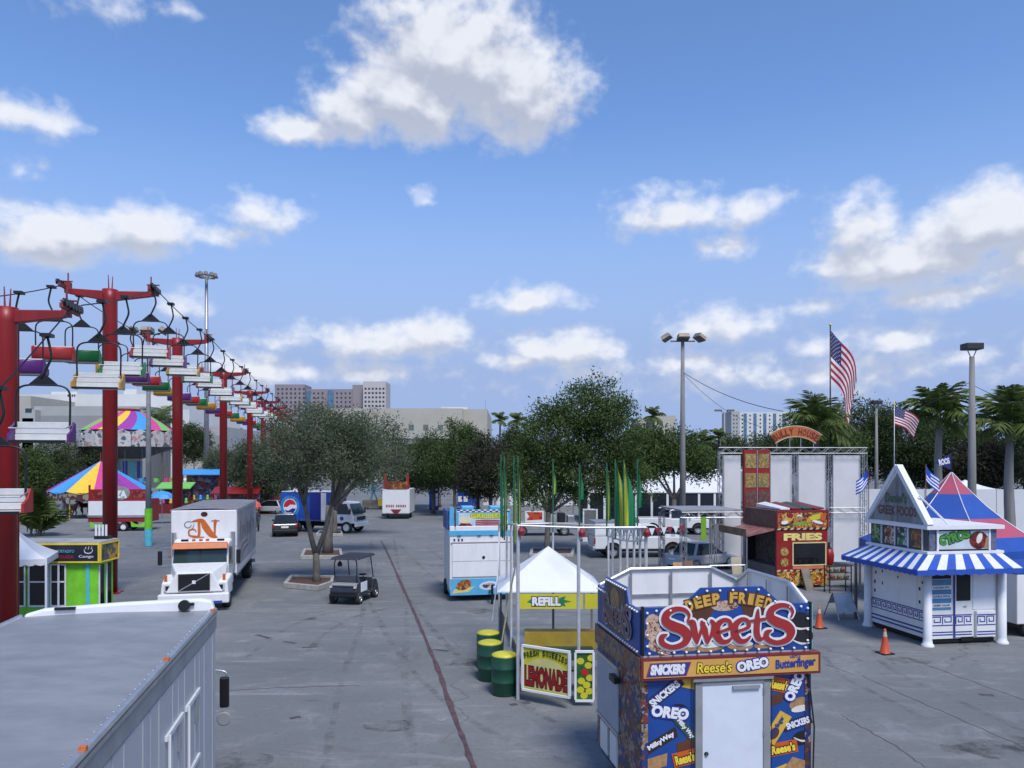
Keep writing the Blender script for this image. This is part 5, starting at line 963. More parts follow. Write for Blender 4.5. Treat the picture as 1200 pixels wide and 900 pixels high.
for k, (x, y) in enumerate(((.12, .9), (.3, .8), (.22, .65), (.33, .52), (.14, .45), (.26, .36), (.12, .25), (.32, .22), (.2, .12), (.36, .97))): MB().prism(f2, ell(x, y, .085, .075), .002, .005 + .0006 * k).build('painted_lemon', LEMY if k != 2 else paint(190, 40, 40), b2)
f3 = Fr(rel(676, 17.35, .1)); 
# counter inside
cn = MB(); cn.bx(.2, 2.1, 2.6, 3.1, .55, .98); MB_ = cn.build('counter', mat('counter_yellow', (.40, .28, .03), .5, var=.15), t)
MB().bx(.3, 2.0, 2.35, 2.59, .05, .62).build('counter_skirt', mat('skirt_green', (.02, .05, .03), .7), t); MB().bx(-.35, .2, .6, 3.4, .78, .86).build('side_shelf', ALU, t); MB().bx(.15, 2.0, .25, .8, .62, .7).build('front_shelf', ALU, t)
q = MB(); q.hexa([rel(585, 23.6, .1), rel(607, 18.1, .1), rel(607.5, 18.1, .1), rel(586, 23.6, .1), rel(585, 23.6, 1.1), rel(607, 18.1, 1.1), rel(607.5, 18.1, 1.1), rel(586, 23.6, 1.1)]); q.build('side_board', mat('side_board_dark', (.08, .08, .08), .6, var=.3), t)
q = MB(); q.tube([rel(588, 18.9, 1.1), rel(596, 18.5, 2.2), rel(606, 17.95, 3.3)], .02, 5); q.build('tie_cord', CREAMT, t); MB().tube([rel(577, 21.5, 1.05), rel(583, 22.5, 2.2), rel(585, 23.5, 3.4)], .02, 5).build('tie_cord', FW, t)
for px, d, zt, zf, c_ in ((587, 22.0, 5.75, 3.4, (GRN,)), (591, 21.0, 5.7, 3.7, (FYEL, GRN)), (602, 20.2, 5.7, 3.5, (FYEL, GRN)), (607, 20.6, 5.7, 3.5, (GRN, FYEL, GRN)), (648, 23.4, 5.55, 4.6, (FYEL, GRN)), (679, 20.0, 5.5, 4.6, (GRN,)), (711, 22.0, 5.5, 3.9, (FYEL, GRN)), (721, 21.2, 5.62, 3.8, (GRN, FYEL, GRN)), (731, 20.8, 5.6, 3.75, (FYEL, GRN, GRN)), (747, 19.8, 5.6, 4.4, (GRN,))):
    p = rel(px, d); banner(t, p.x, p.y, 3.4, zt, zf, c_, .62 if px in (721, 731) else (.2 if px > 640 else .11))
# refill canopy
tt = popup('white peaked canopy over the lemonade counter with yellow refill banner', (gx(583, 20.6), 20.2, 0), 0, gx(706, 20.6) - gx(583, 20.6), 2.7, 2.13, 3.18, TENT, val=.03, scallop=False, legm=POLEC, posts=((.55, .5), (.02, .98), (.98, .98)))
f = FRONT((0, -.03, 0)); wv = gx(706, 20.6) - gx(583, 20.6)
v = MB().fb(f, .5, wv * .80, 1.68, 2.07, -.01, .012).build('refill_banner', LEMY, tt); MB().fb(f, wv * .82, wv, 1.68, 2.07, -.01, .012).build('refill_banner', LEMY, tt)
txt(v, 'lettering', 'REFILL', f, .93, 1.78, .72, .2, WHITE2, .02, .06); txt(v, 'lettering_edge', 'REFILL', f, .93, 1.78, .72, .2, BLACK, .014, .13)
MB().prism(f, [(1.62, 1.78), (1.8, 1.74), (1.76, 1.84), (1.96, 1.87), (1.76, 1.92), (1.8, 2.02), (1.62, 1.96)], .012, .015).build('leaf_print', GRN, v); MB().prism(f, [(.95, 1.8), (.78, 1.86), (.95, 1.98)], .012, .015).build('leaf_print', GRN, v)
for lab, px, py in (('green barrel with yellow lid closest to the lemonade board', 591, 813), ('green barrel with yellow lid in the middle of the row', 574, 796), ('green barrel with yellow lid at the end of the row near the turquoise trailer', 572, 782)):
    d = gd(py); t = thing('drink_barrel', lab, 'barrel', (gx(px, d), d, 0), random.uniform(0, 90))
    MB().lathe([(0, .0), (.29, 0), (.31, .03), (.305, .3), (.32, .32), (.305, .34), (.305, .62), (.32, .64), (.305, .66), (.31, .9), (.3, .93), (0, .93)], 24).build('drum', DGRN, t, smooth=True)
    MB().lathe([(.305, .925), (.305, .95), (.2, .985), (.06, 1.01), (0, 1.01)], 20).build('lid', LEMY, t, smooth=True)
# ------------------------------------------------------------------ turquoise trailer
CYAN = mat('trailer_cyan', (.09, .38, .62), .45, var=.08, dirt=.08)
t = thing('food_trailer', 'turquoise and white food trailer with checkered header and shut white hatch', 'food trailer', (gx(527, 30.5), 30.5, 0), 9)
w = 2.55; MB().bx(.0, w, 0, 3.2, .45, 3.0).build('body', WHITE, t, bevel=.02); MB().bx(.02, w - .02, -.02, 3.15, .25, .9).build('lower_panel', CYAN, t)
f = FRONT((0, 0, 0)); MB().fb(f, -.02, w + .02, 2.62, 2.82, -.02, .03).build('fascia', CYAN, t)
hd = MB().fb(f, .25, w - .1, 2.83, 3.66, -.12, -.04).build('header_sign', CYAN, t); f2 = FRONT((0, .04, 0))
CKW = mat('check_white', (.7, .7, .68), .5); CKN = mat('check_navy', (.03, .05, .2), .5)
for zz_, n in ((3.55, 18), (2.86, 18)):
    for k in range(n):
        for r in (0, 1): MB().fb(f2, .3 + k * .118, .3 + k * .118 + .116, zz_ + r * .05 - .0, zz_ + r * .05 + .048, .002, .006).build('check', CKW if (k + r) % 2 == 0 else CKN, hd)
MB().fb(f2, .36, 2.35, 2.98, 3.52, .002, .008).build('menu_print', mat('sky_print', (.52, .58, .62), .5, var=.15), hd)
txt(hd, 'lettering', 'GRILLED', f2, .85, 3.32, 1.2, .17, paint(205, 205, 40), .012, .06); txt(hd, 'lettering_edge', 'GRILLED', f2, .85, 3.32, 1.2, .17, GRN, .009, .12)
q = MB()
for k in range(4): stroke(q, f2, [(1.05, 3.2 - .07 * k), (1.5, 3.22 - .07 * k), (2.0, 3.2 - .06 * k)], [.05, .06, .04], .011 + .0008 * k)
q.build('print_sausage', paint(150, 60, 70), hd)
MB().prism(f2, [(.25, 2.9), (.5, 2.78), (.85, 2.75), (1.0, 2.95), (.8, 3.1), (.45, 3.12)], .009, .013).build('print_skewer', mgraphic('skewers', [lin(100, 20, 30), lin(30, 30, 30), lin(150, 40, 50), lin(90, 110, 50)], 9), hd); MB().prism(f2, ell(.62, 3.22, .22, .14), .009, .0125).build('print_onion', paint(215, 205, 170), hd); MB().prism(f2, ell(2.22, 3.25, .1, .2, 16, -15), .009, .0125).build('print_bread', TAN, hd)
for x in (.75, 1.9): MB().bx(x - .25, x + .25, .3, .9, 3.0, 3.78).build('roof_unit', CYAN, t, bevel=.05)
MB().bx(0, .18, .05, .25, 2.83, 3.75).build('corner_post', CYAN, t); MB().bx(-.1, .0, .3, 2.4, 2.83, 3.6).build('side_sign', mat('side_blue', (.05, .1, .3), .5, var=.4, vs=5), t); MB().bx(.19, .25, .0, .12, 2.83, 3.55).build('dark_panel', BRN, t)
h = MB().fb(f, .1, w - .12, .98, 2.3, .004, .05).build('hatch', WHITE, t, bevel=.012); MB().fb(f, .1, w - .12, 1.6, 1.615, .05, .055).build('hatch_seam', GREYP, h); MB().prism(f, ell(1.35, 1.75, .06, .06), .05, .07).build('hatch_lock', BLACK, h); MB().fb(f, .05, w - .05, 2.34, 2.37, .004, .06).build('hinge', mat('pinkish', (.5, .4, .42), .5), h)
for x in (.15, .32, .46): MB().fb(f, x, x + .07, 2.4, 2.5, .003, .012).build('sticker', CKN, t)
for x in (.3, 1.1, 1.6): MB().fb(f, x, x + .14, 2.6, 2.63, .03, .05).build('catch', BLACK, t)
f3 = FRONT((0, -.02, 0)); MB().prism(f3, [(.1, .32), (.75, .38), (1.0, .6), (.6, .52), (.2, .5)], .002, .006).build('print_roll', paint(215, 195, 120), t); MB().prism(f3, ell(.55, .66, .32, .19, 18, 20), .006, .010).build('print_gyro', mgraphic('gyro_food', [lin(150, 80, 40), lin(60, 40, 25), lin(110, 140, 50), lin(200, 150, 80), lin(170, 50, 40)], 11), t)
MB().prism(f3, ell(1.55, .62, .38, .17, 18, 6), .002, .006).build('print_oval', paint(200, 215, 230), t); MB().prism(f3, ell(1.55, .62, .26, .1, 18, 6), .006, .009).build('print_oval', mgraphic('dessert', [lin(120, 60, 60), lin(80, 60, 70), lin(210, 200, 200)], 9), t)
for x in (-.08, w - .1): wheel(t, (x + .1, 2.0, .32), .32, .22)
MB().tube([(1.6, -.02, .4), (1.6, -.5, .42), (1.6, -.9, .42)], .05, 6).build('tow_bar', BLACK, t); MB().cyl((1.6, -.75, 0), (1.6, -.75, .75), .05, n=8).build('jack', BLACK, t)
# ------------------------------------------------------------------ fries stand
FRD = mat('fries_red', (.27, .012, .014), .45, var=.12); FOOD = mgraphic('fries_food', [lin(190, 120, 40), lin(215, 160, 60), lin(150, 60, 30), lin(110, 130, 50), lin(220, 190, 110), lin(180, 40, 35), lin(60, 40, 30)], 9); OLDP = mgraphic('faded_print', [lin(110, 60, 60), lin(90, 90, 80), lin(120, 50, 55), lin(110, 100, 75), lin(85, 70, 70)], 11)
t = thing('fries_stand', 'red fries stand with yellow lettering, striped bands and a propped side awning', 'food stand', (gx(910, 33.7), 33.7, 0), 10)
w, D = 2.45, 2.9
MB().bx(.9, w, .0, D, .1, 2.56).build('wall', FRD, t); MB().bx(.0, .9, .0, .12, .1, 2.56).build('wall', FRD, t); MB().bx(.0, .9, D - .12, D, .1, 2.56).build('wall', DARK, t); MB().bx(.02, .9, .12, D - .12, .1, .95).build('side_counter', mat('counter_grey', (.12, .12, .13), .5), t); MB().bx(.4, .9, .2, D - .2, .96, 2.5).build('interior', mat('busy_interior', (.06, .055, .06), .6, var=.8, vs=6), t)
MB().bx(-.03, w + .03, -.03, D + .03, 2.57, 3.42).build('upper_box', OLDP, t)
f = FRONT((0, 0, 0)); fu = FRONT((0, -.03, 0)); up = MB().fb(fu, .0, w, 2.66, 3.34, .002, .02).build('upper_print', FOOD, t)
for a in ((-.02, w + .02, 3.34, 3.43), (-.02, .05, 2.66, 3.34), (w - .05, w + .02, 2.66, 3.34)): MB().fb(fu, *a, .002, .035).build('sign_frame', FRD, up)
for cx, cz, rx, rz_, a, m_ in ((.35, 2.82, .2, .09, 0, OBK), (.36, 2.9, .17, .08, 8, FW), (1.15, 2.86, .42, .07, 6, LGRN), (1.05, 3.08, .2, .1, 0, TAN), (1.06, 3.16, .14, .08, 0, FW), (1.95, 2.9, .26, .06, -14, FW), (1.85, 3.12, .3, .12, 12, LEMY), (.62, 3.2, .16, .1, 0, FRD), (2.2, 3.12, .14, .16, 0, WRAPO), (1.45, 3.2, .16, .07, 20, BRN)):
    ZC[0] = (ZC[0] + .0007) % .005; MB().prism(fu, ell(cx, cz, rx, rz_, 14, a), .02, .023 + ZC[0]).build('print_food', m_, up)
BK2 = mat('band_black', (.02, .02, .02), .5); BC = mat('band_cream', (.6, .52, .3), .5)
for z0, c1, c2 in ((2.575, BK2, BC), (.74, FRD, BC)):
    for k in range(16): MB().prism(fu if z0 > 1 else f, [(k * w / 16, z0), ((k + 1) * w / 16 - .004, z0), ((k + 1) * w / 16 + .056, z0 + .08), (k * w / 16 + .06, z0 + .08)] if k < 15 else [(k * w / 16, z0), (w, z0), (w, z0 + .08), (k * w / 16 + .06, z0 + .08)], .003, .015).build('stripe', c1 if k % 2 else c2, t)
txt(t, 'lettering', 'FRIES', f, .38, 2.12, 1.75, .28, paint(235, 215, 130), .012, .06); txt(t, 'lettering_edge', 'FRIES', f, .38, 2.12, 1.75, .28, BRN, .006, .1)
o = MB().fb(f, .78, w - .12, 1.02, 1.98, .003, .012).build('window', GLASS, t)
for a in ((.74, w - .08, .98, 1.03), (.74, w - .08, 1.97, 2.02), (.74, .79, 1.03, 1.97), (w - .13, w - .08, 1.03, 1.97)): MB().fb(f, *a, .003, .04).build('window_frame', CREAMT, o)
for y in (1.62, 1.15): MB().prism(f, ell(.38, y, .19, .19), .003, .01).build('food_roundel', mgraphic('roundel', [lin(215, 190, 110), lin(190, 150, 70), lin(90, 120, 50), lin(120, 60, 30)], 14), t)
MB().fb(f, .75, w - .1, .84, .96, .003, .05).build('menu_strip', paint(205, 120, 90), t); MB().fb(f, .03, w - .02, .12, .72, .003, .015).build('lower_print', FOOD, t)
MB().hexa([(1.0, -.75, .0), (1.35, -.75, .0), (1.42, -.6, .0), (1.0, -.62, 0), (1.12, -.08, .85), (1.5, -.08, .85), (1.55, -.02, .85), (1.15, -.02, .85)]).build('leaning_board', mat('weathered_board', (.16, .14, .11), .8, var=.3), t)
tp_ = thing('tall_menu_sign', 'tall red four-panel menu sign standing above the fries stand', 'sign', (gx(872, 37.6), 37.6, 0), 3)
tw = gx(903, 37.6) - gx(872, 37.6); MB().bx(0, tw, 0, .25, 2.6, gz(527, 37.6)).build('sign_body', FRD, tp_); zt = gz(527, 37.6)
PAN = mgraphic('menu_food', [lin(170, 150, 60), lin(120, 130, 90), lin(190, 170, 110), lin(90, 100, 50), lin(150, 80, 50)], 15)
for i in range(2):
    for j, (a, b_) in enumerate(((zt - .9, zt - .2), (zt - 1.85, zt - 1.15), (zt - 2.9, zt - 2.0))): MB().bx(.06 + i * tw / 2, tw / 2 - .06 + i * tw / 2, -.02, -.002, a, b_).build('menu_panel', PAN if j < 2 else OLDP, tp_)
MB().bx(tw / 2 - .02, tw / 2 + .02, -.03, -.001, 2.6, zt).build('sign_rail', STEEL, tp_)
for x in (.05, tw - .05): MB().cyl((x, .12, 0), (x, .12, 2.6), .06, n=8).build('sign_leg', STEEL, tp_)
aw = MB().hexa([(-1.35, .1, 2.28), (0, .1, 2.56), (0, 2.8, 2.56), (-1.35, 2.8, 2.28), (-1.35, .1, 2.34), (0, .1, 2.64), (0, 2.8, 2.64), (-1.35, 2.8, 2.34)]).build('side_awning', mat('awning_print', (.30, .12, .11), .5, var=.5, vs=4), t)
MB().bx(-1.4, -1.36, .1, 2.8, 2.34, 2.62).build('awning_fence', mat('wood_tan', (.22, .15, .09), .8, var=.3), t); MB().cyl((-1.3, .2, 0), (-1.3, .2, 2.28), .03, n=6).build('awning_prop', STEEL, t)
for k in range(4): o = MB().hexa([(.3 + .55 * k, .2, 3.45), (.75 + .55 * k, .2, 3.45), (.75 + .55 * k, 2.4, 3.45), (.3 + .55 * k, 2.4, 3.45), (.3 + .55 * k, .2, 3.5), (.75 + .55 * k, .2, 3.52), (.75 + .55 * k, 2.4, 3.7), (.3 + .55 * k, 2.4, 3.62)]).build('roof_board', (WHITE, DRED, DGRN, DRED)[k], t)
MB().lathe([(0, .85), (.12, .87), (.2, 1.05), (.22, 1.4), (.15, 1.68), (0, 1.72)], 14, (w + .26, .3, 0)).build('folded_parasol', FRD, t, smooth=True); MB().lathe([(.16, 1.7), (.05, 1.74), (.04, 1.95), (0, 1.97)], 12, (w + .26, .3, 0)).build('parasol_top', BLACK, t); MB().cyl((w + .26, .3, 0), (w + .26, .3, .9), .03, n=6).build('parasol_pole', STEEL, t)
rk = thing('display_rack', 'dark wire display rack standing beside the fries stand', 'rack', (gx(985, 32.6), 32.6, 0), 10)
q = MB(); 
for x in (-.5, .5): q.cyl((x, 0, 0), (x, 0, 1.15), .025, n=6); q.cyl((x, .4, 0), (x, .4, 1.15), .025, n=6)
for z in (.25, .55, .85, 1.12):
    for y in (0, .2, .4): q.cyl((-.5, y, z), (.5, y, z), .015, n=5)
q.build('rack_frame', BLACK, rk)
for k in range(6): MB().lathe([(0, 0), (.1, .02), (.12, .12), (.06, .2), (0, .2)], 10, (-.4 + .16 * k, .2, .56 if k % 2 else .86)).build('goods', mat('goods_%d' % (k % 3), ((.3, .2, .08), (.25, .08, .05), (.2, .2, .15))[k % 3], .6), rk)
# ------------------------------------------------------------------ white screen wall on truss, arched sign
TR = mat('truss_alu', (.40, .41, .43), .45, .7, var=.15, dirt=.15)
def truss(par, a, b_, s=.28, n=None, r=.022, name='truss'):
    a, b_ = Vector(a), Vector(b_); L = (b_ - a).length; n = n or max(3, int(L / .34)); q = MB(); t_ = (b_ - a).normalized(); h = t_.cross(Vector((0, 1, 0))).normalized() * s / 2; y = Vector((0, s / 2, 0))
    for sh in (-1, 1):
        for sy in (-1, 1): q.cyl(a + h * sh + y * sy, b_ + h * sh + y * sy, r, n=5)
    for k in range(n):
        sg = 1 if k % 2 else -1
        for sy in (-1, 1): q.cyl(a.lerp(b_, k / n) + h * sg + y * sy, a.lerp(b_, (k + 1) / n) - h * sg + y * sy, r * .7, n=4)
    return q.build(name, TR, par)
d0 = 40.5; t = thing('screen_wall', 'long white panel wall held in an aluminium truss frame', 'wall', (gx(843, d0), d0, 0), 4); k_ = lambda px: gx(px, d0) - gx(843, d0)
ZT = gz(529, d0)
for a, b_ in ((848, 869), (872, 903), (905, 931), (938, 972), (981, 1014)): MB().bx(k_(a), k_(b_), .05, .12, .25, ZT - .2).build('white_panel', mat('screen_white', (.62, .62, .62), .6, var=.06, vs=.8, dirt=.08, dcol=(.35, .34, .33)), t)
for px in (844.5, 934, 976, 1017.5): truss(t, (k_(px), -.05, 0), (k_(px), -.05, ZT), .24, name='truss_post')
truss(t, (k_(843), -.05, ZT + .05), (k_(1020), -.05, ZT + .05), .3, name='truss_beam'); truss(t, (k_(976), -.08, 3.0), (k_(1018), -.08, 3.0), .26, name='truss_beam'); MB().bx(k_(903.2), k_(904.8), -.02, .1, 0, ZT).build('rail', STEEL, t)
ac = thing('arched_sign', 'orange arched letter sign on posts above the white panel wall', 'sign', (gx(934, 40.4), 40.6, ZT + .2), 4)
Rr, n = 2.35, 11; S_ = 'BULLY HOUSE'; cz = gz(500, 40.5) - ZT - .2 - Rr
for k, ch in enumerate(S_):
    a0, a1 = R(36 - 72 * k / n), R(36 - 72 * (k + 1) / n); fr = FRONT((0, 0, 0)); ri = Rr - .5
    P = [(ri * math.sin(-a0), cz + ri * math.cos(a0)), (ri * math.sin(-a1), cz + ri * math.cos(a1)), (Rr * math.sin(-a1), cz + Rr * math.cos(a1)), (Rr * math.sin(-a0), cz + Rr * math.cos(a0))]
    o = MB().prism(fr, P, -.04, .02).build('letter_plate', mat('arch_orange', (.50, .12, .025), .5, var=.15), ac); am = (a0 + a1) / 2
    if ch != ' ': fo = fr.sub((ri + .08) * math.sin(-am), cz + (ri + .08) * math.cos(am), math.degrees(am), .02); txt(o, 'lettering', ch, fo, -.09, 0, .18, .33, mat('arch_dark', (.12, .02, .012), .5), .003, .04)
q = MB()
for rr_ in (Rr + .03, Rr - .53): q.tube([(rr_ * math.sin(w_a), 0, cz + rr_ * math.cos(w_a)) for w_a in np.linspace(R(-37), R(37), 18)], .03, 5)
q.build('arch_trim', mat('arch_trim_cream', (.5, .42, .28), .5), ac)
for x in (-1.0, -.3, .3, 1.0): MB().cyl((x, .05, -.2), (x, .05, cz + math.sqrt(Rr ** 2 - x * x) - .3), .025, n=6).build('post', TR, ac)
# ------------------------------------------------------------------ low truss stage roof
t = thing('truss_canopy', 'low flat canopy of grey truss with lattice posts beside the fries stand', 'canopy', (gx(798, 36), 36, 0), 6); wq = gx(872, 36) - gx(798, 36)
MB().bx(0, wq, 0, 3.4, 3.25, 3.32).build('roof_sheet', mat('stage_grey', (.26, .27, .29), .6, var=.2), t)
for y in (0, 3.4): truss(t, (0, y, 3.08), (wq, y, 3.08), .26, name='truss_beam')
for x, y in ((.12, 0), (1.55, 0), (wq - .1, 3.4), (.12, 3.4)): truss(t, (x, y, 0), (x, y, 2.95), .24, name='truss_post')
MB().hexa([(.9, -.2, 1.9), (1.15, -.2, 1.9), (1.15, -.16, 1.9), (.9, -.16, 1.9), (.9, -.2, 3.0), (1.15, -.2, 3.0), (1.15, -.16, 3.0), (.9, -.16, 3.0)]).build('green_cloth', LGRN, t)
# ------------------------------------------------------------------ pickups and clutter
def pickup(label, loc, rz, L=5.7):
    t = thing('pickup_truck', label, 'pickup truck', loc, rz, None); a = L / 2; w = .98; RFm = RIGHTF((0, 0, 0)); pm = mat('pickup_white', (.66, .67, .68), .3, var=.04, dirt=.08, coat=.5)
    MB().prism(RFm, [(-a, .55), (-a, 1.3), (-.35, 1.3), (-.3, 1.22), (a * .42, 1.24), (a - .25, 1.2), (a, 1.0), (a, .5)], -w, w).build('body', pm, t, bevel=.06)
    c = [(-w + .06, -.45, 1.2), (w - .06, -.45, 1.2), (w - .06, 1.5, 1.2), (-w + .06, 1.5, 1.2), (-w + .2, -.4, 1.92), (w - .2, -.4, 1.92), (w - .22, .8, 1.9), (-w + .22, .8, 1.9)]
    MB().hexa(c).build('cabin', pm, t, bevel=.05); C_ = [Vector(v) for v in c]
    for ids, nm, o_ in (((0, 1, 5, 4), 'rear_window', (0, -1, .1)), ((2, 3, 7, 6), 'windshield', (0, 1, .3)), ((1, 2, 6, 5), 'side_window', (1, 0, .1)), ((3, 0, 4, 7), 'side_window', (-1, 0, .1))):
        P = [C_[i] for i in ids]; m_ = sum(P, Vector()) / 4; MB().quad(*[m_ + (p - m_) * .82 + Vector(o_) * .012 + Vector((0, 0, .03)) for p in P]).build(nm, GLASS, t)
    for s_ in (-1, 1):
        for y in (-a * .62, a * .62): wheel(t, (s_ * (w - .1), y, .4), .4, .28); MB().prism(RIGHTF((s_ * w - (0 if s_ > 0 else .012), 0, 0)), [(y + .5 * math.cos(q), .48 + .47 * math.sin(q)) for q in np.linspace(0, math.pi, 9)], .002, .01).build('wheel_arch', BLACK, t)
        MB().bx(s_ * (w - .14) - .12, s_ * (w - .14) + .12, a - .1, a + .02, .85, 1.08).build('headlight', HEAD, t); MB().bx(s_ * (w - .06) - .06, s_ * (w - .06) + .06, -a - .02, -a + .05, .85, 1.2).build('tail_light', TAIL, t)
        MB().bx(s_ * (w + .1) - .08, s_ * (w + .1) + .08, 1.1, 1.2, 1.3, 1.55).build('mirror', BLACK, t)
    MB().bx(-w, w, a - .05, a + .12, .45, .72).build('bumper', BLACK, t, bevel=.03); MB().bx(-w, w, -a - .12, -a + .02, .48, .7).build('bumper', ALU, t, bevel=.03); MB().bx(-.7, .7, -a + .2, a - .2, .38, .6).build('chassis', BLACK, t)
    return t
pickup('white pickup truck parked by the glass-walled tent', (gx(788, 60), 60, 0), -88)
p2 = pickup('white service truck with tall utility body behind the pipe frames', (gx(750, 45), 45.5, 0), -84)
MB().bx(-1.0, 1.0, -2.84, -.5, 1.31, 2.05).build('utility_body', WHITE, p2, bevel=.03); MB().bx(1.001, 1.01, -2.7, -1.7, 1.4, 1.95).build('locker_door', WHITE2, p2); MB().bx(-1.02, 1.02, -2.84, -.5, 2.06, 2.14).build('ladder_rack', ALU, p2)
car('small white car with black roof nosing out beside the truss canopy', (gx(822, 40), 40.2, 0), -60, (.5, .52, .55), L=3.9, suv=False, Hh=1.42, name='small_car')
t = thing('work_table', 'grey metal work table with lower shelf in front of the fries stand', 'table', (gx(838, 30.5), 30.5, 0), 8)
MB().bx(0, 1.6, 0, .7, .92, .98).build('tabletop', ALU, t); MB().bx(0, 1.6, 0, .7, .38, .42).build('shelf', ALU, t); MB().bx(.15, 1.4, .05, .08, .55, .86).build('apron', GREYP, t)
for x in (.04, 1.56):
    for y in (.04, .66): MB().cyl((x, y, 0), (x, y, .92 if y < .5 else 1.35), .03, n=6).build('leg', STEEL, t)
MB().cyl((.04, .66, 1.35), (1.56, .66, 1.35), .03, n=6).build('rail', STEEL, t)
for k, (x, z, m_) in enumerate(((-.3, .0, TAN), (-.05, 0, BRN))):
    o = MB().hexa([(x - .2, .3, 0), (x + .2, .3, 0), (x + .2, .4, 0), (x - .2, .4, 0), (x - .18, .75, 1.15), (x + .22, .75, 1.15), (x + .22, .8, 1.15), (x - .18, .8, 1.15)]).build('wooden_board', m_); o.location = (gx(806 + 10 * k, 33), 33 + .6 * k, 0); tag(o, ('tan plywood board leaning near the truss post', 'dark brown board leaning near the truss post')[k], 'board')
o = MB().lathe([(0, .02), (.42, .02), (.5, .3), (.38, .62), (.2, .8), (0, .84)], 14).build('tarp_bundle', mat('maroon', (.12, .015, .025), .7, bump=.5, bs=6), smooth=True); o.location = (gx(826, 35), 34.6, 0); tag(o, 'maroon tarpaulin bundle on the ground by the work table', 'bundle')
o = MB().hexa([(-.15, 0, 0), (.15, 0, 0), (.15, .06, 0), (-.15, .06, 0), (-.25, .3, 1.5), (.2, .3, 1.5), (.2, .36, 1.5), (-.25, .36, 1.5)]).build('pale_plank', mat('pale_wood', (.42, .36, .24), .7)); o.location = (gx(864, 32.6), 32.4, 0); tag(o, 'pale wooden plank leaning under the fries stand awning', 'plank')
t = thing('generator', 'dark generator with grey frame on the ground behind the pipe posts', 'generator', (gx(728, 27), 27.0, 0), 20); MB().bx(-.5, .5, -.3, .3, .1, .65).build('housing', BLACK, t, bevel=.04); MB().bx(-.4, .4, -.25, .25, .66, .8).build('tank', DRED, t, bevel=.05)
for x in (-.4, .4): wheel(t, (x, -.36, .16), .16, .08, axis='y')
# ------------------------------------------------------------------ gyros stand
BLUE = mat('awning_blue', (.02, .08, .42), .55, var=.08); AWH = mat('awning_white', (.68, .69, .70), .55, var=.05); KEY = mat('key_blue', (.03, .045, .28), .45)
t = thing('gyros_stand', 'white Greek food stand with blue striped awning, gable front and gyros sign', 'food stand', (gx(1087, 23.1), 23.1, 0), 9)
w, D = 2.52, 3.0
MB().bx(.1, w - .02, .1, D - .02, .18, 2.76).build('wall', WHITE, t); MB().bx(-.02, w + .06, -.02, D + .02, 2.76, 2.84).build('cornice', WHITE2, t); MB().bx(.1, w - .1, .1, D - .1, 2.84, 3.5).build('attic', mat('attic_dark', (.06, .065, .075), .5), t); MB().bx(-.03, w + .07, -.03, D + .03, 3.5, 3.62).build('cornice', WHITE2, t)
lf = LEFTF((.1, D, 0)); f = FRONT((0, .1, 0))
for i, x in enumerate((.18, .85, 1.5, 2.15)): o = MB().fb(lf, x, x + .5, 2.9, 3.46, .003, .02).build('menu_photo', mgraphic('gyro_menu%d' % i, [[lin(70, 110, 60), lin(50, 90, 60), lin(150, 170, 130)], [lin(150, 100, 60), lin(110, 60, 40), lin(200, 190, 180)], [lin(60, 120, 70), lin(180, 190, 190), lin(40, 70, 60)], [lin(140, 80, 50), lin(170, 130, 70), lin(90, 70, 60)]][i], 7), t); MB().fb(lf, x + .5, x + .53, 2.86, 3.5, .003, .04).build('mullion', WHITE2, o)
sg = MB().fb(f, .42, 2.12, 2.88, 3.46, .003, .03).build('gyros_sign', mat('sign_pale', (.52, .58, .64), .4, var=.08), t)
for a in ((.36, .42, 2.85, 3.49), (2.12, 2.18, 2.85, 3.49)): MB().fb(f, *a, .003, .05).build('sign_post', WHITE2, sg)
for a in ((.42, 2.12, 2.86, 2.89), (.42, 2.12, 3.45, 3.48)): MB().fb(f, *a, .003, .045).build('sign_rail', BLACK, sg)
for k, ch in enumerate('GYROS'): fo = f.sub(.5 + .2 * k, 3.0 + .055 * k, 14 - 3 * (k % 2), .03); txt(sg, 'lettering', ch, fo, 0, 0, .19, .27, paint(70, 140, 50), .008, .05); txt(sg, 'lettering_edge', ch, fo, 0, 0, .19, .27, mat('key_green', (.01, .05, .015), .5), .003, .12)
MB().prism(f, ell(1.78, 3.16, .32, .27), .031, .036).build('print_gyro', mgraphic('meat', [lin(110, 30, 25), lin(60, 20, 20), lin(140, 50, 35), lin(90, 25, 25)], 9), sg); MB().prism(f, ell(1.80, 3.22, .09, .17, 16, -22), .037, .041).build('print_onion', CREAM, sg); MB().prism(f, [(1.96, 2.92), (2.1, 2.92), (2.1, 3.3), (2.02, 3.2)], .037, .040).build('print_pita', TAN, sg)
for x0 in (.12, 2.2): MB().fb(f, x0, x0 + .2, 2.86, 3.48, .003, .02).build('side_panel', mat('louvre_blue', (.12, .14, .22), .4, var=.4, vs=14), t)
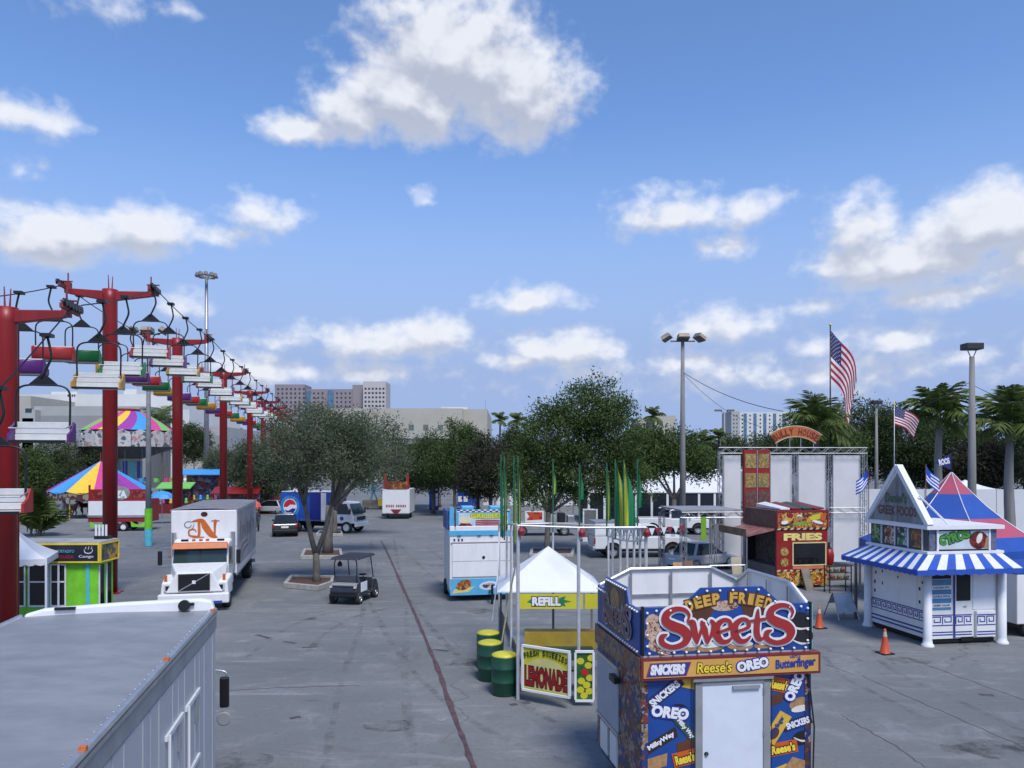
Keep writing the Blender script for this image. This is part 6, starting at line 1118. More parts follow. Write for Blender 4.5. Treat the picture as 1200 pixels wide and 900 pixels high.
# gable false front over the left wall
G = LEFTF((.02, D, 0)); pk = 5.42
gb = MB().prism(G, [(.12, 3.63), (D - .12, 3.63), (D * .52, pk - .2)], -.08, -.02).build('gable_panel', mat('grey_aged_board', (.25, .26, .27), .7, var=.3, vs=5, dirt=.25, stretch=(1, 1, .3)), t)
for a, b_ in (((.0, 3.62), (D * .52, pk)), ((D, 3.62), (D * .52, pk))):
    dv = Vector((b_[0] - a[0], b_[1] - a[1])).normalized(); nn = Vector((-dv.y, dv.x)) * (.07 if a[0] == 0 else -.07); 
    P = [(a[0] - nn.x, a[1] - nn.y), (b_[0] - nn.x, b_[1] - nn.y), (b_[0] + nn.x, b_[1] + nn.y), (a[0] + nn.x, a[1] + nn.y)]
    MB().prism(G, P if a[0] else P, -.16 if a[0] else -.155, .05 if a[0] else .045).build('gable_trim', WHITE2, gb)
txt(gb, 'lettering', "Daniel's", G, .95, 4.25, 1.05, .3, paint(70, 95, 75), -.018, .03, .15); txt(gb, 'lettering', 'GREEK FOODS', G, .6, 3.85, 1.85, .28, paint(100, 60, 60), -.018, .03)
for y in (.5, 1.2): MB().cyl((.1, y, 4.5 - .4 * (y > 1)), (1.0, y - .1, 3.63), .03, n=6).build('gable_strut', WHITE2, t)
# awning stripes: left side then front
def awn(fr, L, proj, n, ztop, drop, ext0, ext1, flip=False):
    for k in range(n):
        u0, u1 = k / n, (k + 1) / n; a, b_ = L * u0, L * u1; A = lambda u: -ext0 + (L + ext0 + ext1) * u
        P = [fr.p(a, ztop, .02), fr.p(b_, ztop, .02), fr.p(A(u1), ztop - drop, proj), fr.p(A(u0), ztop - drop, proj)]
        th = Vector((0, 0, -.015)); MB().hexa([P[0] + th, P[1] + th, P[2] + th, P[3] + th, P[0], P[1], P[2], P[3]]).build('awning_stripe', BLUE if (k % 2 == 0) != flip else AWH, t)
        fv = Fr(P[3] + th * 1.2, (P[2] - P[3]), (0, 0, 1)); l = (P[2] - P[3]).length; MB().prism(fv, [(l * q / 6, -.13 - .03 * math.sin(math.pi * q / 6)) for q in range(7)] + [(l, 0), (0, 0)], -.006, .006).build('awning_valance', BLUE, t)
awn(LEFTF((-.0, D, 0)), D, .8, 17, 2.75, .36, .2, .62); awn(FRONT((0, 0, 0)), w, .62, 11, 2.75, .36, .8, .14, True)
for x, y in ((.0, .0), (w, .0), (.02, D - .05)):
    MB().lathe([(.18, 0), (.18, .05), (.14, .09), (.125, .2), (.118, 2.4), (0, 2.4)], 18, (x, y, 0)).build('column', WHITE2, t, smooth=True)
# menu, door, Greek key
MB().fb(f, .2, .86, 2.0, 2.3, .003, .012).build('dark_window', DARK, t); mn_ = MB().fb(f, .2, .86, 1.06, 1.98, .003, .015).build('menu_board', paint(75, 130, 170), t)
for k, s in enumerate(('CHICKEN PITA', 'GYRO PITA', 'GREEK SALAD')): z = 1.74 - .27 * k; o = MB().fb(f, .2, .86, z - .06, z + .06, .016, .02).build('menu_strip', WHITE2, mn_); txt(o, 'lettering', s, f, .25, z - .03, .56, .055, BLACK, .022, .02)
dr = MB().fb(f, .98, 1.56, .22, 2.3, .003, .03).build('door', WHITE, t, bevel=.006); MB().fb(f, 1.02, 1.5, 1.32, 2.26, .031, .036).build('dark_window', DARK, dr); MB().fb(f, .94, .975, .2, 2.3, .003, .05).build('door_jamb', KEY, dr); MB().fb(f, 1.25, 1.36, 1.13, 1.17, .031, .05).build('door_handle', ALU, dr)
MB().fb(f, 1.66, 2.3, .22, 1.0, .003, .10).build('step_box', WHITE, t, bevel=.008); MB().fb(f, 1.6, 2.35, 1.05, 2.3, .003, .018).build('service_hatch', WHITE2, t); MB().fb(f, 1.2, 1.62, .1, .22, -.2, .02).build('undercarriage', BLACK, t)
def key(fr, x0, x1, z, h, zoff):
    n = max(1, int((x1 - x0) / (h * 1.05))); u = (x1 - x0) / n; s = h * .13; q = MB()
    for k in range(n):
        a = x0 + k * u
        for r in ((a, a + s, z, z + h), (a + s, a + u - s * 1.2, z + h - s, z + h), (a + u - s * 2.2, a + u - s * 1.2, z + s * 1.6, z + h - s), (a + s * 2.6, a + u - s * 2.2, z + s * 1.6, z + s * 2.6), (a + s * 2.6, a + s * 3.6, z + s * 2.6, z + s * 5)): q.fb(fr, r[0], r[1], r[2], r[3], zoff, zoff + .003)
    q.build('greek_key', KEY, t); MB().fb(fr, x0, x1, z - s * 1.6, z - s * .6, zoff, zoff + .003).build('blue_band', KEY, t); MB().fb(fr, x0, x1, z + h + s * .6, z + h + s * 1.6, zoff, zoff + .003).build('blue_band', KEY, t)
key(f, .2, .92, .62, .24, .004); key(f, .99, 1.55, .62, .24, .034); key(f, 1.67, 2.29, .62, .24, .104)
for z in (.36, .28):
    for a, b_, o_ in ((.2, .92, .004), (.99, 1.55, .034), (1.67, 2.29, .104)): MB().fb(f, a, b_, z, z + .035, o_, o_ + .003).build('blue_band', KEY, t)
key(lf, .15, D - .25, .72, .24, .004)
for z in (.42, .3): MB().fb(lf, .12, D - .22, z, z + .05, .004, .007).build('blue_band', KEY, t)
for i in range(7): 
    x = .35 + .38 * i; MB().fb(lf, x, x + .05, 2.12 - .3 * (i % 3 == 0), 2.2 - .3 * (i % 3 == 0), .003, .02).build('hatch_catch', BLACK, t)
for x, z in ((.3, 1.5), (.7, 1.5), (2.5, 1.6), (2.5, 1.2), (.3, 1.2), (.7, 1.9)): MB().fb(lf, x, x + .05, z, z + .1, .003, .02).build('hatch_catch', BLACK, t)
MB().fb(lf, .6, 2.4, 1.05, 2.25, .003, .012).build('service_hatch', WHITE2, t); MB().bx(.15, w - .15, .15, D - .15, .05, .18).build('chassis', BLACK, t)
usflag('small stars and stripes on the peak of the gyros stand', 0, gz(473, 23.8), 5.3, 1048, 24.35, .98, .55, .07, .38, .014, WHITE2)
GRS = GB
def greek(label, px, d, z0, z1, flip, hang):
    t = thing('greek_flag', label, 'flag', (gx(px, d), d, z0)); MB().cyl((0, 0, 0), (0, 0, z1 - z0), .014, n=6).build('pole', mat('brown_stick', (.15, .06, .04), .6), t); Hh = .5; Wf = .62; s_ = -1 if flip else 1
    P = lambda u, v: Vector((s_ * (u * Wf * .7 + .01), .05 * math.sin(6 * u + v), z1 - z0 - .02 - v * Hh - hang * u * .6 - .05 * math.sin(4 * u)))
    for k in range(9):
        u0 = .38 if k < 5 else 0; MB().grid(lambda u, v: P(u0 + (1 - u0) * u, (k + v) / 9), 8, 1).build('stripe', GRS if k % 2 == 0 else FW, t)
    MB().grid(lambda u, v: P(.38 * u, 5 / 9 * v), 4, 4).build('canton', GRS, t)
greek('blue and white striped flag hanging left of the gable peak', 1018, 26.9, 2.9, gz(549, 26.9), True, .75); greek('blue and white striped flag hanging right of the gable peak', 1085, 25.6, 2.9, gz(544, 25.6), False, .8)
t = thing('pennant', 'dark blue triangular pennant on the peak of the pink and blue tent', 'pennant', (gx(1115, 31), 31, 5.0)); MB().cyl((0, 0, 0), (0, 0, .95), .018, n=6).build('pole', BLACK, t); MB().prism(FRONT((0, 0, 0)), [(-.03, .25), (-.03, .9), (-.68, .52)], -.008, .008).build('pennant_cloth', paint(25, 35, 110), t); txt(t, 'lettering', 'ROOS', FRONT((0, -.01, 0)).sub(-.5, .5, 12), 0, -.08, .42, .22, FW, .002, .05)
# pink and blue peaked tent
PNK = mat('tent_pink', (.40, .07, .115), .6, var=.06, dirt=.05); TBL = mat('tent_blue', (.012, .07, .34), .6, var=.08, dirt=.05)
t = thing('peaked_tent', 'tall peaked tent with pink and blue bands behind the gyros stand', 'tent', (gx(1115, 31), 31, 0), 20)
prof = [(.03, 5.12), (.36, 4.72), (.76, 4.28), (1.2, 3.82), (1.72, 3.36), (2.3, 2.92), (2.62, 2.7), (3.5, 2.28)]
bands = [PNK, PNK, TBL, TBL, PNK, PNK, TBL]
for k in range(7): MB().lathe([prof[k], prof[k + 1]], 6).build('roof_band', bands[k], t)
MB().lathe([(3.5, 2.28), (3.52, 1.95)], 6).build('valance', TBL, t, solid=.01)
for k in range(6): a = k * math.pi / 3; MB().cyl((3.5 * math.cos(a), 3.5 * math.sin(a), 0), (3.5 * math.cos(a), 3.5 * math.sin(a), 2.28), .05, n=8).build('tent_pole', STEEL, t); MB().tube([(r * math.cos(a) * 1.003, r * math.sin(a) * 1.003, z + .012) for r, z in prof], .018, 4).build('seam', FW, t)
MB().cyl((0, 0, 0), (0, 0, 5.1), .06, n=8).build('centre_pole', STEEL, t)
CON = mat('cone_orange', (.55, .075, .02), .5, var=.1, dirt=.15)
for k, (px, py) in enumerate(((1037, 766), (960, 736))):
    d = gd(py); t = thing('traffic_cone', ('orange traffic cone with pale collar in front of the gyros stand wall', 'orange traffic cone between the blue sweets stand and the folding sign')[k], 'traffic cone', (gx(px, d), d, 0), 15)
    MB().bx(-.19, .19, -.19, .19, 0, .035).build('base', BLACK, t, bevel=.01); MB().lathe([(.15, .035), (.13, .06), (.075, .42), (.062, .5)], 18).build('cone_body', CON, t, smooth=True); MB().lathe([(.063, .5), (.04, .64)], 18).build('collar', mat('cone_pale', (.5, .42, .36), .5), t, smooth=True); MB().lathe([(.04, .64), (.028, .72), (.0, .72)], 18).build('cone_tip', CON, t, smooth=True)
t = thing('folding_sign', 'grey white folding A-frame sign on the asphalt by the fries stand', 'sign', (gx(986, 27.4), 27.4, 0), 8)
for s_ in (-1, 1):
    MB().hexa([(-.36, s_ * .42 - .015, .28), (.36, s_ * .42 - .015, .28), (.36, s_ * .42 + .015, .28), (-.36, s_ * .42 + .015, .28), (-.3, s_ * .05 - .015, .86), (.3, s_ * .05 - .015, .86), (.3, s_ * .05 + .015, .86), (-.3, s_ * .05 + .015, .86)] if s_ < 0 else [(-.36, .27, .48), (.36, .27, .48), (.36, .3, .48), (-.36, .3, .48), (-.3, .03, .86), (.3, .03, .86), (.3, .06, .86), (-.3, .06, .86)]).build('board', mat('sign_board', (.42, .46, .52), .5, var=.15), t)
    for x in (-.38, .38): MB().cyl((x, s_ * .5, 0), (x * .85, s_ * .03, .9), .022, n=6).build('leg', STEEL, t)
o = MB().lathe([(.07, 0), (.06, .1), (.05, 2.1), (0, 2.12)], 10).build('timber_post', mat('post_brown', (.13, .11, .10), .8, var=.25)); o.location = (gx(1003, 27.2), 27.2, 0); tag(o, 'slim brown timber post under the corner of the striped awning', 'post')
t = thing('utility_trailer', 'plain white utility trailer parked beside the gyros stand', 'trailer', (gx(1192, 24.2), 24.2, 0), 8); MB().bx(0, 3.0, 0, 2.0, .42, 2.0).build('body', WHITE, t, bevel=.03); MB().bx(-.02, 3.02, -.02, 2.02, 2.0, 2.2).build('roof', TBL, t, bevel=.03); MB().bx(.1, 2.9, .1, 1.9, .3, .42).build('chassis', BLACK, t)
for x in (.5, 2.4): wheel(t, (x, .12, .28), .28, .18, axis='y'); wheel(t, (x, 1.88, .28), .28, .18, axis='y')
# ------------------------------------------------------------------ white fence and tents in the background, right
d0 = 58; t = thing('fence_wall', 'long white fabric fence in front of the tree belt', 'fence', (gx(1000, d0), d0, 0), -4)
for k in range(11): MB().bx(k * 2.6, k * 2.6 + 2.56, 0, .06, .05, gz(573, d0)).build('fence_panel', mat('fence_white', (.60, .61, .63), .7, var=.05, vs=.6, dirt=.06, dcol=(.4, .4, .4)), t)
for k in range(12): MB().cyl((k * 2.6 - .02, .08, 0), (k * 2.6 - .02, .08, gz(572, d0)), .04, n=6).build('fence_post', STEEL, t)
popup('white tent with low peak behind the fence by the single-box lamp post', (gx(1118, 64), 64, 0), 0, 3.9, 3.5, 3.3, 4.1, TENT)
d0 = 70; t = thing('tent_hall', 'white clear-span tent hall with dark glass walls behind the parked pickups', 'tent', (gx(690, d0), d0, 0), 0); Wh = gx(856, d0) - gx(690, d0)
MB().hexa([(-.1, -.1, 2.8), (Wh + .1, -.1, 2.8), (Wh + .1, 5, 4.85), (-.1, 5, 4.85), (-.1, -.1, 2.88), (Wh + .1, -.1, 2.88), (Wh + .1, 5, 4.95), (-.1, 5, 4.95)]).build('roof', TENT, t); MB().hexa([(-.1, 5, 4.85), (Wh + .1, 5, 4.85), (Wh + .1, 10, 2.8), (-.1, 10, 2.8), (-.1, 5, 4.95), (Wh + .1, 5, 4.95), (Wh + .1, 10, 2.88), (-.1, 10, 2.88)]).build('roof', TENT, t)
n = 9
for k in range(n):
    MB().bx(k * Wh / n + .1, (k + 1) * Wh / n - .1, .0, .05, .05, 2.75).build('glass_panel', glass('hall_glass', (.015, .022, .03), .12), t); MB().bx(k * Wh / n - .1, k * Wh / n + .1, -.04, .1, 0, 2.8).build('post', WHITE2, t)
MB().bx(0, Wh, .06, 10, 0.02, 2.75).build('inner_room', DARK, t)
t = thing('marquee', 'pale marquee with dark posts glimpsed under the grove trees', 'tent', (gx(565, 84), 84, 0), 0); Wm = gx(735, 84) - gx(565, 84)
MB().hexa([(0, 0, 2.9), (Wm, 0, 2.9), (Wm, 6, 4.0), (0, 6, 4.0), (0, 0, 3.0), (Wm, 0, 3.0), (Wm, 6, 4.1), (0, 6, 4.1)]).build('roof', TENT, t); MB().bx(0, Wm, .1, .2, .9, 2.9).build('wall', TENT, t); MB().bx(0, Wm, .1, .25, 0, .88).build('skirt', GREYP, t)
for k in range(12): MB().bx(k * Wm / 11 - .12, k * Wm / 11 + .12, -.05, .08, 0, 2.9).build('post', GREYP, t)
t = thing('sign_trailer', 'low grey flatbed trailer carrying a red painted banner under the big tree', 'trailer', (gx(600, 58), 58, 0), 4); MB().bx(0, 5, 0, 2, .5, 1.0).build('bed', GREYP, t, bevel=.03); MB().bx(1.0, 2.4, -.04, .0, 1.02, 1.9).build('banner_board', WHITE2, t); MB().prism(FRONT((1.0, -.04, 0)), [(.08, 1.2), (1.3, 1.25), (1.3, 1.8), (.08, 1.82), (.3, 1.5)], .002, .008).build('banner_print', mgraphic('red_banner', [lin(180, 30, 30), lin(160, 25, 30), lin(200, 80, 40), lin(120, 20, 20)], 4), t)
for x in (.8, 4.0): wheel(t, (x, .1, .38), .38, .24, axis='y'); wheel(t, (x, 1.9, .38), .38, .24, axis='y')
for k, x in enumerate((2.9, 3.6, 4.3)): MB().bx(x, x + .5, .3, 1.4, 1.01, 1.5 + .2 * (k % 2)).build('crate', (GREYP, DARK, ALU)[k], t, bevel=.02)
t = thing('door_frame_panel', 'white framed screen door panel standing behind the pipe posts', 'door', (gx(683, 54), 54, 0), 3)
for a in ((0, .1, 0, 2.3), (.95, 1.05, 0, 2.3), (.1, .95, 2.2, 2.3), (.1, .95, 0, .3)): MB().bx(a[0], a[1], 0, .08, a[2], a[3]).build('frame_bar', WHITE2, t)
MB().bx(.1, .95, .03, .05, .3, 2.2).build('mesh_pane', mat('mesh_grey', (.14, .15, .16), .7), t)
# ------------------------------------------------------------------ centre distance
t = thing('snack_trailer', 'white snack trailer with red towers and brown sign at the end of the midway', 'food trailer', (gx(448, 76), 76, 0), 0); w = gx(480, 76) - gx(448, 76)
MB().bx(0, w, 0, 4, .55, 2.95).build('body', WHITE, t, bevel=.03); MB().bx(.4, w - .2, -.05, .2, 2.96, 3.7).build('sign', mgraphic('snack_sign', [lin(120, 70, 40), lin(170, 120, 50), lin(140, 60, 40), lin(100, 50, 40)], 4), t)
for x in (.1, w - .4): MB().hexa([(x, 0, 2.96), (x + .35, 0, 2.96), (x + .35, .3, 2.96), (x, .3, 2.96), (x + .05, .05, 4.5), (x + .3, .05, 4.5), (x + .3, .25, 4.5), (x + .05, .25, 4.5)]).build('corner_tower', paint(140, 40, 45), t)
q = MB()
for k in range(12):
    if k != 5: x = .35 + .17 * k; q.fb(FRONT((0, 0, 0)), x, x + .11, 1.15, 1.4, .003, .01)
q.build('red_letters', paint(150, 60, 70), t); MB().prism(FRONT((0, 0, 0)), [(.8, .95), (1.9, .95), (1.35, .3)], .004, .012).build('red_heart', paint(130, 40, 55), t)
for x in (.2, w - .2): wheel(t, (x, 2.2, .36), .36, .24)
MB().bx(.0, w, -.3, .0, .3, .5).build('hitch', BLACK, t)
t = thing('vending_machine', 'dark blue drinks vending machine under the grove trees', 'vending machine', (gx(503, 90), 90, 0), 5); MB().bx(0, 1.1, 0, .9, 0.05, 2.3).build('cabinet', BLD, t, bevel=.03); MB().bx(.75, 1.0, -.02, 0, .5, 2.0).build('front_panel', mat('pale_panel', (.4, .45, .55), .4), t); MB().bx(.1, .7, -.02, -.001, .3, 2.1).build('front_print', BLU, t)
t = thing('ride_booth', 'blue canvas ride booth with two white signs under the grove', 'booth', (gx(536, 98), 98, 0), 0); MB().bx(0, 2.8, 0, 3, 0, 3.9).build('canvas', BLU, t, bevel=.05); MB().bx(.1, .6, -.03, -.001, .6, 1.3).build('sign_plate', WHITE2, t); MB().bx(.8, 1.3, -.03, -.001, .6, 1.3).build('sign_plate', WHITE2, t); MB().bx(.2, 2.0, .2, 2.5, 3.9, 4.4).build('red_top', FRD, t, bevel=.1)
for k in range(5): MB().cyl((1.5 + .3 * k, -.1, 0), (1.3 + .35 * k, -.1, 3.8), .04, n=5).build('frame_bar', STEEL, t)
t = thing('teal_ride', 'teal and grey folded ride frame behind the white truck cab', 'ride', (gx(430, 92), 92, 0), 0); q = MB()
for k in range(9): a = k * math.pi / 8; q.cyl((0.8, 0, 2.2), (.8 + 1.5 * math.cos(a), 0, 2.2 + 1.5 * math.sin(a)), .06, n=5)
q.cyl((.0, .3, 0), (.8, .1, 2.2), .1, n=6); q.cyl((1.6, .3, 0), (.8, .1, 2.2), .1, n=6); q.build('frame', paint(70, 130, 150), t); MB().bx(-.5, 2.2, -.3, 1.2, .2, 1.1).build('base', mat('ride_base', (.12, .11, .09), .6, var=.4), t); MB().bx(1.4, 2.0, -.4, -.31, .4, 1.3).build('yellow_panel', paint(200, 170, 60), t)
# ------------------------------------------------------------------ rides and stalls, left
cols = [lin(205, 70, 140), lin(235, 190, 60), lin(70, 150, 215), lin(120, 190, 90), lin(150, 60, 150), lin(60, 110, 190)]
cm = [mat('ride_col%d' % i, c, .5, var=.08, dirt=.06) for i, c in enumerate(cols)]
d0 = 100; t = thing('swing_ride', 'wave swinger ride with swirling striped dome and ornate white rim', 'ride', (gx(150, d0), d0, 0), 0)
NS = 18
for k in range(NS):
    a0, a1 = 2 * math.pi * k / NS, 2 * math.pi * (k + 1) / NS
    def fn(u, v, a0=a0, a1=a1):
        a = a0 + (a1 - a0) * u + .5 * (1 - v); r = 1.3 + 4.3 * v; z = 12.3 - 2.6 * v ** 1.25; return (r * math.cos(a), r * math.sin(a), z)
    MB().grid(fn, 2, 8).build('dome_stripe', cm[[0, 1, 4, 2, 0, 3][k % 6]], t, smooth=True)
MB().lathe([(0, 12.6), (1.5, 12.55), (1.5, 12.3), (0, 12.3)], 18).build('cap', FRD, t)
OW = mgraphic('ornate_white', [lin(200, 200, 195), lin(190, 190, 190), lin(90, 100, 110), lin(205, 200, 200), lin(190, 150, 150)], 2.2)
for k in range(NS):
    a = 2 * math.pi * (k + .5) / NS; fr = Fr((6.0 * math.cos(a), 6.0 * math.sin(a), 0), (-math.sin(a), math.cos(a), 0), (0, 0, 1)); hw = 6.0 * math.tan(math.pi / NS) * .97
    MB().prism(fr, [(-hw, 7.6), (hw, 7.6), (hw, 9.0), (hw * .8, 9.4), (0, 9.75), (-hw * .8, 9.4), (-hw, 9.0)], -.1, .05).build('rim_panel', OW, t)
MB().lathe([(1.2, 12.0), (5.9, 9.3), (5.9, 7.6), (2.6, 6.4), (1.4, 6.0)], 18).build('underside', mat('ride_under', (.08, .09, .10), .6), t)
MB().lathe([(1.9, .4), (2.2, .5), (2.2, 2.8), (1.7, 3.0), (1.7, 6.4), (2.4, 6.8)], 12).build('centre_column', mat('ride_white', (.45, .43, .36), .5, var=.2, dirt=.15), t)
for k in range(12):
    a = 2 * math.pi * (k + .5) / 12; fr = Fr((1.66 * math.cos(a), 1.66 * math.sin(a), 0), (-math.sin(a), math.cos(a), 0), (0, 0, 1)); MB().prism(fr, rrect(0, 4.7, .55, 2.2), .0, .04).build('mirror_panel', BLU if k % 2 else TEAL, t); MB().prism(Fr((2.15 * math.cos(a), 2.15 * math.sin(a), 0), (-math.sin(a), math.cos(a), 0), (0, 0, 1)), rrect(0, 1.7, .8, 1.6), .0, .05).build('lower_panel', OW, t)
MB().lathe([(0, 0), (5.2, 0), (5.2, .35), (0, .4)], 20).build('platform', GREYP, t)
for k in range(16):
    a = 2 * math.pi * k / 16; MB().cyl((5.0 * math.cos(a), 5.0 * math.sin(a), 7.6), (5.0 * math.cos(a), 5.0 * math.sin(a), 3.6), .025, n=4).build('swing_chain', STEEL, t); MB().bx(-.25, .25, -.25, .25, 0, .5).build('swing_seat', cm[k % 6], t).location = (5.0 * math.cos(a), 5.0 * math.sin(a), 3.1)
d0 = 76; t = thing('carousel_tent', 'carousel under a blue, yellow and purple striped conical tent', 'ride', (gx(118, d0), d0, 0), 0)
cs = [cm[2], cm[1], cm[4], cm[0], cm[2], cm[4]]
for k in range(12):
    a0, a1 = 2 * math.pi * (k - 2.3) / 12 - math.pi / 2, 2 * math.pi * (k - 1.3) / 12 - math.pi / 2; r = 4.7; p0 = Vector((r * math.cos(a0), r * math.sin(a0), 2.85)); p1 = Vector((r * math.cos(a1), r * math.sin(a1), 2.85)); m_ = (p0 + p1) / 2 - Vector((0, 0, .25))
    MB().add([(0, 0, 5.75), p0, m_, p1], [(0, 1, 2), (0, 2, 3)]).build('roof_gore', [cm[4], cm[2], cm[1], cm[0], cm[4], cm[2]][k % 6], t); MB().prism(Fr(p0 * .98, (p1 - p0), (0, 0, 1)), [(0, -.05), (0, -.6), ((p1 - p0).length * .5, -.85), ((p1 - p0).length, -.6), ((p1 - p0).length, -.05)], -.03, .03).build('rounding_board', mgraphic('carousel_board', [lin(90, 40, 45), lin(150, 140, 120), lin(70, 60, 60)], 3), t)
    MB().cyl(p0 * .9 - Vector((0, 0, 2.85 * .9 - .2)), p0 * .9 + Vector((0, 0, .2)), .06, n=6).build('pole', GOLD, t)
MB().lathe([(0, .0), (4.4, 0), (4.4, .25), (0, .3)], 20).build('platform', GREYP, t); MB().lathe([(1.2, .3), (1.0, 3.4)], 12).build('core', mgraphic('carousel_core', [lin(140, 60, 60), lin(160, 150, 130), lin(60, 70, 100)], 2), t); MB().cyl((0, 0, 5.7), (0, 0, 6.6), .05, n=6).build('mast', FRD, t)
for k in range(10):
    a = 2 * math.pi * k / 10; h = MB(); h.tube([(-.5, 0, 1.1), (-.2, 0, 1.25), (.3, 0, 1.25), (.5, 0, 1.6), (.72, 0, 1.75), (.9, 0, 1.6)], [.12, .24, .22, .14, .13, .07], 8); 
    for lx in (-.35, .3): h.tube([(lx, .08, 1.1), (lx + .12, .1, .8), (lx - .02, .1, .5)], [.08, .06, .04], 6); h.tube([(lx, -.08, 1.1), (lx - .1, -.1, .8), (lx - .2, -.1, .5)], [.08, .06, .04], 6)
    o = h.build('carousel_horse', (FW, BRN, WHITE2)[k % 3], t, smooth=True); o.location = (3.3 * math.cos(a), 3.3 * math.sin(a), 0); o.rotation_euler = (0, 0, a + math.pi / 2)
d0 = 62; t = thing('food_trailer', 'red food trailer with white shutters and green arches near the carousel', 'food trailer', (gx(103, d0), d0, 0), 4); w = 4.75
MB().bx(0, w, 0, 2.2, .75, 2.6).build('body', FRD, t, bevel=.03); MB().fb(FRONT((0, 0, 0)), .05, 1.95, 1.3, 2.45, .003, .04).build('shutter', WHITE2, t); MB().fb(FRONT((0, 0, 0)), 2.0, w - .1, 1.3, 2.45, .003, .04).build('shutter', WHITE2, t); MB().fb(FRONT((0, 0, 0)), .0, w, 1.12, 1.29, .003, .06).build('counter', ALU, t)
sg = MB().bx(.1, w, .0, .15, 2.6, 3.4).build('sign', FRD, t); MB().prism(FRONT((0, 0, 0)), ell(2.6, 3.1, .7, .55), .002, .03).build('sign_medallion', GREYP, sg); txt(sg, 'lettering', 'ZA', FRONT((0, 0, 0)), 2.2, 2.75, .8, .5, WHITE2, .035, .08); MB().prism(FRONT((0, 0, 0)), rrect(1.0, 3.0, 1.3, .55), .002, .02).build('sign_print', mgraphic('trailer_sign', [lin(120, 30, 30), lin(160, 80, 60), lin(110, 30, 35)], 4), sg); MB().prism(FRONT((0, 0, 0)), rrect(4.0, 3.0, 1.1, .55), .002, .02).build('sign_print', mgraphic('trailer_sign', [], 4) if False else MATS['trailer_sign'], sg)
for x in (.05, w - .15): MB().bx(x, x + .12, -.02, .1, 2.6, 3.75).build('sign_post', FRD, t)
for x in (.1, 3.3): MB().prism(FRONT((0, 0, 0)), [(x + .1, .35), (x + 1.2, .35), (x + 1.25, .8), (x + .9, .6), (x + .65, .55), (x + .35, .6), (x + .05, .8)], -.05, .02).build('skirt_arch', LIME, t)
for x in (2.1, 2.75): wheel(t, (x, .12, .36), .36, .24, axis='y', rimm=WHITE2); wheel(t, (x, 2.05, .36), .36, .24, axis='y')
PRZ = mgraphic('prize_wall', [lin(70, 60, 80), lin(150, 120, 60), lin(90, 110, 150), lin(150, 60, 60), lin(60, 60, 70), lin(170, 160, 160), lin(120, 70, 110)], 2.6)
def booth(label, px, d, w, roofm, frontm, zr=3.2, rz=8):
    t = thing('game_booth', label, 'booth', (gx(px, d), d, 0), rz); MB().bx(0, w, 1.6, 1.7, 0, zr).build('prize_wall', PRZ, t); MB().bx(0, w, 0, .5, 0, 1.0).build('counter', frontm, t)
    for k in range(int(w / .8)): MB().lathe([(0, 0), (.18, .05), (.22, .25), (.12, .4), (.16, .55), (.08, .7), (0, .7)], 10, (.4 + .8 * k, .25, 1.0)).build('prize', cm[k % 6], t, smooth=True)
    MB().hexa([(-.2, -.4, zr - .3), (w + .2, -.4, zr - .3), (w + .2, 1.8, zr + .3), (-.2, 1.8, zr + .3), (-.2, -.4, zr - .2), (w + .2, -.4, zr - .2), (w + .2, 1.8, zr + .4), (-.2, 1.8, zr + .4)]).build('roof', roofm, t)
    for x in (.05, w - .05): MB().cyl((x, 0, 0), (x, 0, zr - .3), .05, n=6).build('post', FRD, t)
    return t
booth('game booth with blue canvas roof and prize wall behind the white truck', 214, 92, 4.2, cm[2], DARK, 4.4); booth('red and yellow game booth among the sky ride towers', 250, 80, 4.4, FRD, YEL, 2.6); booth('orange-fronted game booth next to the red and yellow one', 276, 84, 3.6, cm[1], WRAPO, 3.2); booth('small booth with purple roof at the far towers', 296, 104, 3.4, cm[4], DRED, 3.4); booth('pale booth with red front past the far towers', 318, 122, 4.5, WHITE2, FRD, 3.8); booth('green-roofed prize booth behind the carousel trailer', 186, 84, 3.2, cm[3], DRED, 3.0)
popup('white peaked tent beside the blue game booth roof', (gx(212, 98), 98, 0), 0, 3., 3., 3.4, 4.6, TENT)
t = thing('beach_umbrella', 'bright blue umbrella in front of the game booths', 'umbrella', (gx(190, 70), 70, 0)); MB().cyl((0, 0, 0), (0, 0, 2.9), .03, n=6).build('pole', STEEL, t); MB().lathe([(0, 3.0), (.5, 2.9), (.95, 2.65), (1.2, 2.3)], 10).build('canopy', cm[2], t)
t = thing('patio_umbrella', 'orange red umbrella beside the white truck cargo box', 'umbrella', (gx(295, 66), 66, 0)); MB().cyl((0, 0, 0), (0, 0, 2.3), .03, n=6).build('pole', STEEL, t); MB().lathe([(0, 2.4), (.4, 2.3), (.7, 2.05), (.85, 1.75)], 10).build('canopy', paint(225, 95, 80), t)
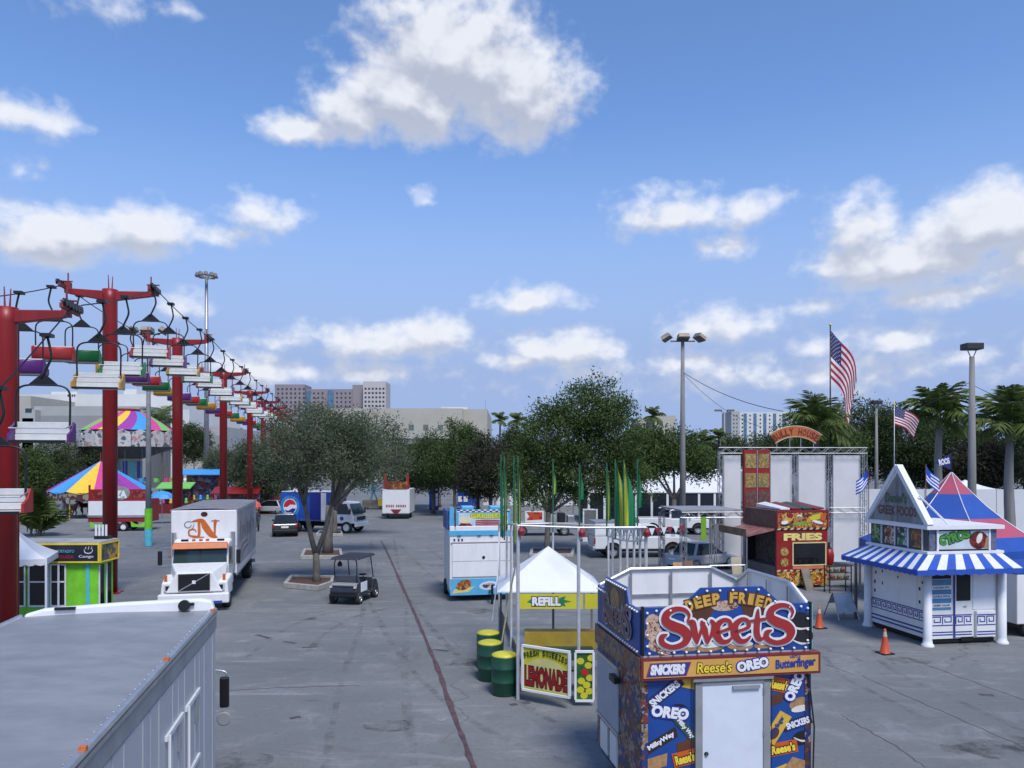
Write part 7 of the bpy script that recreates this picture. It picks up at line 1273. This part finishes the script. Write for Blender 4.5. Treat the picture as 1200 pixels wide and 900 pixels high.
# ------------------------------------------------------------------ person
def person(label, loc, rz, top, legs):
    t = thing('person', label, 'person', loc, rz)
    V = [(0, 0, .95), (0, 0, 1.15), (0, 0, 1.38), (0, 0, 1.48), (.1, 0, .88), (.11, .02, .5), (.12, 0, .09), (.13, -.14, .04), (-.1, 0, .88), (-.12, -.05, .5), (-.13, .02, .09), (-.14, -.12, .04), (.19, 0, 1.38), (.25, .02, 1.1), (.22, -.1, .88), (-.19, 0, 1.38), (-.25, .02, 1.1), (-.2, -.12, .92)]
    E = [(0, 1), (1, 2), (2, 3), (0, 4), (4, 5), (5, 6), (6, 7), (0, 8), (8, 9), (9, 10), (10, 11), (2, 12), (12, 13), (13, 14), (2, 15), (15, 16), (16, 17)]
    rad = [.15, .14, .16, .07, .1, .075, .05, .04, .1, .075, .05, .04, .075, .055, .04, .075, .055, .04]
    me = bpy.data.meshes.new('body'); me.from_pydata(V, E, []); me.materials.append(top); o = bpy.data.objects.new('body', me); COL.objects.link(o); o.parent = t
    sk = o.modifiers.new('skin', 'SKIN'); sl = me.skin_vertices[0].data
    for i, r in enumerate(rad): sl[i].radius = (r, r * .8 if i < 3 else r)
    sl[0].use_root = True; o.modifiers.new('sub', 'SUBSURF').levels = 1; o.modifiers['sub'].render_levels = 1
    SK = mat('skin', (.32, .18, .12), .6)
    MB().lathe([(0, 1.46), (.055, 1.47), (.085, 1.53), (.1, 1.61), (.098, 1.69), (.07, 1.75), (0, 1.77)], 14).build('head', SK, t, smooth=True); MB().lathe([(.104, 1.64), (.108, 1.7), (.075, 1.765), (0, 1.785)], 14, (0, .008, 0)).build('hair', BLACK, t, smooth=True)
    MB().tube([(0, -.09, 1.64), (0, -.12, 1.6)], [.015, .02], 6).build('nose', SK, t)
    q = MB(); q.tube([(.1, 0, .92), (.11, .02, .5), (.12, 0, .1)], [.115, .09, .07], 10); q.build('trouser_leg', legs, t, smooth=True); MB().tube([(-.1, 0, .92), (-.12, -.05, .5), (-.13, .02, .1)], [.115, .09, .07], 10).build('trouser_leg', legs, t, smooth=True)
    return t
person('person in dark blue clothes standing beside the rear of the white truck', (gx(301, 62), 62, 0), 20, mat('cloth_navy', (.02, .025, .05), .8), mat('cloth_dark', (.025, .025, .03), .8))
